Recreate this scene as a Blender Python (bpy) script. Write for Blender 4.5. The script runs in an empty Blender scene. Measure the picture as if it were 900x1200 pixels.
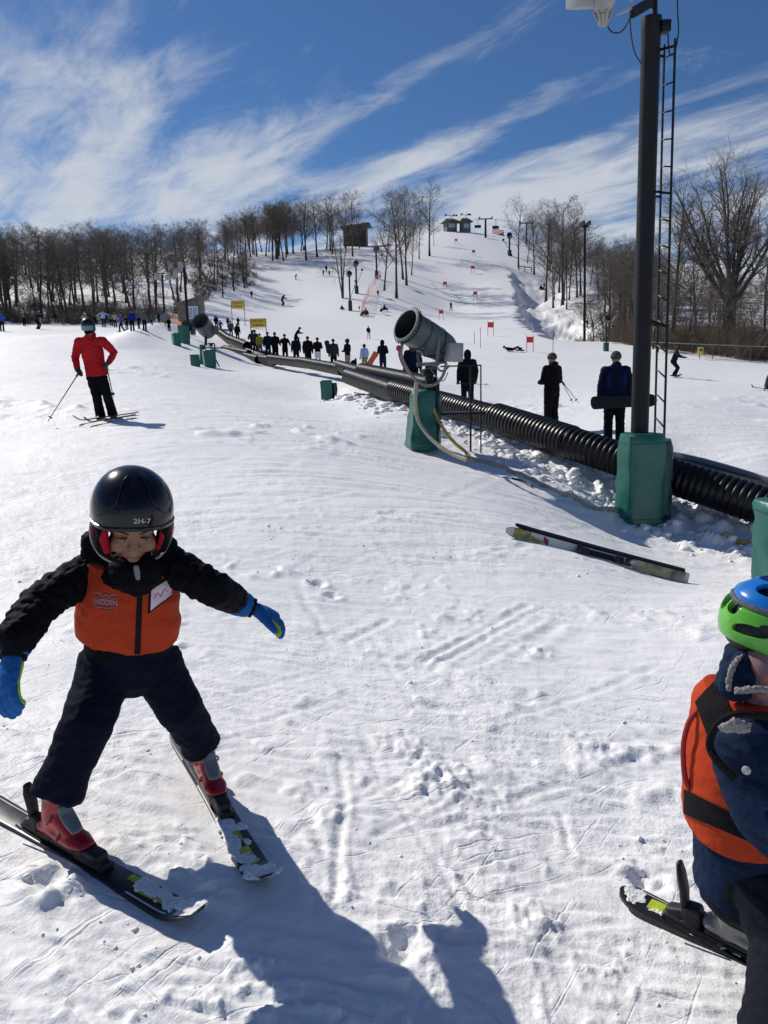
import bpy, bmesh, math, random
import numpy as np
from mathutils import Vector, Matrix, Euler
from mathutils.bvhtree import BVHTree

SC = bpy.context.scene
COL = SC.collection
rad = math.radians
# ------------------------------------------------------------------ camera, light, exposure
FPX, HC, PITCH, ROLL = 900.0, 1.5, rad(10.0), rad(1.4)
SUN_AZ, SUN_EL = 135.0, 39.5            # the way the shadows run (clockwise from +y), height of the sun
cam_d = bpy.data.cameras.new('camera'); cam = bpy.data.objects.new('camera', cam_d); COL.objects.link(cam)
cam_d.sensor_fit = 'VERTICAL'; cam_d.sensor_height = 34.6; cam_d.lens = 34.6*FPX/1200
cam_d.clip_start = 0.05; cam_d.clip_end = 5000
_f = Vector((0, math.cos(PITCH), -math.sin(PITCH))); _r = Vector((1, 0, 0)); _u = Vector((0, math.sin(PITCH), math.cos(PITCH)))
_cx = _r*math.cos(ROLL) - _u*math.sin(ROLL); _cy = _r*math.sin(ROLL) + _u*math.cos(ROLL)
_m = Matrix((_cx, _cy, -_f)).transposed().to_4x4(); _m.translation = (0, 0, HC)
cam.matrix_world = _m
SC.camera = cam
SC.view_settings.view_transform = 'Standard'; SC.view_settings.look = 'None'
SC.view_settings.gamma = 1.0; SC.view_settings.exposure = 0.20; SC.view_settings.use_curve_mapping = False
SC.cycles.use_denoising = True
SC.cycles.max_bounces = 8; SC.cycles.diffuse_bounces = 4; SC.cycles.transparent_max_bounces = 6

sun_d = bpy.data.lights.new('sun', 'SUN'); sun = bpy.data.objects.new('sun', sun_d); COL.objects.link(sun)
sun_d.energy = 3.55; sun_d.angle = rad(0.53); sun_d.color = (1.0, 0.94, 0.85)
_sd = Vector((math.sin(rad(SUN_AZ))*math.cos(rad(SUN_EL)), math.cos(rad(SUN_AZ))*math.cos(rad(SUN_EL)), -math.sin(rad(SUN_EL))))
sun.rotation_euler = _sd.to_track_quat('-Z', 'Y').to_euler()
sun.location = (-30, 20, 40)

def nodes_of(tree):
    tree.nodes.clear(); return tree.nodes, tree.links

def ray(px, py):
    dx = (px-450)/FPX; dy = (600-py)/FPX
    R = dx*math.cos(ROLL)+dy*math.sin(ROLL); U = -dx*math.sin(ROLL)+dy*math.cos(ROLL)
    return np.array([R, math.cos(PITCH)+U*math.sin(PITCH), -math.sin(PITCH)+U*math.cos(PITCH)])
def make_world():
    w = bpy.data.worlds.new('World'); SC.world = w; w.use_nodes = True
    N, L = nodes_of(w.node_tree)
    out = N.new('ShaderNodeOutputWorld'); bg = N.new('ShaderNodeBackground')
    sky = N.new('ShaderNodeTexSky'); sky.sky_type = 'NISHITA'; sky.sun_disc = False
    sky.sun_elevation = rad(SUN_EL); sky.sun_rotation = rad(SUN_AZ + 180)
    sky.altitude = 900; sky.air_density = 1.0; sky.dust_density = 0.35; sky.ozone_density = 4.5
    bg.inputs['Strength'].default_value = 0.052
    tc = N.new('ShaderNodeTexCoord'); sep = N.new('ShaderNodeSeparateXYZ'); L.new(tc.outputs['Generated'], sep.inputs[0])
    def m(op, a, b=None, clamp=False, c=None):
        n = N.new('ShaderNodeMath'); n.operation = op; n.use_clamp = clamp
        for i, v in enumerate((a, b, c)):
            if v is None: continue
            if isinstance(v, (int, float)): n.inputs[i].default_value = v
            else: L.new(v, n.inputs[i])
        return n.outputs[0]
    X, Y, Z = sep.outputs
    zz = m('MAXIMUM', m('ADD', Z, 0.05), 0.05)
    px = m('DIVIDE', X, zz); py = m('DIVIDE', Y, zz)
    # s runs along the streaks of the high cloud, t across
    s = m('ADD', m('MULTIPLY', px, 0.55), m('MULTIPLY', py, -0.835))
    t = m('ADD', m('MULTIPLY', px, 0.835), m('MULTIPLY', py, 0.55))
    def noise(sx, tx, off, scale=1.0, detail=8, rough=0.6, dist=0.0):
        cb = N.new('ShaderNodeCombineXYZ')
        L.new(m('MULTIPLY', s, sx), cb.inputs[0]); L.new(m('MULTIPLY', t, tx), cb.inputs[1]); cb.inputs[2].default_value = off
        n = N.new('ShaderNodeTexNoise'); n.inputs['Scale'].default_value = scale; n.inputs['Detail'].default_value = detail
        n.inputs['Roughness'].default_value = rough; n.inputs['Distortion'].default_value = dist
        L.new(cb.outputs[0], n.inputs['Vector']); return n.outputs['Fac']
    def rng(v, a, b, lo=0.0, hi=1.0):
        n = N.new('ShaderNodeMapRange'); n.interpolation_type = 'SMOOTHSTEP'
        L.new(v, n.inputs['Value'])
        n.inputs['From Min'].default_value = a; n.inputs['From Max'].default_value = b
        n.inputs['To Min'].default_value = lo; n.inputs['To Max'].default_value = hi
        return n.outputs['Result']
    streak = noise(0.6, 2.0, 3.1, 1.0, 10, 0.60, 0.45)
    wisp = noise(1.8, 4.2, 8.7, 1.0, 12, 0.64, 0.55)
    big = noise(0.25, 0.5, CLOUD_SEED, 1.0, 3, 0.5, 0.3)
    low = rng(Z, 0.19, 0.30, 1.0, 0.0)
    def spot(cx, cy, rs, rt):        # a patch of cloud: centre on the cloud sheet, radius along and across the streaks
        a = m('DIVIDE', m('SUBTRACT', s, cx*0.55-cy*0.835), rs); b = m('DIVIDE', m('SUBTRACT', t, cx*0.835+cy*0.55), rt)
        return m('POWER', 2.718, m('MULTIPLY', m('ADD', m('MULTIPLY', a, a), m('MULTIPLY', b, b)), -1.0))
    def pick(col, row):              # where the sheet is seen from the slope
        d = ray(col, row); d = d/np.linalg.norm(d); return d[0]/(d[2]+.05), d[1]/(d[2]+.05)
    boost = None
    for col, row, rs, rt, amt in ((150, 125, .6, .42, .27), (300, 165, .8, .25, .23), (60, 205, 1.2, .4, .15), (250, 220, 1.3, .3, .16), (500, 78, .75, .075, .30), (620, 130, .9, .16, .24), (520, 175, .9, .12, .22), (860, 100, .8, .14, .20), (620, 225, 1.6, .4, .20), (15, 60, .3, .25, .18), (640, 60, .25, .08, .1),
                                  (780, 40, .9, .5, -.22), (330, 60, .8, .45, -.16), (420, 160, .35, .12, -.16), (880, 190, 1.0, .2, -.14)):
        q = m('MULTIPLY', spot(*pick(col, row), rs, rt), amt*.68); boost = q if boost is None else m('ADD', boost, q)
    big2 = m('ADD', m('MULTIPLY', big, 0.30), boost)
    cov = m('ADD', m('ADD', big2, m('MULTIPLY', streak, 0.95)), m('MULTIPLY', wisp, 0.80))
    cov = m('ADD', cov, m('MULTIPLY', low, 0.23))
    mask = rng(cov, 1.02, 1.50)
    mask = m('MULTIPLY', mask, 0.86)
    # cloud light stays near the sky's own strength: thin ice cloud scattering the sun
    tint = N.new('ShaderNodeMix'); tint.data_type = 'RGBA'; tint.blend_type = 'MULTIPLY'; tint.inputs['Factor'].default_value = 1.0
    L.new(sky.outputs[0], tint.inputs['A']); tint.inputs['B'].default_value = (0.67, 0.92, 1.17, 1)
    mix = N.new('ShaderNodeMix'); mix.data_type = 'RGBA'
    L.new(mask, mix.inputs['Factor']); L.new(tint.outputs['Result'], mix.inputs['A'])
    mix.inputs['B'].default_value = (10.5, 11.0, 11.8, 1)
    L.new(mix.outputs['Result'], bg.inputs['Color']); L.new(bg.outputs[0], out.inputs['Surface'])
CLOUD_SEED = 5.3
make_world()

# ------------------------------------------------------------------ picture geometry helpers
def W(px, py, y):
    d = ray(px, py); return Vector((d[0]*y/d[1], y, HC+d[2]*y/d[1]))

# ------------------------------------------------------------------ noise
def _hash(ix, iy, seed):
    h = (ix.astype(np.int64)*374761393 + iy.astype(np.int64)*668265263 + seed*974711) & 0xffffffff
    h = ((h ^ (h >> 13))*1274126177) & 0xffffffff
    h = (h ^ (h >> 16)) & 0xffff
    return h.astype(np.float32)*(2*math.pi/65536.0)
def perlin(x, y, seed=0):
    xi = np.floor(x); yi = np.floor(y); fx = (x-xi).astype(np.float32); fy = (y-yi).astype(np.float32)
    u = fx*fx*fx*(fx*(fx*6-15)+10); v = fy*fy*fy*(fy*(fy*6-15)+10)
    def g(ax, ay, dx, dy):
        a = _hash(ax, ay, seed); return np.cos(a)*dx+np.sin(a)*dy
    a = g(xi, yi, fx, fy); b = g(xi+1, yi, fx-1, fy); c = g(xi, yi+1, fx, fy-1); d = g(xi+1, yi+1, fx-1, fy-1)
    return ((a*(1-u)+b*u)*(1-v)+(c*(1-u)+d*u)*v)*1.5
def fbm(x, y, seed, octs=4, gain=0.5):
    r = 0; a = 1.0
    for i in range(octs):
        r = r+a*perlin(x*2**i, y*2**i, seed+i*17); a *= gain
    return r
def sstep(a, b, v):
    t = np.clip((v-a)/(b-a), 0, 1); return t*t*(3-2*t)

# ------------------------------------------------------------------ terrain: a thin-plate sheet through surveyed spots
_ctrl_px = [  # column, row, metres away
    (130,490,13),(50,440,24),(20,389,66),(90,389,68),(150,389,68),(200,392,62),(100,415,36),(250,470,17),(200,430,30),
    (300,470,19.5),(330,442,33),(385,469,26),(250,432,36),(240,400,50),
    (490,525,13),(440,505,14),(400,490,17),(350,560,8.3),(500,600,7.4),(600,615,7.6),(800,684,6.6),(700,650,7.0),
    (905,640,10.0),(750,611,11.1),(690,562,12.3),(620,535,13.3),(560,508,15.2),(480,477,18.2),(450,464,21),(412,452,27),
    (390,434,40),(353,430,43),(318,427,46),(288,420,52),(263,412,60),
    (718,522,13.8),(645,507,16.3),(800,520,14.5),(900,540,13.2),(548,480,22),(449,440,35),(407,432,40),(362,424,45),(335,419,48),(300,410,54),(275,393,68),
    (600,412,56),(680,430,45),(640,450,32),(800,442,38),(860,437,42),(900,452,33),(900,434,44),(800,423,50),(900,490,20),(760,470,22),
    (432,398,80),(528,363,150),(331,360,135),(270,375,95),(250,352,120),(346,327,165),(380,318,172),(505,299,205),(463,348,140),(403,350,138),(600,310,195),(540,271,285),
    (480,275,272),(600,279,272),(440,291,240),(412,289,232),(396,290,228),(659,350,150),(580,340,160),(560,385,90),(690,385,95),(650,390,85),(710,410,62),
    (640,292,245),(690,335,175),(720,372,115),(770,400,80),
    (0,376,90),(100,376,90),(200,372,92),(0,342,130),(100,338,135),(200,330,140),(0,303,190),(100,300,190),(200,297,190),(290,322,170),(320,300,205),(380,300,215),
    (850,408,68),(900,416,64),(780,375,110),(850,365,115),(900,372,108),(760,325,190),(850,312,195),(900,318,185),
]
_ctrl_w = [(-1.1,1.2,.07),(0,1.2,0.0),(1.1,1.2,-.07),(-1.0,2.2,.13),(0,2.2,.045),(1.0,2.0,-.045),(-.2,3.2,.08),(1.2,3.0,-.06),(-2.4,3.6,.22),
           (-2.4,6,.33),(0,5,.08),(2.6,5,-.1),(-5,10,.55)]
for u_, z_ in ((-1.0,24),(-.5,24),(0.0,34),(.1,46),(.25,40),(.5,30),(1.0,26)): _ctrl_w.append((u_*420,420,z_))
for y_, z_ in ((4,.5),(15,1.1),(70,5.2),(200,26)): _ctrl_w.append((-1.0*y_,y_,z_))
for y_, z_ in ((4,-.45),(12,-.7),(40,.6),(70,3.),(200,26)): _ctrl_w.append((1.0*y_,y_,z_))
_cp = [tuple(W(a, b, c)) for a, b, c in _ctrl_px] + _ctrl_w
_cp = np.array(_cp, dtype=np.float64)
_US = 2.2
def _uv(x, y):
    yy = np.clip(y, 1.2, 430.0)
    return np.clip(x/yy, -1.05, 1.05)*_US, np.log(yy)
def _ker(d2): return 0.5*d2*np.log(d2+1e-9)
_cu, _cl = _uv(_cp[:, 0], _cp[:, 1]); _n = len(_cp)
_K = _ker((_cu[:, None]-_cu[None])**2+(_cl[:, None]-_cl[None])**2)+np.diag(0.0008+0.004*np.minimum(_cp[:, 1]/100, 1))
_P = np.stack([np.ones(_n), _cu, _cl], 1)
_A = np.block([[_K, _P], [_P.T, np.zeros((3, 3))]])
# work on height over distance so that far hills do not upset the near ground
_sc = 1.0/(_cp[:, 1]+3.0)
_sol = np.linalg.solve(_A, np.concatenate([(_cp[:, 2])*_sc, np.zeros(3)]))
def H0(x, y):
    x = np.atleast_1d(np.asarray(x, dtype=np.float64)); y = np.atleast_1d(np.asarray(y, dtype=np.float64))
    out = np.empty(x.shape); xf = x.ravel(); yf = y.ravel(); of = out.ravel()
    for i in range(0, xf.size, 60000):
        u, l = _uv(xf[i:i+60000], yf[i:i+60000])
        k = _ker((u[:, None]-_cu[None])**2+(l[:, None]-_cl[None])**2)
        of[i:i+60000] = (k@_sol[:_n]+_sol[_n]+_sol[_n+1]*u+_sol[_n+2]*l)*(np.clip(yf[i:i+60000], 1.2, 430)+3.0)
    return of.reshape(x.shape)
def seg_d(x, y, a, b):
    ax, ay = a; bx, by = b; dx, dy = bx-ax, by-ay; L2 = dx*dx+dy*dy
    t = np.clip(((x-ax)*dx+(y-ay)*dy)/L2, 0, 1)
    return np.hypot(x-ax-t*dx, y-ay-t*dy), t
FEATURES = []   # filled in below: functions (x, y) -> added height
def H(x, y):
    z = H0(x, y)
    for f in FEATURES: z = z+f(np.atleast_1d(np.asarray(x, float)), np.atleast_1d(np.asarray(y, float)))
    return z
def hz(x, y): return float(H(x, y)[0])
_ts = np.exp(np.linspace(math.log(0.9), math.log(420), 900))
def G(px, py):
    d = ray(px, py); d = d/d[1]
    xs = d[0]*_ts; zs = HC+d[2]*_ts; h = H(xs, _ts)
    below = np.nonzero(zs < h)[0]
    if len(below) == 0:
        t = 300.0
    else:
        i = below[0]; a, b = (_ts[i-1] if i else 0.8), _ts[i]
        for _ in range(25):
            mth = 0.5*(a+b)
            if HC+d[2]*mth < hz(d[0]*mth, mth): b = mth
            else: a = mth
        t = 0.5*(a+b)
    return Vector((d[0]*t, t, hz(d[0]*t, t)))
def GD(px, y, py=420):
    """spot on the ground in picture column px, y metres away"""
    d = ray(px, py); x = d[0]/d[1]*y; return Vector((x, y, hz(x, y)))
# ------------------------------------------------------------------ materials
_mats = {}
def mat(name, col, rough=0.6, metal=0.0, spec=0.5, var=0.0, vscale=30.0, bump=0.0, bscale=80.0, coat=0.0, col2=None, sheen=0.0):
    """a procedural material: base colour with a little mottling and relief"""
    if name in _mats: return _mats[name]
    m = bpy.data.materials.new(name); m.use_nodes = True
    N, L = nodes_of(m.node_tree)
    out = N.new('ShaderNodeOutputMaterial'); p = N.new('ShaderNodeBsdfPrincipled'); L.new(p.outputs[0], out.inputs[0])
    p.inputs['Base Color'].default_value = (*col, 1); p.inputs['Roughness'].default_value = rough
    p.inputs['Metallic'].default_value = metal; p.inputs['Specular IOR Level'].default_value = spec
    p.inputs['Coat Weight'].default_value = coat; p.inputs['Sheen Weight'].default_value = sheen
    if var > 0 or bump > 0 or col2:
        tc = N.new('ShaderNodeTexCoord')
    if var > 0 or col2:
        n = N.new('ShaderNodeTexNoise'); n.inputs['Scale'].default_value = vscale; n.inputs['Detail'].default_value = 6; n.inputs['Roughness'].default_value = .65
        L.new(tc.outputs['Object'], n.inputs['Vector'])
        r = N.new('ShaderNodeMapRange'); r.inputs['From Min'].default_value = .33; r.inputs['From Max'].default_value = .67
        L.new(n.outputs['Fac'], r.inputs['Value'])
        mx = N.new('ShaderNodeMix'); mx.data_type = 'RGBA'; L.new(r.outputs['Result'], mx.inputs['Factor'])
        c2 = col2 or tuple(min(1, c*(1+var)) for c in col); c1 = col if col2 else tuple(c*(1-var) for c in col)
        mx.inputs['A'].default_value = (*c1, 1); mx.inputs['B'].default_value = (*c2, 1)
        L.new(mx.outputs['Result'], p.inputs['Base Color'])
        r2 = N.new('ShaderNodeMapRange'); L.new(n.outputs['Fac'], r2.inputs['Value'])
        r2.inputs['To Min'].default_value = max(0.03, rough-.12); r2.inputs['To Max'].default_value = min(1, rough+.12)
        L.new(r2.outputs['Result'], p.inputs['Roughness'])
    if bump > 0:
        n2 = N.new('ShaderNodeTexNoise'); n2.inputs['Scale'].default_value = bscale; n2.inputs['Detail'].default_value = 5
        L.new(tc.outputs['Object'], n2.inputs['Vector'])
        b = N.new('ShaderNodeBump'); b.inputs['Strength'].default_value = bump; b.inputs['Distance'].default_value = 0.01
        L.new(n2.outputs['Fac'], b.inputs['Height']); L.new(b.outputs[0], p.inputs['Normal'])
    _mats[name] = m; return m

def snow_material():
    m = bpy.data.materials.new('snow'); m.use_nodes = True
    N, L = nodes_of(m.node_tree)
    out = N.new('ShaderNodeOutputMaterial'); p = N.new('ShaderNodeBsdfPrincipled'); L.new(p.outputs[0], out.inputs[0])
    p.inputs['Roughness'].default_value = .55; p.inputs['Specular IOR Level'].default_value = .25
    tc = N.new('ShaderNodeTexCoord')
    def noise(scale, det=6, rough=.6, vec=None):
        n = N.new('ShaderNodeTexNoise'); n.inputs['Scale'].default_value = scale; n.inputs['Detail'].default_value = det; n.inputs['Roughness'].default_value = rough
        L.new(vec or tc.outputs['Object'], n.inputs['Vector']); return n.outputs['Fac']
    def mixc(f, a, b):
        x = N.new('ShaderNodeMix'); x.data_type = 'RGBA'; L.new(f, x.inputs['Factor'])
        for k, v in (('A', a), ('B', b)):
            if isinstance(v, tuple): x.inputs[k].default_value = (*v, 1)
            else: L.new(v, x.inputs[k])
        return x.outputs['Result']
    def rng(v, a, b):
        n = N.new('ShaderNodeMapRange'); L.new(v, n.inputs['Value']); n.inputs['From Min'].default_value = a; n.inputs['From Max'].default_value = b
        return n.outputs['Result']
    c = mixc(rng(noise(.9, 8), .35, .65), (.85, .855, .86), (.91, .91, .912))
    c = mixc(rng(noise(14, 5), .38, .7), c, (.87, .873, .88))
    # leaf litter and brush showing through in the woods (a point attribute of the ground)
    at = N.new('ShaderNodeAttribute'); at.attribute_name = 'litter'
    n1 = noise(.55, 10, .72)
    th = N.new('ShaderNodeMath'); th.operation = 'ADD'; L.new(n1, th.inputs[0]); L.new(at.outputs['Fac'], th.inputs[1])
    c = mixc(rng(th.outputs[0], 1.0, 1.12), c, mixc(rng(noise(3, 6), .4, .6), (.075, .06, .048), (.16, .13, .10)))
    L.new(c, p.inputs['Base Color'])
    rough = rng(noise(.45, 4, .55), .40, .62); prev = None
    for sc, st, di in ((24, .36, .013), (85, .36, .005), (6.5, .42, .04), (1.6, .36, .12)):
        b = N.new('ShaderNodeBump'); b.inputs['Distance'].default_value = di
        k = N.new('ShaderNodeMapRange'); L.new(rough, k.inputs['Value']); k.inputs['To Min'].default_value = st*.35; k.inputs['To Max'].default_value = st*1.35; L.new(k.outputs['Result'], b.inputs['Strength'])
        L.new(noise(sc, 6, .62), b.inputs['Height'])
        if prev: L.new(prev, b.inputs['Normal'])
        prev = b.outputs[0]
    # thin scratches left by edges, in a few directions
    for rot, sx, sy, di in ((.42, 1.3, 34, .005), (-.75, 1.5, 40, .005), (.98, 1.4, 46, .004), (-.25, 1.2, 38, .004)):
        mp = N.new('ShaderNodeMapping'); mp.vector_type = 'TEXTURE'; mp.inputs['Rotation'].default_value = (0, 0, rot); mp.inputs['Scale'].default_value = (1/sx, 1/sy, 1); L.new(tc.outputs['Object'], mp.inputs['Vector'])
        h = rng(noise(1.0, 3, .5, mp.outputs[0]), .63, .74); b = N.new('ShaderNodeBump'); b.invert = True; b.inputs['Strength'].default_value = .55; b.inputs['Distance'].default_value = di
        L.new(h, b.inputs['Height']); L.new(prev, b.inputs['Normal']); prev = b.outputs[0]
    L.new(prev, p.inputs['Normal'])
    return m
SNOW = snow_material(); _mats['snow'] = SNOW

# ------------------------------------------------------------------ objects, tags
def tag(o, label=None, cat=None, group=None, kind=None):
    if label: o['label'] = label
    if cat: o['category'] = cat
    if group: o['group'] = group
    if kind: o['kind'] = kind
    return o
def link(o, parent=None):
    COL.objects.link(o)
    if parent is not None:
        o.parent = parent
    return o
def empty(name, loc, rz=0.0, label=None, cat=None, group=None, scale=1.0):
    o = bpy.data.objects.new(name, None); COL.objects.link(o); o.empty_display_size = .2
    o.location = loc; o.rotation_euler = (0, 0, rz); o.scale = (scale,)*3
    return tag(o, label, cat, group)
def copy_tree(o, parent=None):
    c = o.copy(); COL.objects.link(c); c.parent = parent
    for ch in o.children: copy_tree(ch, c)
    return c

# ------------------------------------------------------------------ mesh builder
def frame(d, up=None):
    d = Vector(d).normalized()
    up = Vector(up) if up is not None else (Vector((0, 0, 1)) if abs(d.z) < .95 else Vector((0, 1, 0)))
    a = up.cross(d)
    if a.length < 1e-6: a = Vector((1, 0, 0)).cross(d)
    a.normalize(); b = d.cross(a); return a, b      # a: sideways, b: up-ish
class MB:
    def __init__(self): self.v = []; self.f = []; self.mi = []
    def add(self, vs, fs, mi=0):
        o = len(self.v); self.v.extend([tuple(p) for p in vs]); self.f.extend([tuple(i+o for i in q) for q in fs]); self.mi.extend([mi]*len(fs)); return self
    def loft(self, pts, rx, ry=None, n=12, up=None, caps='round', mi=0, rise=1.0, power=2.0):
        """rings (elliptic: rx sideways, ry up) along pts, closed by domed or flat caps"""
        pts = [Vector(p) for p in pts]; k = len(pts)
        if not hasattr(rx, '__len__'): rx = [rx]*k
        if ry is None: ry = rx
        if not hasattr(ry, '__len__'): ry = [ry]*k
        rings = []; pa = None
        for i, p in enumerate(pts):
            d = pts[min(i+1, k-1)]-pts[max(i-1, 0)]
            if d.length < 1e-9: d = Vector((0, 0, 1))
            d.normalize(); a, b = frame(d, up)
            if up is None and pa is not None:      # carry the frame along so that sharp bends do not twist
                q = pa-d*pa.dot(d)
                if q.length > 1e-4: a = q.normalized(); b = d.cross(a)
            pa = a; rings.append((p, a, b, d, rx[i], ry[i]))
        if caps == 'round':
            def dome(r, s):
                p, a, b, d, x, y = r; o = []
                for q in (30, 60, 82):
                    c = math.cos(rad(q)); h = math.sin(rad(q))*min(x, y)*rise
                    o.append((p+d*(s*h), a, b, d, x*c, y*c))
                return o
            rings = list(reversed(dome(rings[0], -1)))+rings+dome(rings[-1], 1)
        vs = []; fs = []
        for (p, a, b, d, x, y) in rings:
            for j in range(n):
                t = 2*math.pi*j/n; ct, st = math.cos(t), math.sin(t)
                if power != 2.0:
                    ct = math.copysign(abs(ct)**(2/power), ct); st = math.copysign(abs(st)**(2/power), st)
                vs.append(p+a*(x*ct)+b*(y*st))
        R = len(rings)
        for i in range(R-1):
            for j in range(n):
                j2 = (j+1) % n; fs.append((i*n+j, i*n+j2, (i+1)*n+j2, (i+1)*n+j))
        if caps:
            fs.append(tuple(range(n-1, -1, -1))); fs.append(tuple((R-1)*n+j for j in range(n)))
        return self.add(vs, fs, mi)
    def tube(self, pts, r, n=8, mi=0, caps='flat'):
        return self.loft(pts, r, None, n, None, caps, mi)
    def ell(self, c, r, rot=None, n=16, m=10, mi=0):
        c = Vector(c); rot = rot or Matrix.Identity(3)
        if not hasattr(r, '__len__'): r = (r, r, r)
        vs = [c+rot@Vector((0, 0, -r[2]))]; fs = []
        for i in range(1, m):
            ph = math.pi*i/m-math.pi/2
            for j in range(n):
                t = 2*math.pi*j/n
                vs.append(c+rot@Vector((r[0]*math.cos(ph)*math.cos(t), r[1]*math.cos(ph)*math.sin(t), r[2]*math.sin(ph))))
        vs.append(c+rot@Vector((0, 0, r[2]))); top = len(vs)-1
        for j in range(n):
            j2 = (j+1) % n; fs.append((0, 1+j2, 1+j)); fs.append((top, 1+(m-2)*n+j, 1+(m-2)*n+j2))
            for i in range(m-2):
                fs.append((1+i*n+j, 1+i*n+j2, 1+(i+1)*n+j2, 1+(i+1)*n+j))
        return self.add(vs, fs, mi)
    def box(self, c, s, rot=None, mi=0, bev=0.0):
        c = Vector(c); rot = rot or Matrix.Identity(3); hx, hy, hz_ = s[0]/2, s[1]/2, s[2]/2
        if bev <= 0:
            vs = [c+rot@Vector((x*hx, y*hy, z*hz_)) for z in (-1, 1) for y in (-1, 1) for x in (-1, 1)]
            return self.add(vs, [(0, 2, 3, 1), (4, 5, 7, 6), (0, 1, 5, 4), (2, 6, 7, 3), (0, 4, 6, 2), (1, 3, 7, 5)], mi)
        b = min(bev, hx*.9, hy*.9, hz_*.9)
        bm = bmesh.new(); bmesh.ops.create_cube(bm, size=1.0)
        for v in bm.verts: v.co = Vector((v.co.x*s[0], v.co.y*s[1], v.co.z*s[2]))
        bmesh.ops.bevel(bm, geom=list(bm.edges), offset=b, segments=2, profile=.5, affect='EDGES')
        bm.verts.index_update()
        vs = [c+rot@v.co for v in bm.verts]; fs = [tuple(v.index for v in f.verts) for f in bm.faces]; bm.free()
        return self.add(vs, fs, mi)
    def bar(self, a, b, w, h, up=None, mi=0, bev=0.0):
        a = Vector(a); b = Vector(b); d = (b-a); L = d.length; d.normalize(); s, u = frame(d, up)
        return self.box((a+b)/2, (w, L, h), Matrix((s, d, u)).transposed(), mi, bev)
    def lathe(self, a, b, prof, n=24, mi=0, closed=True):
        """prof: (t along a->b in metres, radius)"""
        a = Vector(a); d = (Vector(b)-a).normalized(); s, u = frame(d); vs = []; fs = []
        for t, r in prof:
            for j in range(n):
                q = 2*math.pi*j/n; vs.append(a+d*t+s*(r*math.cos(q))+u*(r*math.sin(q)))
        for i in range(len(prof)-1):
            for j in range(n):
                j2 = (j+1) % n; fs.append((i*n+j, i*n+j2, (i+1)*n+j2, (i+1)*n+j))
        if closed:
            fs.append(tuple(range(n-1, -1, -1))); fs.append(tuple((len(prof)-1)*n+j for j in range(n)))
        return self.add(vs, fs, mi)
    def mesh(self, name, mats, smooth=True, angle=40):
        me = bpy.data.meshes.new(name); me.from_pydata(self.v, [], self.f)
        for m in (mats if isinstance(mats, (list, tuple)) else [mats]): me.materials.append(m)
        if any(self.mi): me.polygons.foreach_set('material_index', self.mi)
        bm = bmesh.new(); bm.from_mesh(me); bmesh.ops.recalc_face_normals(bm, faces=list(bm.faces)); 
        for e in bm.edges:
            e.smooth = (not e.is_boundary) and len(e.link_faces) == 2 and e.calc_face_angle(0) < rad(angle)
        for f in bm.faces: f.smooth = smooth
        bm.to_mesh(me); bm.free()
        return me
    def build(self, name, mats, parent=None, smooth=True, angle=40, label=None, local=True):
        o = bpy.data.objects.new(name, self.mesh(name, mats, smooth, angle)); link(o, parent)
        if label: o['label'] = label
        return o
    def blob(self, name, mats, voxel, smooth=3, parent=None, disp=None, label=None, factor=.5):
        """one continuous skin round everything added so far (voxel union, relaxed), disp(co Nx3, no Nx3) -> offsets along the normal"""
        me = bpy.data.meshes.new(name); me.from_pydata(self.v, [], self.f)
        bm = bmesh.new(); bm.from_mesh(me); bmesh.ops.recalc_face_normals(bm, faces=list(bm.faces)); bm.to_mesh(me); bm.free()
        t = bpy.data.objects.new('tmp_blob', me); TMP.objects.link(t)
        r = t.modifiers.new('r', 'REMESH'); r.mode = 'VOXEL'; r.voxel_size = voxel; r.use_smooth_shade = True
        if smooth:
            s = t.modifiers.new('s', 'SMOOTH'); s.iterations = smooth; s.factor = factor
        dg = bpy.context.evaluated_depsgraph_get(); dg.update()
        out = bpy.data.meshes.new_from_object(t.evaluated_get(dg)); out.name = name
        bpy.data.objects.remove(t); bpy.data.meshes.remove(me)
        n = len(out.vertices)
        if disp is not None:
            co = np.empty(n*3, np.float32); no = np.empty(n*3, np.float32)
            out.vertices.foreach_get('co', co); out.vertices.foreach_get('normal', no); co = co.reshape(-1, 3); no = no.reshape(-1, 3)
            co = co+no*np.asarray(disp(co, no), np.float32)[:, None]
            out.vertices.foreach_set('co', co.ravel()); out.update()
        out.materials.clear()
        for m in (mats if isinstance(mats, (list, tuple)) else [mats]): out.materials.append(m)
        out.polygons.foreach_set('use_smooth', [True]*len(out.polygons))
        out.polygons.foreach_set('material_index', [0]*len(out.polygons))
        o = bpy.data.objects.new(name, out); link(o, parent)
        if label: o['label'] = label
        return o
TMP = bpy.data.collections.new('tmp'); SC.collection.children.link(TMP)

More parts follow.
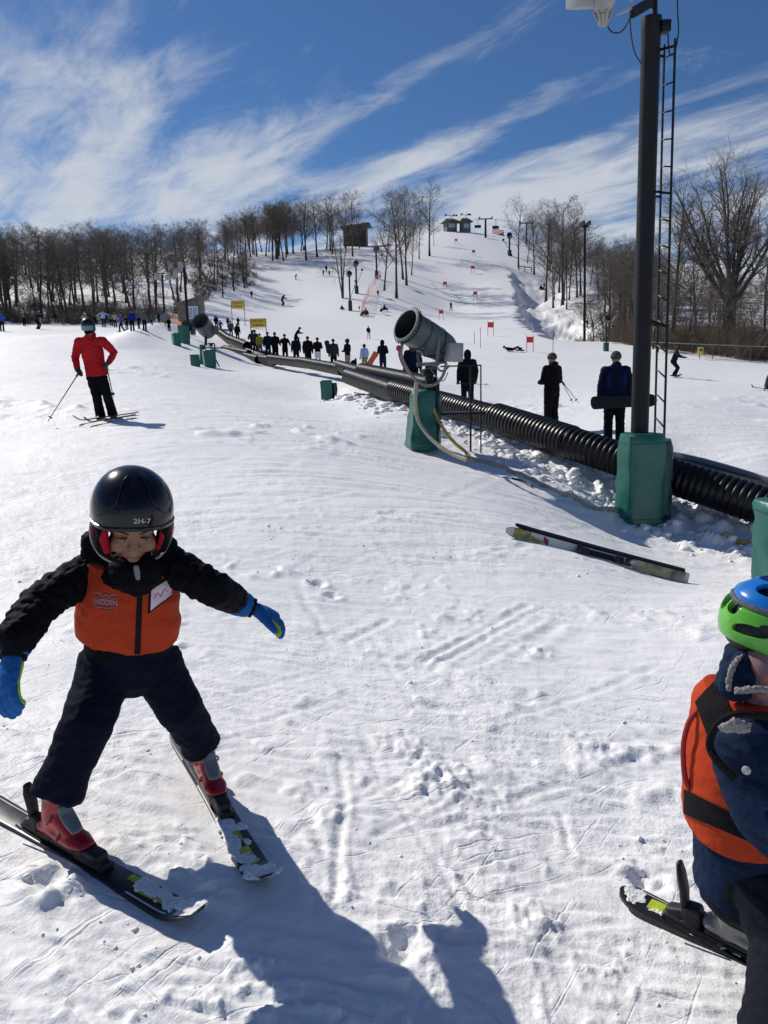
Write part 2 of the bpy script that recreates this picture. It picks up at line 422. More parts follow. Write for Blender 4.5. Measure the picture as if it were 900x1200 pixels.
# ------------------------------------------------------------------ the ground
def _berm():
    a = G(138, 409); b = G(196, 391); a2 = (a.x, a.y); b2 = (b.x, b.y)
    def f(x, y):
        d, t = seg_d(x, y, a2, b2); return (.25+.65*t)*np.exp(-(d/1.3)**2)
    return f
def _bank():
    """the right edge of the run breaks off into a gully: a rough bank, deepest in two places"""
    e = [(G(596, 318), .3), (G(599, 330), 4.2), (G(602, 345), 3.2), (G(604, 353), 2.2), (G(603, 366), 6.6), (G(608, 382), 6.2), (G(632, 394), .4)]
    ey = np.array([p.y for p, _ in e])[::-1]; ex = np.array([p.x for p, _ in e])[::-1]; ea = np.array([q for _, q in e])[::-1]; o = np.argsort(ey); ey, ex, ea = ey[o], ex[o], ea[o]
    def f(x, y):
        out = np.zeros(x.shape); m = (y > ey[0]-12) & (y < ey[-1]+20) & (x > 3) & (x < 70)
        if not m.any(): return out
        xm, ym = x[m], y[m]; d = xm-np.interp(ym, ey, ex)+1.0*fbm(xm/3.5, ym/3.5, 55, 3); A = np.interp(ym, ey, ea)*(1+.25*fbm(xm/6, ym/6, 57, 2))
        A = A*sstep(ey[0]-10, ey[0]+3, ym)*(1-sstep(ey[-1], ey[-1]+18, ym)); w = .55*A+1.2
        out[m] = -A*sstep(0, 1, d/w)*(1-sstep(0, 1, (d-w*1.15)/14))+.35*np.maximum(0, fbm(xm/1.1, ym/1.1, 61, 3))*sstep(0, 2, d)*(1-sstep(8, 16, d))*sstep(.5, 2, A)
        return out
    return f
_b1, _b2 = _berm(), _bank()
FEATURES += [_b1, _b2]
TUBE_LINE = [W(905, 600, 10.2), W(750, 565, 11.5), W(667, 535, 12.8), W(585, 495, 15), W(462, 458, 19.5), W(412, 445, 26)]
def tube_dist(x, y):
    best = np.full(np.shape(x), 1e9)
    for p, q in zip(TUBE_LINE[:-1], TUBE_LINE[1:]):
        d, t = seg_d(x, y, (p.x, p.y), (q.x, q.y)); best = np.minimum(best, d)
    return best
_rg = np.random.RandomState(11)
# ski and edge tracks scraped into the near snow: (start, end, half width, depth)
TRACKS = []
def tr(px0, py0, px1, py1, w, dep):
    a = G(px0, py0); b = G(px1, py1); TRACKS.append(((a.x, a.y), (b.x, b.y), w, dep))
for t_ in ((425,762,492,772,.035,.018),(492,774,625,822,.05,.03),(485,778,622,706,.02,.016),(500,782,628,712,.02,.012),(600,770,660,727,.04,.014),(565,772,655,728,.03,.01),
           (393,1065,399,940,.010,.012),(398,940,397,890,.009,.008),(403,748,458,722,.025,.012),(455,652,590,662,.02,.016),(300,624,420,632,.02,.01),(610,905,735,935,.02,.012),(640,1003,760,1035,.03,.016),
           (480,825,545,832,.04,.02),(590,940,660,918,.02,.01),(20,640,60,720,.02,.006),(720,1018,880,1072,.012,.014),(300,600,420,575,.03,.008),(620,640,560,655,.03,.008)): tr(*t_)
for i in range(210):
    px_ = _rg.uniform(-40, 940); py_ = 1200-(_rg.uniform(0, 1)**.8)*680; L_ = _rg.uniform(60, 330); an = rad(_rg.choice([8, 12, 18, -22, -30, 15, 60, -8, 4, 75, -40])+_rg.uniform(-7, 7))
    s_ = np.clip((py_-440)/500, .15, 1.2)
    q1 = py_+L_*s_*math.sin(an)*.6
    if q1 < 520: continue
    tr(px_, py_, px_+L_*s_*math.cos(an), q1, _rg.uniform(.006, .016)*(1 if s_ > .5 else 1.7), _rg.uniform(.003, .0085))
PACKED = []
for a_, b_, r_ in (((-45, 928), (236, 1092), .075), ((221, 888), (314, 1050), .075), ((726, 1052), (960, 1158), .075), ((592, 630), (808, 686), .10)):
    a_ = G(*a_); b_ = G(*b_); PACKED.append(((a_.x, a_.y), (b_.x, b_.y), r_))
HOLES = []
for px_, py_, r_, dp in ((372,683,.05,.03),(388,697,.05,.025),(540,930,.10,-.02),(505,905,.08,-.014),(470,870,.06,-.02),(60,1040,.05,.03),(85,1030,.07,-.035),(105,1010,.06,-.03),(560,985,.05,-.015),
                         (630,760,.06,-.02),(700,875,.07,-.02),(760,1030,.05,.02),(470,1115,.05,.03),(625,1082,.045,-.025)):
    g_ = G(px_, py_); HOLES.append((g_.x, g_.y, r_, dp))
def micro(x, y):
    """the broken crust of a skied-on slope: lumps, scrapes, tracks; octaves finer than the mesh are left to the material"""
    cell = np.maximum(y, 1.3)*.0052
    def oct_(lam): return sstep(2.0, 4.5, lam/cell)
    z = .011*fbm(x/1.3, y/1.3, 3, 3)*oct_(.6)
    z += .05*fbm(x/6.0, y/6.0, 9, 2)*oct_(2.0)
    z += .22*fbm(x/26, y/26, 71, 2)*oct_(8)*sstep(20, 60, y)
    # stretched scrape marks lying across the slope
    a = rad(14); s = x*math.cos(a)-y*math.sin(a); t = x*math.sin(a)+y*math.cos(a)
    z += .013*np.abs(fbm(s/.55, t/.12, 21, 3))*oct_(.10)
    s2 = x*math.cos(-.25)-y*math.sin(-.25); t2 = x*math.sin(-.25)+y*math.cos(-.25)
    z += .022*np.abs(fbm(s2/2.2, t2/.42, 23, 3))*oct_(.36)*sstep(4, 7, y)
    patch = .25+.75*sstep(-.2, .45, fbm(x/.42, y/.42, 31, 3))
    lump = np.maximum(0, fbm(x/.055, y/.055, 41, 3)-.02)
    z += .017*lump*patch*oct_(.04)
    z += .0028*fbm(x/.030, y/.030, 77, 2)*oct_(.020)
    big = np.maximum(0, fbm(x/.16, y/.16, 51, 3)-.12)
    z += .026*big*sstep(.0, .55, fbm(x/1.1, y/1.1, 61, 2))*oct_(.12)
    z -= .07*np.maximum(0, fbm(x/.33, y/.33, 88, 2)-.22)*sstep(12, 16, y)*oct_(.2)*sstep(-.1, .3, fbm(x/4, y/4, 92, 2))
    z += .12*np.maximum(0, fbm(x/.6, y/.6, 87, 3)-.05)*sstep(8, 14, y)*oct_(.5)*sstep(.1, .5, fbm(x/5, y/5, 91, 2))
    td = tube_dist(x, y)
    z += .20*np.maximum(0, fbm(x/.36, y/.36, 101, 4, .6)+.08)*np.exp(-(td/1.0)**2)*oct_(.25)
    for (p, q, w, dep) in TRACKS:
        lo = (min(p[0], q[0])-.3, min(p[1], q[1])-.3); hi = (max(p[0], q[0])+.3, max(p[1], q[1])+.3)
        mk = np.nonzero((x > lo[0]) & (x < hi[0]) & (y > lo[1]) & (y < hi[1]))
        if len(mk[0]) == 0: continue
        xm, ym = x[mk], y[mk]
        wob = .02*perlin(xm/.3, ym/.3, 7)
        d, tt = seg_d(xm+wob, ym+wob, p, q); w2 = np.maximum(w, cell[mk]*1.1)
        nz = 1+.7*perlin(xm/.07, ym/.07, 13)
        dep = dep*.45
        z[mk] += (-dep*np.exp(-(d/w2)**2)+.8*dep*nz*np.exp(-((d-2.0*w2)/w2)**2))*sstep(0, .06, tt)*sstep(0, .06, 1-tt)
    for (hx, hy, r, dp) in HOLES:
        mk = np.nonzero((np.abs(x-hx) < 4*r) & (np.abs(y-hy) < 4*r))
        if len(mk[0]) == 0: continue
        d = np.hypot(x[mk]-hx, (y[mk]-hy))/r
        z[mk] += (-dp*np.exp(-d**2)+.4*abs(dp)*np.exp(-(d-1.5)**2/.3))*(1+.9*fbm(x[mk]/.05, y[mk]/.05, 19, 2))
    for (p, q, r) in PACKED:          # pressed flat under skis
        d, tt = seg_d(x, y, p, q); z *= .12+.88*sstep(r*.6, r*1.6, d)
    return z*sstep(.9, 1.35, y)
def surf(x, y):
    x = np.atleast_1d(np.asarray(x, float)); y = np.atleast_1d(np.asarray(y, float)); return H(x, y)+micro(x, y)
def make_ground():
    ys = np.concatenate([[-120, -60, -30, -15, -8, -4, -2, -1, -.3, .2, .6, .9, 1.1, 1.22], np.exp(np.arange(math.log(1.32), math.log(430), .0054)), [520, 700, 1000, 1500]])
    s = np.linspace(-1, 1, 580)
    a = .60*np.maximum(ys, 0)+.35; w = np.minimum(60+1.5*np.maximum(ys, 0), 900)
    Xg = a[:, None]*s[None]+(w-a)[:, None]*(s[None]**9); Yg = np.repeat(ys[:, None], len(s), 1)
    x, y = Xg.ravel(), Yg.ravel()
    z = H(x, y)+micro(x, y)
    z = np.where(y > 430, z-(y-430)*.05, z)
    R, Cn = Xg.shape
    me = bpy.data.meshes.new('snow_ground'); me.vertices.add(R*Cn)
    me.vertices.foreach_set('co', np.stack([x, y, z], 1).astype(np.float32).ravel())
    i = (np.arange(R-1)[:, None]*Cn+np.arange(Cn-1)[None]).ravel()
    q = np.stack([i, i+1, i+Cn+1, i+Cn], 1).astype(np.int32)
    me.loops.add(q.size); me.loops.foreach_set('vertex_index', q.ravel())
    me.polygons.add(len(q)); me.polygons.foreach_set('loop_start', np.arange(0, q.size, 4, dtype=np.int32)); me.polygons.foreach_set('loop_total', np.full(len(q), 4, np.int32))
    me.polygons.foreach_set('use_smooth', np.ones(len(q), bool))
    # leaf litter in the woods
    u = x/np.maximum(y, 1); lit = np.zeros(x.shape)
    left_w = sstep(74, 88, y)*(1-sstep(-.29, -.22, u-.0004*(y-100)*0))*(u < 0)
    left_w = np.maximum(left_w, sstep(140, 150, y)*(1-sstep(-.16, -.06, u))*sstep(-.5, -.3, u)*.8)
    right_w = sstep(48, 58, y)*sstep(.335, .37, u)*1.0
    mid_r = sstep(66, 75, y)*sstep(.275, .30, u)*(1-sstep(.4, .5, u))
    lit = np.maximum.reduce([left_w*.50, right_w*.56, mid_r*.56])*(1-.45*sstep(150, 200, y)*(u > 0))
    at = me.attributes.new('litter', 'FLOAT', 'POINT'); at.data.foreach_set('value', lit.astype(np.float32))
    me.update(); me.materials.append(SNOW)
    o = bpy.data.objects.new('snow_ground', me); COL.objects.link(o); tag(o, kind='structure', label='packed white snow covering the ski slope')
make_ground()
def clods(name, n, place, size, seed, label):
    """loose lumps of snow lying about, nobody could count them"""
    rg = np.random.RandomState(seed); t = (1+5**.5)/2
    ico = np.array([(-1, t, 0), (1, t, 0), (-1, -t, 0), (1, -t, 0), (0, -1, t), (0, 1, t), (0, -1, -t), (0, 1, -t), (t, 0, -1), (t, 0, 1), (-t, 0, -1), (-t, 0, 1)])/1.9
    fc = [(0, 11, 5), (0, 5, 1), (0, 1, 7), (0, 7, 10), (0, 10, 11), (1, 5, 9), (5, 11, 4), (11, 10, 2), (10, 7, 6), (7, 1, 8), (3, 9, 4), (3, 4, 2), (3, 2, 6), (3, 6, 8), (3, 8, 9), (4, 9, 5), (2, 4, 11), (6, 2, 10), (8, 6, 7), (9, 8, 1)]
    xs, ys = place(rg, n); zs = surf(xs, ys); V = []; F = []
    for k in range(len(xs)):
        r = size(rg, ys[k]); v = ico*(r*rg.uniform(.6, 1.4, (12, 1)))*np.array([1, rg.uniform(.7, 1.2), rg.uniform(.45, .8)]); a = rg.uniform(0, 6.28)
        v = np.stack([v[:, 0]*math.cos(a)-v[:, 1]*math.sin(a), v[:, 0]*math.sin(a)+v[:, 1]*math.cos(a), v[:, 2]], 1)+np.array([xs[k], ys[k], zs[k]+r*.1])
        F += [(i+12*k, j+12*k, l+12*k) for i, j, l in fc]; V.append(v)
    me = bpy.data.meshes.new(name); me.from_pydata(np.concatenate(V).tolist(), [], F); me.materials.append(SNOW); me.polygons.foreach_set('use_smooth', [True]*len(F))
    o = bpy.data.objects.new(name, me); COL.objects.link(o); tag(o, label, kind='stuff')
def _near(rg, n):
    y = np.exp(rg.uniform(math.log(1.45), math.log(6.5), n*4)); x = rg.uniform(-.6, .6, n*4)*y; m = fbm(x/.5, y/.5, 33, 3)+.15*rg.normal(size=n*4) > .22
    for p, q, r in PACKED: m &= seg_d(x, y, p, q)[0] > r*1.3
    return x[m][:n], y[m][:n]
def _tube(rg, n):
    i = rg.randint(0, len(TUBE_LINE)-1, n); t = rg.uniform(0, 1, n); P_ = np.array([(p.x, p.y) for p in TUBE_LINE]); q = P_[i]+(P_[i+1]-P_[i])*t[:, None]
    d = P_[i+1]-P_[i]; nn = np.stack([-d[:, 1], d[:, 0]], 1)/np.linalg.norm(d, axis=1)[:, None]; q = q+nn*(rg.choice([-1, -1, 1], n)*(.30+np.abs(rg.normal(size=n))*.45))[:, None]
    return q[:, 0], q[:, 1]
clods('snow_crumbs', 320, _near, lambda rg, y: min(.012, .0020+.0022*rg.exponential())*(.75+.12*y), 5, 'crumbs of snow scattered over the packed slope')
clods('snow_clods', 1300, _tube, lambda rg, y: (.018+.028*rg.exponential())*(y/13)**.5, 6, 'broken snow clods along the black pipe')
# ------------------------------------------------------------------ bare winter trees
BARK = mat('bark', (.085, .072, .063), .95, spec=.1, var=.35, vscale=3.0, bump=.6, bscale=9)
TWIG = mat('twig', (.16, .135, .118), .95, spec=.1, var=.25, vscale=.8)
BRUSH = mat('brush', (.15, .118, .092), .95, spec=.1, var=.4, vscale=.5)
class Raw:
    def __init__(self): self.v = []; self.f = []; self.k = 0
    def tube(self, pts, rs, n):
        m = len(pts); base = self.k
        for i in range(m):
            p = pts[i]; d = (pts[min(i+1, m-1)]-pts[max(i-1, 0)]); d = d/(np.linalg.norm(d)+1e-9)
            a = np.cross((0.31, .17, .93) if abs(d[2]) < .9 else (1.0, 0.2, 0), d); a = a/np.linalg.norm(a); b = np.cross(d, a)
            for j in range(n):
                t = 2*math.pi*j/n; self.v.append(tuple(p+(a*math.cos(t)+b*math.sin(t))*rs[i]))
        for i in range(m-1):
            for j in range(n):
                j2 = (j+1) % n; self.f.append((base+i*n+j, base+i*n+j2, base+(i+1)*n+j2, base+(i+1)*n+j))
        self.k += m*n
    def mesh(self, name, m):
        me = bpy.data.meshes.new(name); me.from_pydata(self.v, [], self.f); me.materials.append(m)
        me.polygons.foreach_set('use_smooth', [True]*len(me.polygons)); return me
def _perp(d, rg):
    v = rg.normal(size=3); v -= d*np.dot(v, d); return v/(np.linalg.norm(v)+1e-9)
def tree_meshes(seed, kind='forest', h=12.0, dense=1.0):
    rg = np.random.RandomState(seed); T, Cr = Raw(), Raw()
    def branch(p, d, L, r, lev, nseg, wob, up):
        pts = [p]; dirs = []
        for i in range(nseg):
            d = d+rg.normal(size=3)*wob; d[2] += up; d = d/np.linalg.norm(d); p = p+d*(L/nseg); pts.append(p); dirs.append(d)
        return pts, dirs
    def grow(p, d, L, r, lev, maxlev):
        nseg = (7, 5, 4, 3, 2)[min(lev, 4)]
        pts, dirs = branch(p, d, L, r, lev, nseg, (.035, .12, .16, .2, .25)[min(lev, 4)], (.02, .07, .06, .03, 0)[min(lev, 4)])
        rend = max(r*.28, .006) if lev else r*.22
        rs = [r+(rend-r)*(i/nseg)**.85 for i in range(nseg+1)]
        if lev == 0: rs[0] *= 1.35
        (T if lev <= 1 else Cr).tube(pts, rs, (9, 6, 4, 3, 3)[min(lev, 4)])
        if lev >= maxlev: return
        if lev == 0: cnt = int((17 if kind == 'forest' else 10)*dense); lo, hi = (.30, .99)
        elif lev == 1: cnt = int(rg.randint(5, 8)*dense); lo, hi = (.18, 1.)
        elif lev == 2: cnt = int(rg.randint(5, 8)*dense); lo, hi = (.15, 1.)
        else: cnt = rg.randint(2, 5); lo, hi = (.2, 1.)
        for k in range(cnt):
            t = lo+(hi-lo)*((k+rg.uniform(.1, .9))/cnt); f = t*nseg; i = min(int(f), nseg-1)
            q = pts[i]+(pts[i+1]-pts[i])*(f-i); dd = dirs[i]
            ang = rad(rg.uniform(*((28, 58) if lev == 0 else (25, 60)))); pr = _perp(dd, rg)
            nd = dd*math.cos(ang)+pr*math.sin(ang)
            if lev == 0: Lc = L*rg.uniform(.27, .46)*(1.18-.66*t)
            else: Lc = L*rg.uniform(.40, .74)*(1.1-.45*t)
            rc = max(.0062, min(rs[i]*.62, (.45 if lev else .42)*rs[i]+.006))
            grow(q, nd, Lc, rc, lev+1, maxlev)
    z = np.array([0, 0, 1.0])
    if kind == 'forest':
        grow(np.array([0, 0, -.3]), z+rg.normal(size=3)*.05, h*.96, h*.0125, 0, 4)
    elif kind == 'lean':
        grow(np.array([0, 0, -.3]), z+np.array([.22, 0, 0])+rg.normal(size=3)*.05, h*.97, h*.011, 0, 4)
    elif kind == 'vfork':
        for k, (a, b) in enumerate(((-.36, .05), (-.1, -.1), (.22, .06), (.5, -.05))):
            grow(np.array([.05*(k-1.5), 0, -.3]), np.array([a*.55, b, 1.0]), h*(.98 if k in (1, 2) else .86), h*.0095, 0, 4)
    elif kind == 'spread':
        hb = h*.27
        T.tube([np.array([0, 0, -.4]), np.array([.02, 0, hb*.3]), np.array([0.02, .02, hb*.75]), np.array([.02, 0, hb*1.15])], [h*.038, h*.030, h*.028, h*.026], 12)
        for k in range(10):
            az = 2*math.pi*k/10+rg.uniform(-.3, .3); tilt = rg.uniform(.12, .28) if k % 3 == 0 else rg.uniform(.42, .95)
            d = np.array([math.cos(az)*tilt, math.sin(az)*tilt, 1.0]); st = np.array([.03*math.cos(az), .03*math.sin(az), hb*rg.uniform(.8, 1.08)])
            pts, dirs = branch(st, d/np.linalg.norm(d), h*rg.uniform(.56, .72), .1, 1, 9, .055, .035)
            r0 = h*rg.uniform(.0105, .0165); rs = [r0*(1-.86*(i/9)**.9) for i in range(10)]
            T.tube(pts, rs, 7)
            for q in range(int(18*dense)):
                t = .16+.84*((q+rg.uniform(0, .9))/(18*dense)); f = t*9; i = min(int(f), 8)
                pr = _perp(dirs[i], rg); ang = rad(rg.uniform(20, 46)); nd = dirs[i]*math.cos(ang)+pr*math.sin(ang)
                grow(pts[i]+(pts[i+1]-pts[i])*(f-i), nd, h*rg.uniform(.15, .33)*(1.2-.72*t), max(.018, rs[i]*.5), 2, 4)
    zs = [v[2] for v in Cr.v]; 
    return T.mesh('trunk', BARK), Cr.mesh('crown', TWIG), max(zs)
PROTO = {}
for key, kind, seed, dn in (('f0', 'forest', 1, 1), ('f1', 'forest', 2, 1), ('f2', 'forest', 3, 1.1), ('f3', 'forest', 5, .9), ('f4', 'forest', 8, 1), ('f5', 'lean', 9, .9), ('v', 'vfork', 12, .8), ('s', 'spread', 21, 1.0)):
    PROTO[key] = tree_meshes(seed, kind, 18.0 if kind == 'spread' else 12.0, dn)
_tree_n = [0]
def tree(key, loc, h, rz, label, group=None, wide=1.0, name='bare_tree'):
    tm, cm, top = PROTO[key]
    r = empty(name, loc, rz, label, 'tree', group); s = h/top; r.scale = (s*wide, s*wide, s)
    link(bpy.data.objects.new('trunk', tm), r); link(bpy.data.objects.new('crown', cm), r)
    return r
def tree_px(key, px, d, top, rz, label, group=None, wide=1.0):
    g = GD(px, d); dd = ray(px, top); zt = HC+dd[2]*d/dd[1]
    return tree(key, g, max(3.0, zt-g.z), rz, label, group, wide)
_rt = random.Random(4)
FK = ['f0', 'f1', 'f2', 'f3', 'f4']
# single trees on the open slope: (kind, column, metres, row of the top, label)
for k, px_, d_, tp, wd, lb in (
    ('f2', 505, 205, 207, 1.25, 'tallest lone bare tree beside the left edge of the upper run'),
    ('f3', 466, 140, 213, 1.15, 'bare tree with a long clean trunk lowest of the clump on the slope middle'),
    ('f0', 474, 172, 217, 1.1, 'bare tree in the mid-slope clump, just uphill of the lowest trunk'),
    ('f4', 478, 165, 219, 1.1, 'bare tree in the mid-slope clump with thick forked top'),
    ('f1', 484, 178, 243, .9, 'short thin bare tree in the mid-slope clump'),
    ('f3', 493, 200, 234, .95, 'slim bare tree between the mid-slope clump and the tallest lone tree'),
    ('f1', 510, 225, 250, .9, 'small bushy bare tree right behind the tallest lone tree'),
    ('v', 404, 138, 258, 1.2, 'low bare tree splitting into several stems beside the snow guns on posts'),
    ('f4', 417, 205, 222, 1.2, 'bare tree in front of the dark lodge on the left shoulder of the hill'),
    ('f1', 452, 150, 232, 1.0, 'thin grey bare tree leaning over the netted strip on the slope'),
    ('f3', 607, 192, 225, 1.15, 'tall bare tree on the right edge of the run next to the chairlift line'),
    ('f0', 625, 185, 236, 1.1, 'bare tree second from the chairlift line on the right edge of the run'),
    ('f1', 617, 200, 250, .9, 'thin bare tree behind the rail by the chairlift line'),
    ('f2', 639, 165, 232, 1.15, 'bare tree with a person resting at its foot right of the run'),
    ('f4', 658, 150, 230, 1.25, 'broad bare tree with thick dark trunk right of the snow hollows'),
    ('f3', 663, 146, 262, .8, 'thin pole-like bare tree touching the broad one right of the hollows'),
    ('f1', 675, 160, 240, 1.1, 'bare tree standing behind the tall lift mast')):
    tree_px(k, px_, d_, tp, _rt.uniform(0, 6.28), lb, 'bare trees standing on the open slope', wd)
tree_px('f2', 409, 226, 232, 1.4, 'bare tree rising right before the left end of the dark lodge', 'bare trees standing on the open slope', 1.5)
tree_px('f0', 425, 228, 240, 2.4, 'bare tree rising before the right end of the dark lodge', 'bare trees standing on the open slope', 1.3)
big = tree_px('s', 853, 68, 148, 1.1, 'huge spreading bare tree with thick trunk behind the right rope line', None, 1.02)
tree_px('f2', 787, 72, 205, .4, 'tall bare tree seen just right of the light mast ladder', None, 1.35)
tree_px('f0', 815, 82, 268, 2.0, 'slender bare tree with leaning limbs left of the huge spreading tree', None, 1.3)
tree_px('f4', 893, 60, 250, 3.0, 'dark bare tree at the right edge of the huge spreading tree', None, 1.1)
tree_px('f5', 800, 62, 300, .3, 'leaning young tree with crooked trunk by the yellow sign', None, 1.2)
# the wooded slope on the left
def skyline(px):
    return float(np.interp(px, [-150, 0, 50, 110, 160, 200, 225, 255, 290, 305, 340, 380, 400], [262, 263, 262, 258, 259, 255, 251, 263, 243, 236, 229, 222, 226]))
LANDMARKS = (('bare trees of the left wood', ((20, 'at the left edge of the picture'), (85, 'behind the seated dark figure'), (125, 'behind the red jacketed skier'), (175, 'behind the blue jackets'), (300, 'behind the light posts'))),
    ('bare trees along the left ridge', ((30, 'at the left edge of the picture'), (95, 'above the seated dark figure'), (150, 'above the blue jackets'), (205, 'above the octagonal sign'), (300, 'above the hut'))),
    ('bare trees left of the run', ((300, 'at its lower left end'), (335, 'left of its middle'), (368, 'right of its middle'), (420, 'beside the dark lodge'))),
    ('bare trees of the right wood', ((705, 'by the tall lift mast'), (735, 'left of the light mast'), (900, 'behind the light mast'))),
    ('thin trees on the right bank', ((815, 'near the mast ladder'), (865, 'right behind its trunk'), (1000, 'at the right edge of the picture'))),
    ('saplings in the right brush', ((820, 'left of the yellow trail sign'), (880, 'right of the yellow trail sign'), (1000, 'at the right edge of the picture'))))
def where(lb, px, d, dr):
    for base, bins in LANDMARKS:
        if lb == _LB.get(base):
            w = next(t for lim, t in bins if px < lim)
            return lb+', '+w+(', front rows' if base == 'bare trees of the left wood' and d < 98 else '')
    return lb
_LB = {'bare trees of the left wood': 'bare tree in the left wood', 'bare trees along the left ridge': 'bare tree on the ridge of the left wood', 'bare trees left of the run': 'tall bare tree at the wooded edge left of the run',
       'bare trees of the right wood': 'bare tree in the thick wood right of the run', 'thin trees on the right bank': 'thin bare tree behind the huge spreading tree', 'saplings in the right brush': 'slim sapling in the brush'}
def forest(n, pxr, dr, lb, group, hr, seed, cap=True, wide=(.9, 1.25), dmin=2.2, keys=FK, edge=None):
    rg = random.Random(seed); pts = []; tries = 0
    while len(pts) < n and tries < 6000:
        tries += 1
        px_ = rg.uniform(*pxr); d_ = math.exp(rg.uniform(math.log(dr[0]), math.log(dr[1])))
        if edge and d_ < edge(px_): continue
        g = GD(px_, d_)
        if any((g.x-q.x)**2+(g.y-q.y)**2 < dmin**2 for q in pts): continue
        h = rg.uniform(*hr)
        if cap:
            dd = ray(px_, skyline(px_)+rg.uniform(-3, 15)); h = min(h, HC+dd[2]*d_/dd[1]-g.z) if rg.random() < .72 else min(h*.8, HC+dd[2]*d_/dd[1]-g.z)
        if h < 4: continue
        pts.append(g); tree(rg.choice(keys), g, h, rg.uniform(0, 6.28), where(lb, px_, d_, dr), group, rg.uniform(*wide))
_edge = lambda px: float(np.interp(px, [-150, 40, 120, 180, 215, 235, 260, 300, 340, 400], [86, 86, 86, 88, 100, 122, 142, 165, 185, 212]))
forest(66, (-130, 235), (84, 118), 'bare tree in the left wood', 'bare trees of the left wood', (9.5, 13.5), 1, edge=_edge, wide=(1.15, 1.7))
forest(42, (-130, 262), (118, 192), 'bare tree on the ridge of the left wood', 'bare trees along the left ridge', (9, 14), 2, edge=_edge, wide=(1.2, 1.8))
forest(14, (238, 300), (128, 178), 'slender bare tree on the scrubby bank between the hut and the run', 'bare trees on the scrubby bank', (7, 11), 13, edge=lambda p: _edge(p)-12, wide=(1.0, 1.4))
forest(44, (268, 402), (160, 240), 'tall bare tree at the wooded edge left of the run', 'bare trees left of the run', (13, 19), 3, edge=_edge, wide=(1.2, 1.6))
skyline_r = lambda px: float(np.interp(px, [600, 640, 690, 700, 740, 790, 830, 960], [236, 232, 262, 278, 272, 300, 318, 300]))
_sk = skyline; skyline = skyline_r
forest(34, (684, 770), (84, 150), 'bare tree in the thick wood right of the run', 'bare trees of the right wood', (9, 15), 5, wide=(1.1, 1.6), edge=lambda p: float(np.interp(p, [684, 700, 745, 770], [118, 100, 84, 80])))
forest(24, (770, 960), (75, 130), 'thin bare tree behind the huge spreading tree', 'thin trees on the right bank', (5, 9.5), 6, wide=(.9, 1.3))
forest(22, (640, 760), (150, 240), 'bare tree on the far ridge right of the ski run', 'bare trees on the right ridge', (11, 17), 7, wide=(1, 1.4))
forest(16, (700, 960), (150, 200), 'small far bare tree on top of the right bank', 'far trees on the right bank', (4, 8), 8, cap=False, dmin=4)
forest(12, (760, 955), (56, 66), 'slim sapling in the brush', 'saplings in the right brush', (3.5, 6.5), 9, cap=False, keys=['f5', 'f1', 'f3'], wide=(1, 1.4))
skyline = _sk
def brush(name, n, pxr, dr, hr, seed, lb, edge=None, lim=None, stems=26, rad_=.012):
    rg = np.random.RandomState(seed); R = Raw(); k = 0; t = 0
    while k < n and t < 20000:
        t += 1
        px_ = rg.uniform(*pxr); d_ = math.exp(rg.uniform(math.log(dr[0]), math.log(dr[1])))
        if edge and d_ < edge(px_): continue
        if lim and d_ > lim(px_): continue
        k += 1; g = GD(px_, d_); h = rg.uniform(*hr); w = h*rg.uniform(.3, .7)
        for q in range(stems):
            a = rg.uniform(0, 6.28); r_ = rg.uniform(0, 1)*w; b = np.array([g.x+math.cos(a)*r_*.7, g.y+math.sin(a)*r_*.7, g.z-.1])
            e = b+np.array([math.cos(a)*r_*.6+rg.normal()*.25*h, math.sin(a)*r_*.6+rg.normal()*.25*h, h*rg.uniform(.4, 1)])
            mid = (b+e)/2+rg.normal(size=3)*.09*h
            R.tube([b, mid, e], [rad_*1.6, rad_*1.1, rad_*.6], 3)
            for _ in range(2):
                f = rg.uniform(.3, .9); s = b+(e-b)*f; R.tube([s, s+rg.normal(size=3)*.22*h+np.array([0, 0, .15*h])], [rad_, rad_*.5], 3)
    o = bpy.data.objects.new(name, R.mesh(name, BRUSH)); COL.objects.link(o); tag(o, lb, kind='stuff')
brush('undergrowth', 150, (-120, 215), (80, 100), (.7, 2.4), 1, 'brown scrub at the foot of the left wood', edge=lambda p: _edge(p)-4, rad_=.016)
brush('undergrowth', 170, (-120, 300), (100, 190), (.8, 2.6), 2, 'thin scrub on the snowy floor of the left wood', edge=_edge, rad_=.018, stems=16)
brush('undergrowth', 150, (232, 305), (118, 185), (.5, 1.8), 3, 'low twiggy scrub on the snowy bank left of the run', edge=lambda p: _edge(p)-10, rad_=.018, stems=14)
brush('undergrowth', 260, (735, 985), (53, 74), (.9, 2.6), 4, 'dense dark scrub along the right rope line', edge=lambda p: float(np.interp(p, [735, 800, 860, 985], [72, 60, 54, 53])), rad_=.013, stems=30)
brush('undergrowth', 200, (735, 985), (74, 180), (.7, 2.4), 5, 'scattered scrub on the snowy right bank', rad_=.018, stems=14)
brush('undergrowth', 110, (668, 745), (76, 135), (.8, 2.8), 6, 'brown scrub at the foot of the right wood', edge=lambda p: float(np.interp(p, [668, 700, 745], [118, 88, 72])), rad_=.017, stems=20)
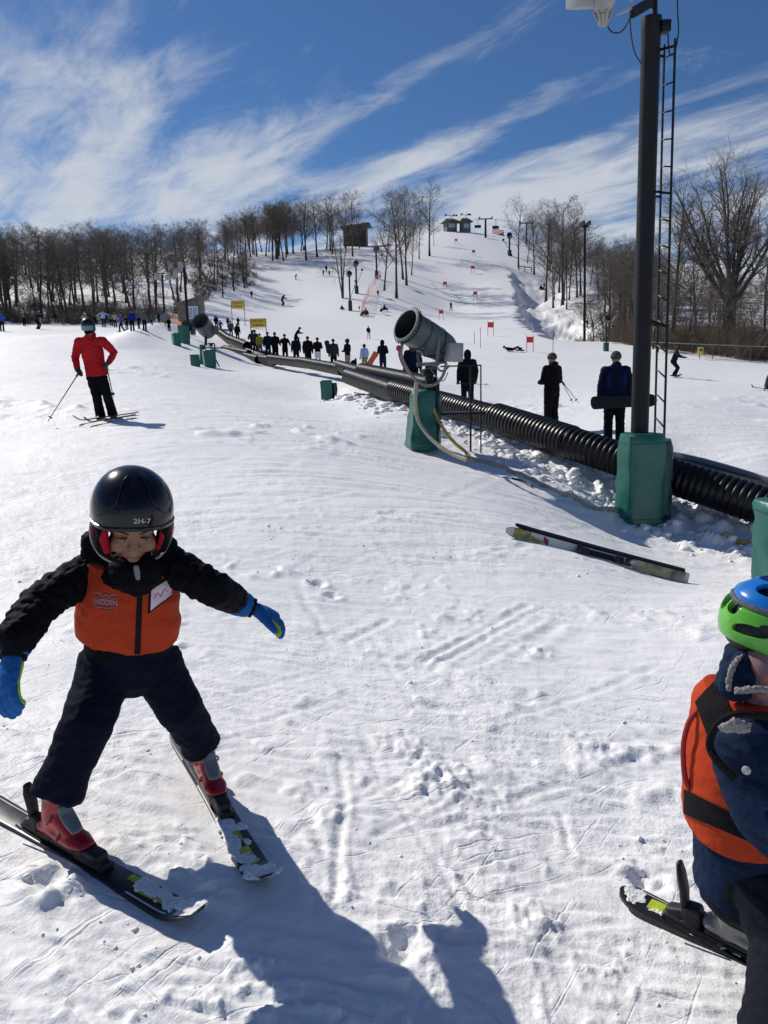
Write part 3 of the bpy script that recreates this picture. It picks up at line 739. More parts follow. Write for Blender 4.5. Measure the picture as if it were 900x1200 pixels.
# ------------------------------------------------------------------ materials of the fixed gear
VINYL = mat('green_vinyl', (.008, .115, .085), .38, spec=.5, var=.18, vscale=5, bump=.6, bscale=7)
VINYL_D = mat('green_vinyl_dark', (.005, .06, .05), .45, var=.2, vscale=5, bump=.2, bscale=12)  # darker green vinyl for side pads, seams, hems and some small pads
STEEL_D = mat('dark_steel', (.008, .009, .012), .5, spec=.25, var=.25, vscale=6)
GALV = mat('galvanised', (.42, .43, .44), .45, metal=.6, var=.2, vscale=12)
GUN = mat('gun_paint', (.082, .102, .104), .42, metal=.15, var=.22, vscale=5, bump=.12, bscale=18)
GUN_D = mat('gun_dark', (.02, .022, .025), .5, var=.2)
HDPE = mat('black_plastic_pipe', (.007, .007, .008), .36, spec=.26, var=.3, vscale=9, bump=.3, bscale=14)
RUBBER = mat('belt_rubber', (.05, .052, .055), .7, var=.3, vscale=4, bump=.3, bscale=40)
ALU = mat('aluminium', (.42, .43, .45), .5, metal=.4, var=.15)
LAMP = mat('lamp_housing', (.26, .27, .28), .4, var=.12, vscale=10)
GLASS = mat('lamp_glass', (.55, .6, .62), .08, spec=.8)
HOSE_Y = mat('yellow_hose', (.42, .31, .07), .55, var=.25, vscale=8)
HOSE_T = mat('tan_hose', (.42, .38, .27), .6, var=.25, vscale=8)
WOOD = mat('weathered_wood', (.17, .145, .12), .85, var=.35, vscale=4, bump=.3, bscale=20)
ROOF_D = mat('dark_roof', (.05, .047, .045), .8, var=.3, vscale=3)
YEL = mat('yellow_sign_board', (.72, .48, .06), .55, var=.08)
RED_F = mat('red_panel', (.75, .04, .03), .6, var=.1)
ORANGE_N = mat('orange_net', (.85, .27, .06), .7, var=.15)
WHITE_P = mat('white_paint', (.75, .76, .77), .5, var=.08)
WIN = mat('window_glass', (.35, .45, .52), .08, spec=.7)
BLK = mat('black_matt', (.012, .012, .014), .6)
BROWN_T = mat('dull_gold_print', (.30, .17, .02), .6)

def pad(name, base, top, hw, hd, rz=0.0, m=None, parent=None, seed=1, flare=0.0, amp=.018, rings=14, n=36):
    """a padded vinyl wrap: soft square section, creased"""
    b = MB(); base = Vector(base); top = Vector(top); d = top-base
    R = Matrix.Rotation(rz, 3, 'Z'); rg = np.random.RandomState(seed); ph = rg.uniform(0, 6, 8)
    vs = []; fs = []
    ts = [0, .02, .06]+list(np.linspace(.12, .9, rings-6))+[.95, .985, 1]
    for t in ts:
        sh = 1-.09*max(0, (t-.93)/.07)**2-.05*max(0, (.04-t)/.04); c = base+d*t
        for j in range(n):
            q = 2*math.pi*j/n; ct, st = math.cos(q), math.sin(q); e = 2/5.5
            x = math.copysign(abs(ct)**e, ct)*hw; y = math.copysign(abs(st)**e, st)*hd
            cr = amp*1.5*(math.sin(3*q+ph[0]+6*t)*math.sin(9*t+ph[1])+.7*math.sin(7*q+ph[2]-11*t)*math.sin(17*t+ph[3])+.6*math.sin(2*q+21*t+ph[4])+.35*math.sin(11*q+ph[5]+31*t)*math.sin(5*t+ph[6]))
            k = sh*(1+flare*(1-t))+cr/max(hw, .05)*.5
            vs.append(c+R@Vector((x*k, y*k, 0)))
    m_ = len(ts)
    for i in range(m_-1):
        for j in range(n):
            j2 = (j+1) % n; fs.append((i*n+j, i*n+j2, (i+1)*n+j2, (i+1)*n+j))
    fs += [tuple(range(n-1, -1, -1)), tuple((m_-1)*n+j for j in range(n))]
    b.add(vs, fs); o = b.build(name, m or VINYL, parent, angle=60)
    if hw > .15 and parent is not None:      # welded seams and the hem of the cover
        for j in (int(n*.61), int(n*.89)):
            s_ = MB(); s_.tube([vs[i*n+j] for i in range(1, m_-1)], .007, 5); s_.build('seam', VINYL_D, o)
        for i in (2, m_-4):
            s_ = MB(); s_.tube([vs[i*n+j]+(vs[i*n+j]-(base+d*ts[i]))*.004 for j in range(n)]+[vs[i*n]], .006, 5); s_.build('hem', VINYL_D, o)
    return o
def smooth_path(pts, k=6):
    pts = [Vector(p) for p in pts]; out = []
    for i in range(len(pts)-1):
        p0 = pts[max(i-1, 0)]; p1 = pts[i]; p2 = pts[i+1]; p3 = pts[min(i+2, len(pts)-1)]
        for j in range(k):
            t = j/k; t2, t3 = t*t, t*t*t
            out.append(.5*((2*p1)+(p2-p0)*t+(2*p0-5*p1+4*p2-p3)*t2+(3*p1-p0-3*p2+p3)*t3))
    out.append(pts[-1]); return out

# ------------------------------------------------------------------ the tall light mast
def light_mast():
    d = 11.1; g = GD(750, d, 560)
    r = empty('light_mast', g, 0, 'tall dark steel light mast with ladder, floodlights and green padding', 'light mast')
    L = lambda px, py, dd=d: W(px, py, dd)-g
    foot, top = L(746.6, 612), L(763.6, 21)
    b = MB(); b.lathe(foot-Vector((0, 0, .4)), top, [(0, .125), ((top-foot).length*.5+.2, .122), ((top-foot).length+.17, .124), ((top-foot).length+.4-.2, .132), ((top-foot).length+.4, .132)], 28); b.build('pole', STEEL_D, r)
    b = MB(); b.tube([L(767, 22), L(768.5, -50)], .036, 12); b.build('top_post', STEEL_D, r)
    b = MB(); b.bar(L(765, 1), L(741, 15, 10.7), .06, .12); b.bar(L(766, -12), L(745, -20, 10.7), .06, .10); b.build('cross_arm', STEEL_D, r)
    # floodlight seen from below and behind
    def flood(c, ax, s, name='floodlight'):
        c = Vector(c); ax = Vector(ax).normalized(); b = MB()
        b.lathe(c, c+ax, [(0, .06*s), (.03*s, .105*s), (.10*s, .15*s), (.20*s, .19*s), (.30*s, .215*s), (.32*s, .235*s), (.35*s, .235*s), (.36*s, .20*s)], 28)
        o = b.build(name, LAMP, r)
        b = MB(); b.lathe(c+ax*(.345*s), c+ax, [(0, .215*s), (.012*s, .20*s), (.02*s, .05*s)], 24); b.build('lens', GLASS, o)
        b = MB(); b.lathe(c-ax*(.15*s), c+ax, [(0, .04*s), (.02*s, .065*s), (.11*s, .075*s), (.16*s, .09*s)], 18); sa, su = frame(ax)
        for q in range(6):
            a_ = q*math.pi/3; b.bar(c-ax*(.09*s)+(sa*math.cos(a_)+su*math.sin(a_))*(.06*s), c+ax*(.05*s)+(sa*math.cos(a_)+su*math.sin(a_))*(.125*s), .02*s, .035*s)
        b.build('lamp_socket', LAMP, o)
        return o
    f1 = flood(L(707, 17, 10.4), (-.10, -.30, .95), .88)
    b = MB(); b.box(L(684, -2, 10.4), (.34, .30, .22), Euler((.3, -.12, .3)).to_matrix(), 0, .03); b.build('ballast_housing', LAMP, r)
    flood(L(742, -7, 10.9), (.1, -.25, .97), .55)
    b = MB(); b.tube([L(724, 17, 10.5), L(741, 9, 10.7)], .016, 8); b.build('bracket', ALU, r)
    cab = MB(); cab.tube(smooth_path([L(712, 31, 10.4), L(718, 38, 10.4), L(728, 37, 10.5), L(736, 26, 10.6), L(740, 14, 10.7)]), .009, 6)
    cab.tube(smooth_path([L(738, 15, 10.7), L(739.5, 40, 10.8), L(744, 62, 10.9), L(752, 75, 11.0)]), .009, 6)
    cab.tube(smooth_path([L(793, -40, 10.9), L(794, 10, 10.9), L(795, 38, 10.9), L(791, 60, 10.9), L(786, 65, 11), L(783.5, 55, 11), L(783, 40, 11.05)]), .009, 6)
    cab.build('cable', BLK, r)
    b = MB(); b.box(L(779, 32, 11.05), (.12, .16, .14), None, 0, .01); b.bar(L(772, 33, 11.1), L(776, 33, 11.1), .1, .06); b.build('junction_box', STEEL_D, r)
    # ladder: two rails, rungs
    l0, l1 = L(766.0, 560, 11.15), L(778.6, 52, 11.15); r0, r1 = L(776.5, 575, 10.88), L(791.3, 45, 10.85)
    b = MB(); b.bar(l0, l1, .022, .03); b.bar(r0, r1, .024, .03)
    for t in (.985, .68, .385):
        pl = l0.lerp(l1, t); pr = r0.lerp(r1, t); ax = foot.lerp(top, (pl.z-foot.z)/(top.z-foot.z))
        b.bar(ax+Vector((.1, 0, 0)), pr, .02, .03); b.bar(ax+Vector((.1, .02, -.06)), pl-Vector((0, 0, .06)), .02, .03)
    lad = b.build('ladder', STEEL_D, r)
    for k in range(17):
        t = .035+k*.0585; b = MB(); b.tube([l0.lerp(l1, t), r0.lerp(r1, t)], .011, 6); b.build('rung', STEEL_D, lad)
    pad('pad', L(748.5, 611, 10.95), L(752.5, 508, 10.95), .272, .25, .15, VINYL, r, 3, .06)
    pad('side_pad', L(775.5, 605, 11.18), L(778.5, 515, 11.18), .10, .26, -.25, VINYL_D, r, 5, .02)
light_mast()
def edge_pad():
    g = GD(921, 6.5, 690)
    r = empty('padded_post', g, 0, 'short green padded post cut off by the right edge of the picture', 'padded post')
    b = MB(); b.tube([(0, 0, -.2), (0, 0, .95)], .06, 14); b.build('pole', STEEL_D, r)
    t = W(921, 586, 6.5)-g; pad('pad', (0, 0, -.05), t, .215, .19, .1, VINYL, r, 8, .03)
edge_pad()

# ------------------------------------------------------------------ snow gun by the pipe
def snow_gun():
    g = GD(497, 13.0, 520)
    r = empty('snow_gun', g, 0, 'big grey fan snow gun tilted skyward on a green padded post', 'snow gun')
    L = lambda px, py, dd=13.0: W(px, py, dd)-g
    ax = Vector((-.72, -.56, .41)).normalized(); P0 = L(475, 380, 12.6); rear = P0-ax*1.02
    b = MB(); n = 40
    b.lathe(rear, P0, [(0, .17), (.03, .215), (.12, .245), (.34, .262), (.55, .268), (.80, .262), (.95, .268), (1.0, .272), (1.02, .262), (1.02, .246), (.62, .235), (.60, .05)], n); b.build('barrel', GUN, r)
    b = MB(); b.lathe(rear, P0, [(1.012, .2455), (.96, .236), (.62, .228), (.61, .226)], n, closed=False); b.build('mouth_shade', GUN_D, r)  # dark sleeve: the shade inside the barrel mouth put into colour
    b = MB(); b.lathe(rear+ax*.58, P0, [(0, .228), (.015, .226), (.02, .09), (.05, .06), (.16, .045), (.17, .001)], 28)
    s, u = frame(ax)
    fan = b.build('motor_hub', GUN_D, r)
    for k in range(9):
        a = 2*math.pi*k/9; e = s*math.cos(a)+u*math.sin(a); t = s*-math.sin(a)+u*math.cos(a); c = rear+ax*.68
        MB().add([c+e*.06+t*.02-ax*.03, c+e*.06-t*.02+ax*.03, c+e*.21-t*.045+ax*.02, c+e*.21+t*.045-ax*.03, c+e*.06+t*.02-ax*.022, c+e*.06-t*.02+ax*.038, c+e*.21-t*.045+ax*.028, c+e*.21+t*.045-ax*.022],
                 [(0, 1, 2, 3), (7, 6, 5, 4), (0, 4, 5, 1), (1, 5, 6, 2), (2, 6, 7, 3), (3, 7, 4, 0)]).build('fan_blade', GUN_D, fan)
    b = MB()
    for k, (t0, rr) in enumerate(((.90, .283), (.985, .283))):
        b.lathe(rear+ax*t0, P0, [(0, .262), (.0, rr), (.028, rr), (.028, .262)], n, closed=False)
    rim = b.build('nozzle_ring', GUN, r)
    b = MB()
    for k in range(30):
        a = 2*math.pi*k/30; e = s*math.cos(a)+u*math.sin(a); c = P0-ax*.055+e*.285; b.lathe(c-e*.01, c+e, [(0, .016), (.03, .014), (.045, .008)], 7)
    b.build('nozzle', GUN_D, r)
    b = MB(); b.lathe(rear-ax*.10, rear, [(0, .09), (.03, .15), (.12, .19), (.16, .20)], 28); b.build('intake_cowl', GUN, r)
    # seam bands and cables on the barrel
    b = MB()
    for t0 in (.33, .66): b.lathe(rear+ax*t0, P0, [(0, .255), (0, .272), (.02, .272), (.02, .255)], n, closed=False)
    for t0, t1, a0 in ((.3, .95, 4.0), (.5, .97, 4.5), (.1, .7, 5.2)):
        pts = []
        for k in range(12):
            t = t0+(t1-t0)*k/11; a = a0+.5*math.sin(k*.7); pts.append(rear+ax*t+(s*math.cos(a)+u*math.sin(a))*.278)
        b.tube(pts, .009, 6)
    b.build('cable', GUN_D, r)
    b = MB(); b.box(L(532, 413, 12.8), (.25, .20, .30), Euler((0, .04, .35)).to_matrix(), 0, .012); bx = b.build('control_box', mat('box_grey', (.33, .34, .35), .5, metal=.2, var=.15), r)
    b = MB(); b.box(L(532, 413, 12.8)+Vector((.03, -.106, 0)), (.20, .012, .25), Euler((0, .04, .35)).to_matrix(), 0, .004); b.build('box_door', mat('box_grey', (.33, .34, .35)), bx)
    # cradle, column, brackets
    b = MB(); c0 = (rear+P0)/2; dn = Vector((0, 0, -1))
    for sd in (-1, 1): 
        b.bar(c0+s*(.285*sd), c0+s*(.22*sd)+dn*.42, .05, .03); 
    b.bar(c0+s*.25+dn*.42, c0-s*.25+dn*.42, .07, .06); b.bar(L(489, 428), L(523, 424), .09, .05); b.bar(L(492, 436), L(512, 430), .06, .06)
    b.build('cradle', GUN, r)
    b = MB(); b.tube([L(503, 428, 13.05), L(503.5, 528, 13.05)], .07, 16); b.tube([L(511, 432, 12.95), L(511.5, 480, 12.95)], .018, 8); b.lathe(L(503, 440, 13.05), L(503, 430, 13.05), [(0, .11), (.06, .12), (.1, .1)], 18); b.box(L(510, 455, 13.1), (.14, .14, .26), None, 0, .01); b.build('column', STEEL_D, r)
    pad('pad', L(492.5, 527, 12.85), L(496.5, 458, 12.95), .17, .18, .25, VINYL, r, 11, .42, .022)
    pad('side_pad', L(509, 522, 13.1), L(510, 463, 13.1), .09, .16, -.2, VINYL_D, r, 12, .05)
    hz_ = MB()
    hz_.tube(smooth_path([L(472, 402, 12.7), L(470, 415, 12.7), L(476, 430, 12.75), L(487, 445, 12.8), L(500, 452, 12.8), L(512, 449, 12.8), L(520, 438, 12.8), L(523, 425, 12.8)]), .026, 8)
    hz_.tube(smooth_path([L(511, 427, 12.8), L(515, 434, 12.8), L(521, 434, 12.8), L(527, 428, 12.8)]), .018, 8)
    hz_.tube(smooth_path([L(505, 433, 12.8), L(512, 442, 12.75), L(520, 446, 12.75), L(525, 436, 12.75)]), .008, 6)
    hz_.build('feed_hose', mat('grey_hose', (.20, .20, .19), .6, var=.2), r)
    b = MB()
    b.tube(smooth_path([L(469, 405, 12.7), L(467.5, 415, 12.7), L(472, 428, 12.75), L(478, 436, 12.8)]), .014, 6)
    b.ell(L(466.5, 408, 12.65), (.035, .035, .05)); b.build('hose_coupling', mat('red_coupling', (.35, .05, .07), .5), r)
    t = empty('service_platform', GD(553, 13.3), 0, 'steel service platform with railing beside the snow gun', 'platform'); tg = t.location.copy()
    M2 = lambda px, py, dd: W(px, py, dd)-tg
    b = MB(); b.box((M2(514, 484.5, 13.2)+M2(566, 483.5, 13.3))/2+Vector((0, .1, 0)), (.78, .5, .035)); b.build('deck', STEEL_D, t)
    for px_, w in ((551.5, .030), (563.5, .022)):
        b = MB(); b.bar(M2(px_, 428, 13.2), M2(px_, 540, 13.2), w, w); b.build('post', STEEL_D, t)
    b = MB(); b.bar(M2(516, 429.5, 13.2), M2(564, 428, 13.2), .024, .024); b.build('handrail', STEEL_D, t)
    # loose hoses down to the snow
    h = MB(); h.tube(smooth_path([L(488, 448, 12.75), L(487, 470, 12.7), L(490, 492, 12.65), L(500, 508, 12.5), L(514, 522, 12.3), L(530, 532, 12.1), L(547, 539, 11.9)])+[], .034, 10)
    o = h.build('hose', HOSE_T, None); o.location = g; tag(o, 'pale tan hose hanging from the snow gun to the snow', 'hose')
    h = MB(); h.tube(smooth_path([L(506, 474, 12.8), L(512, 488, 12.7), L(522, 506, 12.4), L(534, 520, 12.2), L(545, 529, 12.1), L(552, 539, 11.9)]), .026, 9)
    o = h.build('hose', HOSE_Y, None); o.location = g; tag(o, 'yellow hose running steeply down beside the gun pad', 'hose')
snow_gun()
def ground_hose(pxs, rr, m, label, kw=.85, cat='hose'):
    pts = []
    for px_, py_ in pxs:
        q = G(px_, py_); pts.append(q)
    pts = smooth_path(pts, 5); pts = [Vector((p.x, p.y, float(surf(p.x, p.y)[0])+rr*kw)) for p in pts]
    g = pts[0].copy(); b = MB(); b.tube([p-g for p in pts], rr, 8); o = b.build('hose', m); o.location = g; tag(o, label, cat)
ground_hose([(547, 537), (566, 541), (600, 553), (625, 563), (652, 577), (676, 586), (700, 597), (724, 606)], .030, HOSE_T, 'long tan hose lying across the snow to the light mast')
ground_hose([(826, 629), (845, 633), (866, 637), (884, 645), (905, 655)], .032, HOSE_Y, 'yellow hose end lying on the snow right of the light mast', 1.3)
ground_hose([(600, 560), (611, 563), (623, 569)], .02, GUN_D, 'short dark stick lying in the snow below the pipe', .6, 'stick')
ground_hose([(670, 556), (684, 561), (697, 567)], .022, HOSE_T, 'stub of tan hose poking out of the snow under the pipe', .5)

# ------------------------------------------------------------------ black corrugated pipes along the lift
def pipe(a, b, R, label, pitch=.105, n=30, sink=.0):
    a = Vector(a); b = Vector(b); L_ = (b-a).length; g = Vector((a.x, a.y, hz(a.x, a.y)))
    prof = []; k = int(L_/pitch)
    for i in range(k):
        t = i*pitch
        dp_ = .915 if pitch < .12 else .87
        prof += [(t, R*dp_), (t+pitch*.22, R*dp_), (t+pitch*.36, R*.99), (t+pitch*.50, R), (t+pitch*.78, R), (t+pitch*.92, R*.99)]
    prof.append((k*pitch, R*.915)); prof += [(k*pitch, R*.86), (k*pitch*.5, R*.85), (0, R*.86), (0, R*.915)]
    m = MB(); m.lathe(a-g, b-g, prof, n, closed=False); o = m.build('corrugated_pipe', HDPE, None, angle=60); o.location = g
    tag(o, label, 'pipe', 'black corrugated pipes along the conveyor lift'); return o
pipe(W(935, 606, 10.1), W(667, 518.5, 12.75), .275, 'nearest black corrugated pipe, passing behind the light mast')
pipe(W(671, 519, 12.7), W(580, 489, 14.7), .285, 'black corrugated pipe below the man in the grey beanie')
pipe(W(588, 492, 14.6), W(461, 456.5, 18.6), .25, 'black corrugated pipe passing behind the snow gun post')
pipe(W(465, 460, 18.6), W(409, 441, 23.5), .245, 'lower of two side-by-side black pipes left of the snow gun')
pipe(W(505, 452, 18.9), W(424, 434.5, 24.5), .245, 'upper of two side-by-side black pipes left of the snow gun')
pipe(W(432, 440, 25), W(397, 429, 31), .24, 'short black pipe below the child with the orange snowboard', .13, 22)
pipe(W(402, 433.5, 30), W(351, 424, 37), .24, 'black pipe under the feet of the middle of the queue', .13, 20)
pipe(W(360, 426, 37), W(316, 420.5, 43), .25, 'black pipe below the man in the yellow-green jacket', .13, 18)
pipe(W(322, 423, 43), W(297, 419, 48), .25, 'small black pipe just left of the yellow-green jacket', .13, 18)
pipe(W(303, 421.5, 46), W(283, 416, 52), .25, 'black pipe with open end right of the green tubs', .13, 18)
pipe(W(292, 415, 50), W(262, 408.5, 55), .26, 'smooth looking black pipe behind the green tubs', .13, 18)
pipe(W(290, 406, 55), W(268, 397, 62), .34, 'wide black pipe slanting up towards the hut', .13, 18)
pipe(W(270, 398, 62), W(258, 390, 68), .34, 'farthest black pipe near the small snow gun', .13, 18)
def conveyor(pts, w, label, name='conveyor_belt'):
    pts = smooth_path(pts, 5); g = pts[0].copy(); side = []
    for i, p in enumerate(pts):
        d = pts[min(i+1, len(pts)-1)]-pts[max(i-1, 0)]; s, u = frame(d); side.append((s, u))
    r = empty(name, g, 0, label, 'conveyor lift')
    for nm, off, wd, hh, z0, m in (('belt', 0, w, .05, .04, RUBBER), ('side_rail', w/2+.05, .07, .16, .06, ALU), ('side_rail', -w/2-.05, .07, .16, .06, ALU), ('skirt', -w/2-.10, .03, .30, -.06, STEEL_D)):
        b = MB(); vs = []; fs = []
        for i, p in enumerate(pts):
            s, u = side[i]; c = p-g+s*off+Vector((0, 0, z0))
            vs += [c-s*wd/2-u*hh/2, c+s*wd/2-u*hh/2, c+s*wd/2+u*hh/2, c-s*wd/2+u*hh/2]
        for i in range(len(pts)-1):
            for j in range(4): fs.append((i*4+j, i*4+(j+1) % 4, (i+1)*4+(j+1) % 4, (i+1)*4+j))
        fs += [(3, 2, 1, 0), tuple(len(vs)-4+k for k in range(4))]
        b.add(vs, fs); b.build(nm, m, r)
    b = MB()
    for i in range(len(pts)-1):
        for q in range(5):
            p = pts[i].lerp(pts[i+1], q/5); s, u = side[i]; b.bar(p-g+Vector((0, 0, .072))-s*w*.48, p-g+Vector((0, 0, .072))+s*w*.48, .04, .02)
    b.build('cleat', RUBBER, r)
def onG(px, d, dz=0.0): 
    p = GD(px, d); p.z += dz; return p
conveyor([W(985, 601, 10.7), W(900, 577, 11.5), W(845, 560, 12.1), W(785, 543, 12.9), W(757, 538, 13.2)], .62, 'near end of the ribbed conveyor lift coming out right of the mast')
conveyor([onG(336, 45, .05), onG(315, 50, .08), onG(296, 55, .08), onG(281, 61, .08), onG(266, 67, .08), onG(255, 72, .05)], .8, 'far stretch of the conveyor lift climbing to the hut')

# ------------------------------------------------------------------ pads, tubs and gear on the left
def tub(px, py, wpx, hpx, label, seed, dark=False, flare=.0):
    g = G(px, py); d = g.y; hw = wpx/2*d/900; h = hpx*d/900
    o = pad('green_pad', (0, 0, -.1), (0, 0, h), hw, hw*.8, seed*.4, VINYL_D if dark else VINYL, None, seed, flare, .02, 10, 24); o.location = g
    tag(o, label, 'pad', 'green pads around snowmaking hydrants')
    return g, d
tub(383, 469, 16, 23, 'lone green pad standing in the snow mid-picture', 4)
tub(391.5, 466, 6, 17, 'narrow dark flap leaning on the lone green pad mid-picture', 6, True)
tub(229, 429, 9, 13, 'small square green pad left of the bigger green pair', 7)
tub(246, 431, 14, 20, 'larger green tub in front of the tube end, right of the small square pad', 9, flare=-.15)
tub(238, 427, 7, 22, 'tall thin green pad behind the larger green tub', 12)
tub(207, 405, 11, 14, 'green pad at the foot of the far light post, left one', 13)
tub(216, 402, 12, 20, 'tall green pad wrapped at the foot of the far light post', 14)
def hydrant():
    g = G(250, 430); d = g.y; s = d/900
    r = empty('hydrant_frame', g, 0, 'black pipe frame standing over the green tubs', 'hydrant'); b = MB()
    for x in (-8, 3): b.tube([(x*s, 0, 0), (x*s, 0, 26*s)], .03, 6)
    b.tube([(-12*s, 0, 22*s), (12*s, .1, 21*s)], .03, 6); b.tube([(8*s, -.2, 0), (-2*s, .1, 19*s)], .03, 6); b.build('frame', STEEL_D, r)
    b = MB(); b.lathe((-1*s, 0, 23*s), (-1*s, 0, 30*s), [(0, .07), (.08, .07), (.12, .16), (.16, .16)], 12); b.build('valve', STEEL_D, r)
hydrant()
def small_gun(px, py, d, R, ax, label, postm=STEEL_D, ln=.8, name='snow_gun'):
    g = GD(px, d); c = W(px, py, d)-g; ax = Vector(ax).normalized(); r = empty(name, g, 0, label, 'snow gun')
    b = MB(); b.lathe(c-ax*ln*.6, c, [(0, R*.6), (.05, R*.85), (ln*.4, R), (ln*.9, R), (ln, R*1.05), (ln, R*.9), (ln*.5, R*.85), (ln*.5, R*.1)], 22); b.build('barrel', GUN, r)
    b = MB(); b.tube([(c.x, c.y+.1, -.3), c-ax*ln*.2], R*.16, 8); b.bar(c-Vector((R*1.1, 0, 0)), c+Vector((R*1.1, 0, 0)), .05, .05); b.build('post', postm, r)
    b = MB(); b.box((c.x+R*1.2, c.y+.2, c.z-R*.5), (R*.8, R*.5, R*1.0), None, 0, .02); b.build('control_box', GUN, r)
    return r
small_gun(239, 382, 48, .52, (-.22, -.85, .5), 'grey fan snow gun with wide mouth in front of the hut', ln=1.3)
small_gun(217, 385, 56, .42, (.5, -.6, .35), 'dark fan snow gun half hidden behind the far light post', ln=1.0)
def post_gun(px, pyb, pyt, label, pads=True, side=1, R=.45):
    g = G(px, pyb); d = g.y; t = W(px, pyt, d)-g; r = empty('tower_snow_gun', g, 0, label, 'snow gun'); s = d/900
    b = MB(); b.tube([(0, 0, -.3), (0, 0, t.z)], .13*d/130, 8); b.build('post', STEEL_D, r)
    R = R*d/130; ax = Vector((side*.25, -.75, .45)).normalized(); c = Vector((0, 0, t.z))
    b = MB(); b.lathe(c-ax*R, c, [(0, R*.6), (.1, R*.9), (R*.9, R), (R*1.6, R), (R*1.7, R*.9), (R*.8, R*.8), (R*.8, .05)], 14); b.build('barrel', GUN, r)
    b = MB(); b.tube([(side*.1, 0, t.z*.35), (side*1.0*d/130, 0, t.z*.75)], .04*d/130, 5); b.box((side*1.0*d/130, 0, t.z*.8), (.35*d/130, .2, .3*d/130)); b.build('bracket', STEEL_D, r)
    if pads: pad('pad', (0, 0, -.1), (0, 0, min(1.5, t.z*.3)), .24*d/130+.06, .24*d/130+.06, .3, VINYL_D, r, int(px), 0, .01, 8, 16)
post_gun(410.5, 364, 321, 'snow gun on a post nearest the forked low tree')
post_gun(418, 345, 309, 'snow gun on a post just uphill of the forked low tree')
post_gun(441.5, 326, 292, 'snow gun on a post highest on the left shoulder')
post_gun(597, 300, 276, 'snow gun on a post at the top right edge of the run', side=-1)
post_gun(710, 413, 374, 'snow gun on a leaning-braced post left of the light mast', side=1, R=.62)
def lamp_post(px, pyb, pyt, d, heads, label, dx=0.0):
    g = GD(px, d, pyb); t = W(px+dx, pyt, d)-g; r = empty('light_post', g, 0, label, 'light post'); s = d/900
    b = MB(); b.tube([(0, 0, -.3), t], .085, 10); b.build('pole', STEEL_D, r)
    b = MB(); b.bar((t.x+heads[0][0]*s, t.y, t.z+.1), (t.x+heads[-1][0]*s, t.y, t.z+.1), .06, .06); b.build('cross_arm', STEEL_D, r)
    for (hx, hy, w, h, tilt) in heads:
        b = MB(); b.box((t.x+hx*s, t.y-.1, t.z-hy*s), (w*s, .3, h*s), Euler((.35, tilt, 0)).to_matrix(), 0, .03); b.build('lamp', LAMP, r)
lamp_post(222, 404, 314, 50, ((-9, 6, 4, 12, .5), (-3, -1, 5, 9, .1)), 'light post with two tilted lamps in front of the hut', -6.5)
lamp_post(194, 391, 322, 62, ((-6, 2, 5, 7, .3), (7, 2, 6, 6, -.2)), 'light post with a pair of lamps, left of the hut', -4)
def hut():
    g = GD(228, 78); s = 78/900
    r = empty('lift_hut', g, 0, 'small grey wooden lift hut with slanted roof and pale window glass', 'hut'); w, dp = 25*s, 2.2; h0, h1 = 24*s, 30*s
    b = MB(); vs = [(-w/2, -dp/2, -.5), (w/2, -dp/2, -.5), (w/2, dp/2, -.5), (-w/2, dp/2, -.5), (-w/2, -dp/2, h0), (w/2, -dp/2, h1), (w/2, dp/2, h1), (-w/2, dp/2, h0)]
    b.add(vs, [(3, 2, 1, 0), (0, 1, 5, 4), (1, 2, 6, 5), (2, 3, 7, 6), (3, 0, 4, 7), (4, 5, 6, 7)]); wl = b.build('wall', WOOD, r)
    for k in range(9):
        b = MB(); x = -w/2+(k+.5)*w/9; zt = h0+(h1-h0)*(k+.5)/9; b.box((x, -dp/2-.012, zt/2-.25), (w/9-.02, .03, zt+.45)); b.build('plank', WOOD, wl)
    b = MB(); b.bar((-w/2-.35, 0, h0-.02), (w/2+.35, 0, h1+.16), dp+.7, .12); b.build('roof', mat('grey_roof', (.17, .155, .135), .85, var=.2), r)
    b = MB(); wx, wz, ww, wh = .18*w, h0*.60, .95, 1.1
    for (cx, cz, sx, sz) in ((wx-ww/2, wz, .09, wh+.09), (wx+ww/2, wz, .09, wh+.09), (wx, wz-wh/2, ww-.09, .09), (wx, wz+wh/2, ww-.09, .09), (wx, wz, .05, wh-.09)): b.box((cx, -dp/2-.06, cz), (sx, .08, sz))
    f = b.build('window', WHITE_P, r); b = MB(); b.box((wx, -dp/2-.035, wz), (ww-.09, .02, wh-.09)); b.build('pane', WIN, f)
hut()
def banner(px, pyc, wpx, hpx, d, label, rz=0.0):
    c = W(px, pyc, d); g = Vector((c.x, c.y, hz(c.x, c.y))); s = d/900; r = empty('yellow_sign', g, rz, label, 'sign', 'yellow signs on the beginner slope'); z = c.z-g.z
    b = MB(); b.box((0, 0, z), (wpx*s, .05, hpx*s), None, 0, .01); b.build('board', YEL, r)
    for sx in (-1, 1):
        b = MB(); b.tube([(sx*wpx*s*.52, .03, -.3), (sx*wpx*s*.52, .03, z+hpx*s*.5)], .03, 6); b.build('post', STEEL_D, r)
    b = MB(); rg = random.Random(int(px))
    for row, n in ((.22, 6), (-.24, 7)):
        for k in range(n):
            w_ = wpx*s*.72/n; x = -wpx*s*.36+w_*(k+.5); b.box((x, -.03, z+row*hpx*s), (w_*rg.uniform(.4, .75), .012, hpx*s*rg.uniform(.16, .26)))
    b.build('lettering', BROWN_T, r)
banner(278.5, 357, 14, 8.5, 84, 'yellow sign board uphill, to the right of the hut')
banner(302.5, 378.5, 17, 10, 66, 'yellow sign board lower down, above the head of the queue')
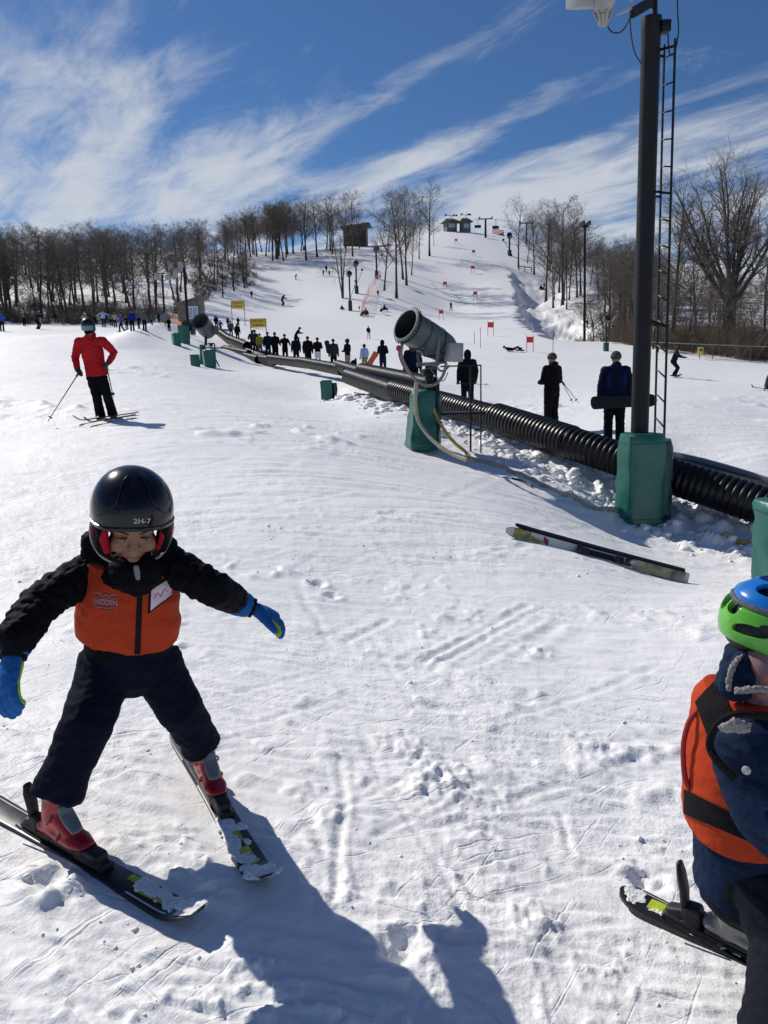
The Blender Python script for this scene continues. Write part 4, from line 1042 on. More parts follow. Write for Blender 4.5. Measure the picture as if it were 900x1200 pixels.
def disc_sign():
    g = GD(194, 58, 390); c = W(193.5, 373, 58)-g
    r = empty('round_sign', g, 0, 'dark octagonal sign seen from behind, left of the hut', 'sign')
    b = MB(); b.lathe(c-Vector((0, .03, 0)), c+Vector((0, .03, 0)), [(0, .40), (.05, .40)], 8); b.build('board', mat('sign_back', (.16, .17, .18), .5, metal=.3), r)
    b = MB(); b.tube([(c.x, .04, -.2), (c.x, .04, c.z)], .035, 6); b.build('post', STEEL_D, r)
disc_sign()
def net(pxs, d, hpx, label, m, n=8, name='safety_net'):
    pts = [onG(px, d_) for px, d_ in zip(pxs, d)]; g = pts[0].copy(); r = empty(name, g, 0, label, 'net'); b = MB(); q = MB(); s = d[0]/900
    for i in range(len(pts)-1):
        a, c = pts[i]-g, pts[i+1]-g; h = hpx*s
        for k in range(n):
            z = Vector((0, 0, .25+h*(k+.5)/n)); b.bar(a+z, c+z, .03, h/n*.55, (0, 0, 1))
        m2 = int((c-a).length/.5)+1
        for k in range(m2): p = a.lerp(c, k/m2); b.bar(p+Vector((0, .01, .25)), p+Vector((0, .01, .25+h)), .03, .07)
    for p in pts: q.tube([p-g, p-g+Vector((0, 0, .35+hpx*s))], .04, 6)
    b.build('mesh', m, r); q.build('post', ORANGE_N, r)
net([190, 200, 212], [80, 79, 78], 9, 'bright orange safety net beside the hut', ORANGE_N)
net([212, 219, 226], [74, 70, 66], 6, 'orange net strip sloping down left of the small snow gun', ORANGE_N, 3)
PINK = mat('pale_red_rope', (.80, .33, .28), .7)
def rope_net():
    pts = [G(p, q) for p, q in ((424, 372), (427, 362), (432, 348), (440, 335), (446, 326))]; g = pts[0].copy(); r = empty('rope_net', g, 0, 'thin pale red netting strung between the snow gun posts', 'net')
    b = MB(); q = MB()
    for i, p in enumerate(pts):
        q.tube([p-g, p-g+Vector((0, 0, 1.7))], .035, 5)
        if i:
            for z in (.25, .6, .95, 1.3, 1.6): b.tube([pts[i-1]-g+Vector((0, 0, z)), p-g+Vector((0, 0, z+(.05 if i % 2 else -.05)))], .03, 4)
            for k in range(4): m_ = pts[i-1].lerp(p, k/4)-g; b.tube([m_+Vector((0, 0, .2)), pts[i-1].lerp(p, (k+1)/4)-g+Vector((0, 0, 1.6))], .02, 4)
    b.build('netting', PINK, r); q.build('post', PINK, r)
rope_net()
# ------------------------------------------------------------------ slalom gates
def gate(px, pyb, pyt, wpx, label):
    g = G(px, pyb); d = g.y; s = d/900; h = (pyb-pyt)*s; r = empty('slalom_gate', g, 0, label, 'slalom gate', 'red slalom gates down the run'); w = wpx*s/2
    for sx in (-1, 1):
        b = MB(); b.tube([(sx*w, 0, -.2), (sx*w, 0, h)], .024*max(1, d/90), 6); b.build('pole', mat('gate_pole', (.30, .05, .06), .5), r)
    b = MB(); b.box((0, 0, h*.74), (w*1.9, .03, h*.36), Euler((0, .03, 0)).to_matrix()); b.build('panel', RED_F, r)
for a in ((621, 412, 394, 7.5, 'lowest red slalom gate, beside the person lying with a snowboard'), (575, 393.5, 377, 6.5, 'red slalom gate second lowest on the run'),
          (517, 374.5, 363, 4.5, 'red slalom gate third from the bottom, left of the walking skier'), (557, 351, 341.5, 4, 'red slalom gate left of the snow hollows'),
          (521.5, 338, 330, 3.8, 'red slalom gate on the left side of the mid run'), (554, 320, 311.5, 3.6, 'red slalom gate in the middle of the upper run'),
          (555, 300, 293, 3.2, 'small red slalom gate below the hilltop huts'), (534.5, 286, 280, 2.6, 'tiny red slalom gate highest on the run')): gate(*a)
def thin_poles():
    for px, pyb, pyt, lb in ((563, 408, 385, 'thin bare gate pole left of the second lowest gate'), (648, 414, 388, 'thin bare gate pole right of the lowest gate'), (556, 404, 390, 'short thin gate pole near the second lowest gate')):
        g = G(px, pyb); b = MB(); b.tube([(0, 0, -.1), (0, 0, (pyb-pyt)*g.y/900)], .022, 6); o = b.build('marker_pole', mat('gate_pole', (.30, .05, .06)), None); o.location = g; tag(o, lb, 'pole')
thin_poles()
# ------------------------------------------------------------------ hilltop: huts, chairlift, lodge
def top_hut(px, pyb, wpx, hpx, label, seed):
    g = G(px, pyb); s = g.y/900; w, h = wpx*s, hpx*s; r = empty('hilltop_hut', g, .25, label, 'hut')
    b = MB(); b.box((0, 0, h*.28), (w*.8, w*.8, h*.9)); wl = b.build('wall', WOOD, r)
    b = MB(); b.add([(-w*.62, -w*.6, h*.68), (w*.62, -w*.6, h*.68), (w*.62, w*.6, h*.68), (-w*.62, w*.6, h*.68), (-w*.3, 0, h), (w*.3, 0, h)], [(3, 2, 1, 0), (0, 1, 5, 4), (1, 2, 5), (2, 3, 4, 5), (3, 0, 4)]); b.build('roof', ROOF_D, r)
    b = MB(); b.box((0, -w*.41, h*.38), (w*.5, .06, h*.3)); b.build('window', WIN, r)
    b = MB(); b.tube([(w*.1, 0, h*.9), (w*.1, 0, h*1.25)], .09, 6); b.bar((-w*.35, 0, h*1.22), (w*.5, 0, h*1.22), .12, .12)
    for x in (-.35, .5, .3): b.box((w*x, -.1, h*1.25), (.55, .4, .5))
    b.build('lamp', STEEL_D, r)
top_hut(527.5, 271.5, 15, 14, 'green-grey hut with lamps on its roof at the top of the run, left one', 1)
top_hut(545, 272, 12, 15, 'narrow brown hut at the top of the run, right one', 2)
def lift_tower(px, pyb, pyt, wpx, label, d=None, rr=.22):
    g = GD(px, d, pyb) if d else G(px, pyb); t = W(px, pyt, g.y)-g; s = g.y/900; r = empty('lift_tower', g, 0, label, 'lift tower')
    b = MB(); b.tube([(0, 0, -.5), t], [rr, rr*.75], 10); b.build('mast', STEEL_D, r)
    b = MB(); b.bar(t+Vector((-wpx*s/2, 0, 0)), t+Vector((wpx*s/2, 0, 0)), .28, .28); b.build('cross_arm', STEEL_D, r)
    for sx in (-1, 1):
        b = MB(); c = t+Vector((sx*wpx*s*.46, 0, .15)); b.bar(c-Vector((0, 1.2, 0)), c+Vector((0, 1.2, 0)), .18, .35); 
        for k in (-1, -.3, .3, 1): b.lathe(c+Vector((-.1, k, .2)), c+Vector((.1, k, .2)), [(0, .2), (.2, .2)], 10)
        b.build('sheave_train', STEEL_D, r)
    return r, g, t, s
_, tg1, tt1, ts1 = lift_tower(569, 278, 256.5, 15, 'T-shaped chairlift tower at the top of the hill', rr=.36)
lift_tower(617, 279, 261.5, 16, 'chairlift tower half hidden behind the tall tree at the right of the run', 250, .3)
lift_tower(685.5, 385, 265, 7, 'tall thin lift mast rising from the trees right of the run', 112, .20)
def haul_cable():
    a = W(556, 256.8, tg1.y); pts = [a, W(562, 256.3, tg1.y), W(577, 256.5, tg1.y), W(600, 259.5, 262), W(612, 261.5, 250), W(626, 262, 250), W(700, 268, 236)]; g = pts[0].copy()
    b = MB(); b.tube([p-g for p in smooth_path(pts, 4)], .045, 5); o = b.build('haul_cable', STEEL_D, None); o.location = g; tag(o, 'chairlift cable across the sky above the hilltop', 'cable')
haul_cable()
def chair(px, pyt, pyb, label, d):
    t = W(px, pyt, d); g = W(px, pyb, d); h = (t-g).z; r = empty('lift_chair', g, 0, label, 'lift chair', 'chairs hanging from the chairlift cable')
    b = MB(); b.tube([(0, 0, h), (.05, 0, h*.5), (0, .1, h*.3)], .07, 6); b.tube([(0, .1, h*.3), (-.9, 0, h*.3)], .06, 6); b.tube([(0, .1, h*.3), (.9, 0, h*.3)], .06, 6); b.build('hanger', STEEL_D, r)
    b = MB(); b.box((0, 0, h*.06), (2.0, .7, .16), None, 0, .05); b.build('seat', GUN_D, r)
    b = MB(); b.box((0, .35, h*.17), (2.0, .16, .9), Euler((-.15, 0, 0)).to_matrix(), 0, .05); b.build('backrest', GUN_D, r)
chair(560, 256.6, 267, 'lift chair left of the T-shaped tower', tg1.y)
chair(581, 257, 268, 'lift chair right of the T-shaped tower', tg1.y-6)
def shelter():
    g = G(585, 276); s = g.y/900; r = empty('lift_shelter', g, 0, 'low dark shelter roof at the right end of the hilltop', 'shelter')
    b = MB(); b.add([(-11*s, -1, .4), (4*s, -1, 7*s), (6*s, -1, 2*s), (-11*s, 2, .4), (4*s, 2, 7*s), (6*s, 2, 2*s)], [(0, 2, 1), (3, 4, 5), (0, 1, 4, 3), (1, 2, 5, 4), (2, 0, 3, 5)]); b.build('roof', ROOF_D, r)
    b = MB(); b.tube([(4.5*s, 0, -.5), (4.5*s, 0, 4*s)], .2, 6); b.tube([(-6*s, 0, -.5), (-6*s, 0, 1.4*s)], .2, 6); b.build('post', STEEL_D, r)
shelter()
net([577, 583, 590], [272, 271, 270], 6, 'orange-red net at the crest near the lift shelter', mat('red_net', (.8, .1, .05), .7), 4)
def lodge():
    g = W(417, 284, 245); s = 245/900; r = empty('lodge', g, -.12, 'dark flat-roofed lodge among the trees on the left shoulder', 'building')
    b = MB(); b.box((0, 0, 4.0*s), (25*s, 5, 22*s)); b.build('wall', mat('lodge_wall', (.045, .048, .036), .8, var=.25, vscale=1.5), r)
    b = MB(); b.bar((-15*s, 0, 14.6*s), (17*s, 0, 17.6*s), 7, .5); b.build('roof', ROOF_D, r)
    for k in range(4):
        b = MB(); b.box(((-9+6*k)*s, -2.53, 8*s), (4*s, .1, 5*s)); b.build('window', mat('dark_glass', (.03, .035, .04), .1, spec=.7), r)
lodge()
def guard_rail():
    pts = [G(608, 317), G(615, 318), G(623, 319)]; g = pts[0].copy(); r = empty('guard_rail', g, 0, 'low wooden guard rail under the tall tree right of the run', 'rail')
    b = MB()
    for i in range(2): b.bar(pts[i]-g+Vector((0, 0, 1.0)), pts[i+1]-g+Vector((0, 0, 1.0)), .15, .2)
    b.build('rail', WOOD, r)
    for p in pts:
        b = MB(); b.bar(p-g+Vector((0, 0, -.2)), p-g+Vector((0, 0, .95)), .2, .2); b.build('post', WOOD, r)
guard_rail()
def rope_line():
    cols = [745, 790, 835, 880, 925, 970]; pts = [onG(c, 52.5) for c in cols]; g = pts[0].copy(); r = empty('rope_line', g, 0, 'pale green boundary rope on thin posts at the right edge of the slope', 'rope fence')
    b = MB(); pp = []
    for c, p in zip(cols, pts):
        t = W(c, float(np.interp(c, [745, 790, 900, 970], [399.5, 402, 406.5, 408])), 52.5)-g; pp.append(t)
    b.tube(smooth_path(pp, 4), .03, 6); b.build('rope', mat('green_rope', (.22, .38, .30), .6), r)
    for p, t in zip(pts, pp):
        b = MB(); b.tube([p-g-Vector((0, 0, .1)), Vector((t.x, t.y, t.z+.1))], .03, 6); b.build('post', BRUSH, r)
rope_line()
def trail_sign(px, py, d, w, label):
    c = W(px, py, d); g = Vector((c.x, c.y, hz(c.x, c.y))); z = c.z-g.z; r = empty('trail_sign', g, .15, label, 'sign')
    b = MB(); b.box((0, 0, z), (w, .04, w*1.15), Euler((0, .12, 0)).to_matrix(), 0, .05); b.build('board', YEL, r)
    b = MB(); b.box((.05, -.03, z+.09*w), (w*.42, .02, w*.34)); b.build('symbol', BLK, r)
    b = MB(); b.tube([(0, .04, -.2), (0, .04, z)], .03, 6); b.build('post', BRUSH, r)
trail_sign(820.5, 411, 52.2, .42, 'small yellow trail sign hanging at the boundary rope')
trail_sign(834.5, 347, 130, .75, 'far yellow trail sign on the snowy right bank')
# ------------------------------------------------------------------ skis, boards
SKI_B = mat('ski_black', (.015, .016, .018), .35, var=.2)
def ski(A, B, width, m_top, m_side, label, cat='ski', up=(0, 0, 1), rise=.07, tail=.01, thick=.014, name='ski', waist=.78, board=False, group=None, roll=0.0):
    """A tail, B tip (world); returns the object in local space x along, y across, z up"""
    A = Vector(A); B = Vector(B); L = (B-A).length; dx = (B-A).normalized(); s, u = frame(dx, up)
    b = MB(); n = 34; vs = []; fs = []
    for i in range(n+1):
        t = i/n; t = .5-.5*math.cos(math.pi*t)
        e = max(0.0, (t-.86)/.14); f = max(0.0, (.10-t)/.10)
        w = width/2*(waist+(1-waist)*abs(2*t-.95)**1.6)
        if board: w *= math.sqrt(max(.0, 1-e**2.6)) if e > 0 else math.sqrt(max(.0, 1-f**2.6)); w = max(w, .004)
        else: w *= (math.sqrt(max(0.0, 1-(e*.96)**2.4)) if e > 0 else (1-.18*f*f)); w = max(w, .004)
        z = rise*e**1.7+tail*f**1.6; th = thick*(1-.55*max(e, f*.5))
        for yy, zz in ((-w, z), (-w, z+th), (-w*.86, z+th*1.12), (w*.86, z+th*1.12), (w, z+th), (w, z)): vs.append((t*L, yy, zz))
    mi = []
    for i in range(n):
        for j in range(6):
            j2 = (j+1) % 6; fs.append((i*6+j, i*6+j2, (i+1)*6+j2, (i+1)*6+j)); mi.append(0 if j == 2 else 1)
    b.add(vs, fs); b.mi = mi; b.add([vs[k] for k in range(6)], [(5, 4, 3, 2, 1, 0)], 1); b.add([vs[n*6+k] for k in range(6)], [(0, 1, 2, 3, 4, 5)], 1)
    o = b.build(name, [m_top, m_side], None, angle=35)
    M = Matrix((dx, -s if s.dot(Vector((0, 0, 1)).cross(dx)) < 0 else s, Vector((0, 0, 1)))).transposed()
    yv = u.cross(dx); M = Matrix((dx, yv, u)).transposed()
    if roll: M = M @ Matrix.Rotation(roll, 3, 'X')
    o.matrix_world = Matrix.Translation(A) @ M.to_4x4(); tag(o, label, cat, group)
    o['len'] = L; return o
def ski_z(t, rise, tail, thick):
    e = max(0.0, (t-.86)/.14); f = max(0.0, (.10-t)/.10); return rise*e**1.7+tail*f**1.6+thick*(1.12-.5*max(e, f*.5))
def ski_patch(o, name, poly, m, rise, tail, thick, lift=.0012):
    """a printed patch lying on the top sheet; poly = [(t0, t1, y0, y1)]"""
    L = o['len']
    for (t0, t1, y0, y1, sk) in poly:
        k = 8; vs = []; b = MB()
        for i in range(k+1):
            t = t0+(t1-t0)*i/k; z = ski_z(t, rise, tail, thick)+lift
            vs += [(t*L, y0+sk*i/k, z), (t*L, y1+sk*i/k, z)]
        b.add(vs, [(2*i, 2*i+2, 2*i+3, 2*i+1) for i in range(k)]); b.build(name, m, o)
# ------------------------------------------------------------------ people
SKIN = mat('skin_mid', (.42, .235, .16), .55, var=.08, vscale=20)
SKIN_D = mat('skin_brown', (.235, .115, .068), .5, var=.10, vscale=24)
def cloth(nm, c, rough=.8, **k): return mat('cloth_'+nm, c, rough, spec=.05, var=k.pop('var', .16), vscale=k.pop('vscale', 9), bump=k.pop('bump', .35), bscale=k.pop('bscale', 30), **k)
C_BLACK = cloth('black', (.008, .009, .012)); C_NAVY = cloth('navy', (.008, .013, .034)); C_GREY = cloth('grey', (.12, .125, .14)); C_BLUE = cloth('blue', (.03, .10, .33))
C_RED = cloth('red', (.42, .018, .022)); C_WHITE = cloth('white', (.62, .63, .68)); C_LBLUE = cloth('light_blue', (.35, .48, .70)); C_OLIVE = cloth('yellow_green', (.30, .28, .03))
C_CHAR = cloth('charcoal', (.035, .036, .042)); C_BEIGE = cloth('beige', (.42, .36, .30)); C_TAN = cloth('tan', (.30, .24, .18)); C_DBLUE = cloth('royal', (.012, .022, .22)); C_GBEAN = cloth('grey_knit', (.075, .075, .08), .95, bump=.8, bscale=70)
C_PURP = cloth('maroon', (.14, .03, .06)); C_TEAL = cloth('dull_teal', (.06, .12, .14))
BOOT = mat('boot_black', (.014, .014, .016), .4); HELM = mat('helmet_black', (.008, .009, .012), .4, spec=.3); POLE_M = mat('ski_pole', (.03, .03, .035), .4, metal=.4)
BOARD = mat('board_black', (.012, .013, .016), .6, spec=.2, var=.3); BOARD_O = mat('board_orange', (.55, .09, .02), .4, var=.1)
GOGG = mat('goggle_green', (.03, .22, .13), .08, spec=1.0, coat=.5, col2=(.02, .10, .20), vscale=14)

def fig_meshes(J, vox, hat='helmet', bulk=1.0, hood=False, wr=.006, seed=0, long=False):
    """parts of a figure as mesh data from its joints (local coordinates, feet at z = 0, facing -y unless the joints say otherwise)
    J: head, neck, chest, pelvis, (sh, el, wr, hand) L/R, (hip, kn, an, toe) L/R"""
    j = {k: Vector(v) for k, v in J.items()}; out = {}
    up = (j['head']-j['pelvis']).normalized(); sx = (j['shL']-j['shR']).normalized()
    def tmp(b, nm, v=vox, s=2, disp=None):
        o = b.blob(nm, BLK, v, s, None, disp); me = o.data; bpy.data.objects.remove(o); return me
    rg = np.random.RandomState(seed); o1, o2 = rg.uniform(0, 50, 2)
    def wrinkle(co, no): return wr*(perlin(co[:, 2]*26+co[:, 0]*9+o1, co[:, 0]*13-co[:, 1]*11+o2, seed)+.6*perlin(co[:, 2]*55, co[:, 0]*22+co[:, 1]*19, seed+3))
    # body: one skin under the clothes
    b = MB(); hd = j['head']
    b.ell(hd, (.074, .092, .112)); b.loft([j['neck']-up*.04, hd-up*.02], .05, .055, 10)
    b.loft([j['pelvis']-up*.03, (j['pelvis']+j['chest'])/2, j['chest'], j['neck']-up*.02], [.13, .12, .135, .05], [.09, .085, .095, .05], 12, up=None)
    for s in 'LR':
        b.loft([j['sh'+s], j['el'+s], j['wr'+s]], [.048, .04, .027], None, 8); b.loft([j['wr'+s], j['hand'+s]], [.03, .034], None, 8)
        b.loft([j['hip'+s], j['kn'+s], j['an'+s]], [.075, .05, .036], None, 8); b.loft([j['an'+s]-Vector((0, 0, .02)), j['an'+s].lerp(j['toe'+s], .6)-Vector((0, 0, .02))], [.030, .022], None, 8)
        b.ell(hd+sx*(.074 if s == 'L' else -.074), (.014, .022, .03))
    f = -Vector((sx.y*-1, sx.x, 0)).normalized() if False else sx.cross(up).normalized()*-1
    if (f.dot(j['toeL']-j['anL'])) < 0: f = -f
    b.ell(hd+f*.09-up*.015, (.014, .02, .02)); b.ell(hd+f*.06-up*.07, (.035, .03, .03))
    out['body'] = tmp(b, 'body', min(vox, .018), 2)
    # jacket
    b = MB(); k = bulk
    low = j['pelvis']-up*(.16 if long else .05)
    b.loft([low, j['pelvis']+up*.05, (j['pelvis']+j['chest'])/2, j['chest'], j['neck']-up*.035, j['neck']], [.185*k, .178*k, .175*k, .19*k, .12*k, .075*k], [.135*k, .13*k, .13*k, .135*k, .10*k, .075*k], 18, caps='flat')
    b.ell(j['chest']+up*.06, (.17*k, .11*k, .12*k))
    for s in 'LR': b.loft([j['neck']-up*.06, j['sh'+s]], [.075*k, .078*k], None, 12)
    for s in 'LR':
        b.ell(j['sh'+s], .075*k); b.loft([j['sh'+s], j['sh'+s].lerp(j['el'+s], .5), j['el'+s], j['el'+s].lerp(j['wr'+s], .5), j['wr'+s]], [.075*k, .071*k, .065*k, .058*k, .049*k], None, 12, caps='round')
    if hood: b.loft([j['neck']-f*.02, j['neck']-f*.10+up*.05], [.10, .085], [.08, .05], 10)
    b.loft([j['neck']-up*.04, j['neck']+up*.035], [.078*k, .072*k], None, 12)
    out['jacket'] = tmp(b, 'jacket', vox, 2, wrinkle)
    # trousers
    b = MB(); b.ell(j['pelvis']-up*.02, (.165*k, .125*k, .12))
    for s in 'LR':
        a, c, e = j['hip'+s], j['kn'+s], j['an'+s]
        b.loft([a, a.lerp(c, .5), c, c.lerp(e, .5), e+(e-c).normalized()*.05], [.105*k, .092*k, .078*k, .077*k, .085*k], None, 12, caps='flat')
    out['trousers'] = tmp(b, 'trousers', vox, 2, wrinkle)
    b = MB()
    for s in 'LR':
        e, t = j['an'+s], j['toe'+s]; b.loft([e+Vector((0, 0, .12)), e+Vector((0, 0, -.03))], [.06, .066], None, 10); b.loft([e-(t-e)*.35+Vector((0, 0, -.035)), e.lerp(t, .5)+Vector((0, 0, -.04)), t+Vector((0, 0, -.02))], [.054, .058, .048], [.05, .05, .036], 10)
    out['boots'] = tmp(b, 'boots', min(vox, .02), 1)
    b = MB()
    for s in 'LR': b.loft([j['wr'+s].lerp(j['hand'+s], -.1), j['hand'+s], j['hand'+s]+(j['hand'+s]-j['wr'+s]).normalized()*.05], [.048, .052, .038], [.04, .04, .03], 8)
    out['gloves'] = tmp(b, 'gloves', min(vox, .018), 1)
    b = MB(); tilt = Matrix((sx, (up.cross(sx)), up)).transposed()
    if hat == 'helmet':
        b.ell(hd+up*.035-f*.008, (.112, .132, .112), tilt); b.ell(hd-f*.03-up*.02, (.104, .10, .10), tilt)
    elif hat == 'hood':
        b.ell(hd+up*.01-f*.025, (.112, .125, .145), tilt); b.loft([hd-f*.03, j['neck']-f*.03], [.11, .10], None, 12)
    else:
        b.ell(hd+up*.045-f*.006, (.094, .112, .095), tilt); b.loft([hd+up*.012-f*.004, hd+up*.05-f*.004], [.100, .100], [.118, .118], 16, up=f, caps='flat')
        if hat == 'pom': b.ell(hd+up*.165, .04)
    out['hat'] = tmp(b, {'helmet': 'helmet', 'hood': 'hood'}.get(hat, 'beanie'), min(vox, .014), 1)
    return out, f, up, sx, j
HATNAME = {'helmet': 'helmet', 'hood': 'hood', 'beanie': 'beanie', 'pom': 'beanie'}
def pose(kind):
    """joints for a 1.75 m figure facing -y"""
    J = dict(head=(0, -.01, 1.62), neck=(0, 0, 1.47), chest=(0, 0, 1.28), pelvis=(0, 0, .95), shL=(.19, 0, 1.41), shR=(-.19, 0, 1.41), hipL=(.09, 0, .9), hipR=(-.09, 0, .9),
             knL=(.105, -.02, .5), knR=(-.105, -.02, .5), anL=(.11, .02, .09), anR=(-.11, .02, .09), toeL=(.13, -.17, .05), toeR=(-.13, -.17, .05),
             elL=(.26, .03, 1.14), elR=(-.26, .03, 1.14), wrL=(.26, -.07, .90), wrR=(-.26, -.07, .90), handL=(.26, -.10, .83), handR=(-.26, -.10, .83))
    if kind == 'front':      # hands together in front
        J.update(elL=(.27, -.02, 1.14), elR=(-.27, -.02, 1.14), wrL=(.13, -.24, 1.12), wrR=(-.13, -.24, 1.12), handL=(.05, -.28, 1.13), handR=(-.05, -.28, 1.13))
    elif kind == 'poles':    # forearms forward, elbows out
        J.update(elL=(.31, .02, 1.16), elR=(-.31, .02, 1.16), wrL=(.30, -.24, 1.06), wrR=(-.30, -.24, 1.06), handL=(.30, -.31, 1.06), handR=(-.30, -.31, 1.06))
    elif kind == 'hip':      # weight on one leg
        J.update(elL=(.33, .08, 1.17), wrL=(.22, -.03, .98), handL=(.17, -.06, .95), knL=(.14, -.08, .52), pelvis=(-.02, 0, .95))
    elif kind == 'ride':     # crouched snowboarder, sideways to travel
        J.update(head=(-.12, -.10, 1.36), neck=(-.07, -.04, 1.23), chest=(-.04, 0, 1.06), pelvis=(.02, .12, .74), shL=(.13, .0, 1.17), shR=(-.22, -.05, 1.17), hipL=(.11, .11, .70), hipR=(-.07, .11, .70),
                 knL=(.24, -.10, .43), knR=(-.22, -.10, .43), anL=(.24, .05, .10), anR=(-.24, .05, .10), toeL=(.26, -.14, .06), toeR=(-.26, -.14, .06),
                 elL=(.33, -.12, 1.02), elR=(-.40, -.14, 1.0), wrL=(.36, -.33, .93), wrR=(-.47, -.35, .93), handL=(.36, -.40, .93), handR=(-.48, -.43, .93))
    elif kind == 'ski':      # bent skier
        J.update(head=(0, -.30, 1.40), neck=(0, -.20, 1.28), chest=(0, -.12, 1.12), pelvis=(0, .10, .80), shL=(.19, -.17, 1.23), shR=(-.19, -.17, 1.23), hipL=(.09, .08, .76), hipR=(-.09, .08, .76),
                 knL=(.11, -.18, .46), knR=(-.11, -.18, .46), anL=(.11, .03, .10), anR=(-.11, .03, .10), elL=(.32, -.2, 1.02), elR=(-.32, -.2, 1.02), wrL=(.34, -.44, .98), wrR=(-.34, -.44, .98), handL=(.34, -.51, .98), handR=(-.34, -.51, .98))
    elif kind == 'walk':
        J.update(knL=(.10, -.18, .52), anL=(.11, -.20, .10), toeL=(.13, -.40, .06), knR=(-.10, .05, .48), anR=(-.11, .26, .12), toeR=(-.13, .10, .05), pelvis=(0, 0, .92), hipL=(.09, 0, .88), hipR=(-.09, 0, .88),
                 elL=(.27, .12, 1.16), wrL=(.27, .10, .92), handL=(.27, .08, .86), elR=(-.27, -.10, 1.16), wrR=(-.26, -.28, 1.02), handR=(-.26, -.34, 1.0))
    elif kind == 'wide':     # arms held out
        J.update(elL=(.42, 0, 1.28), elR=(-.42, 0, 1.28), wrL=(.62, -.06, 1.12), wrR=(-.62, -.06, 1.12), handL=(.69, -.08, 1.08), handR=(-.69, -.08, 1.08))
    elif kind == 'sit':
        J.update(head=(0, .02, .80), neck=(0, .08, .66), chest=(0, .12, .48), pelvis=(0, .18, .16), shL=(.19, .08, .60), shR=(-.19, .08, .60), hipL=(.09, .12, .14), hipR=(-.09, .12, .14),
                 knL=(.14, -.22, .42), knR=(-.14, -.22, .42), anL=(.14, -.45, .10), anR=(-.14, -.45, .10), toeL=(.15, -.55, .22), toeR=(-.15, -.55, .22),
                 elL=(.30, .10, .36), elR=(-.30, .10, .36), wrL=(.24, -.10, .30), wrR=(-.34, .26, .12), handL=(.20, -.16, .32), handR=(-.35, .30, .06))
    elif kind == 'lie':
        J.update(head=(-.62, .0, .34), neck=(-.50, .02, .26), chest=(-.32, .03, .20), pelvis=(.02, .05, .15), shL=(-.40, -.16, .20), shR=(-.42, .22, .22), hipL=(.10, -.04, .15), hipR=(.10, .12, .15),
                 knL=(.45, -.12, .34), knR=(.45, .16, .32), anL=(.72, -.14, .12), anR=(.72, .16, .12), toeL=(.76, -.16, .27), toeR=(.76, .18, .27),
                 elL=(-.30, -.32, .08), elR=(-.28, .36, .10), wrL=(-.08, -.34, .07), wrR=(-.05, .36, .08), handL=(-.01, -.34, .07), handR=(.02, .36, .08))
    return J
_figs = {}
def fig_data(kind, hat, vox, bulk=1.0, long=False, hood=False, seed=0):
    k = (kind, hat, vox, bulk, long, hood)
    if k not in _figs: _figs[k] = fig_meshes(pose(kind), vox, hat, bulk, hood, .004 if vox > .02 else .008, seed, long)[0]
    return _figs[k]
def dressed(root, D, jacket, trousers, hatm, hat, boots=None, gloves=None, skin=None):
    """one figure's parts under root, sharing mesh data; clothes' materials sit on the objects"""
    for nm, key, m in (('body', 'body', skin or SKIN), ('jacket', 'jacket', jacket), ('trousers', 'trousers', trousers), ('boots', 'boots', boots or BOOT), ('gloves', 'gloves', gloves or BOOT), (HATNAME[hat], 'hat', hatm)):
        o = bpy.data.objects.new(nm, D[key]); link(o, root)
        o.material_slots[0].link = 'OBJECT'; o.material_slots[0].material = m
def person_at(g, hgt, face, kind, hat, jacket, trousers, hatm, label, group, vox=.03, bulk=1.0, long=False, hood=False, skin=None, tilt=0.0):
    r = empty('person', g, face, label, 'person', group, hgt/1.76); r.rotation_euler = (0, tilt, face)
    dressed(r, fig_data(kind, hat, vox, bulk, long, hood), jacket, trousers, hatm, hat, skin=skin); return r
def person_px(px, py, hpx, face, kind, hat, jacket, trousers, hatm, label, group=None, d=None, **k):
    g = GD(px, d, py) if d else G(px, py)
    full = dict(ride=1.5, ski=1.52, sit=.95, lie=.5).get(kind, 1.78)
    h = hpx*g.y/900/full*1.78
    return person_at(g, h, face, kind, hat, jacket, trousers, hatm, label, group, **k)
PI = math.pi
Q = 'people queueing along the conveyor lift'
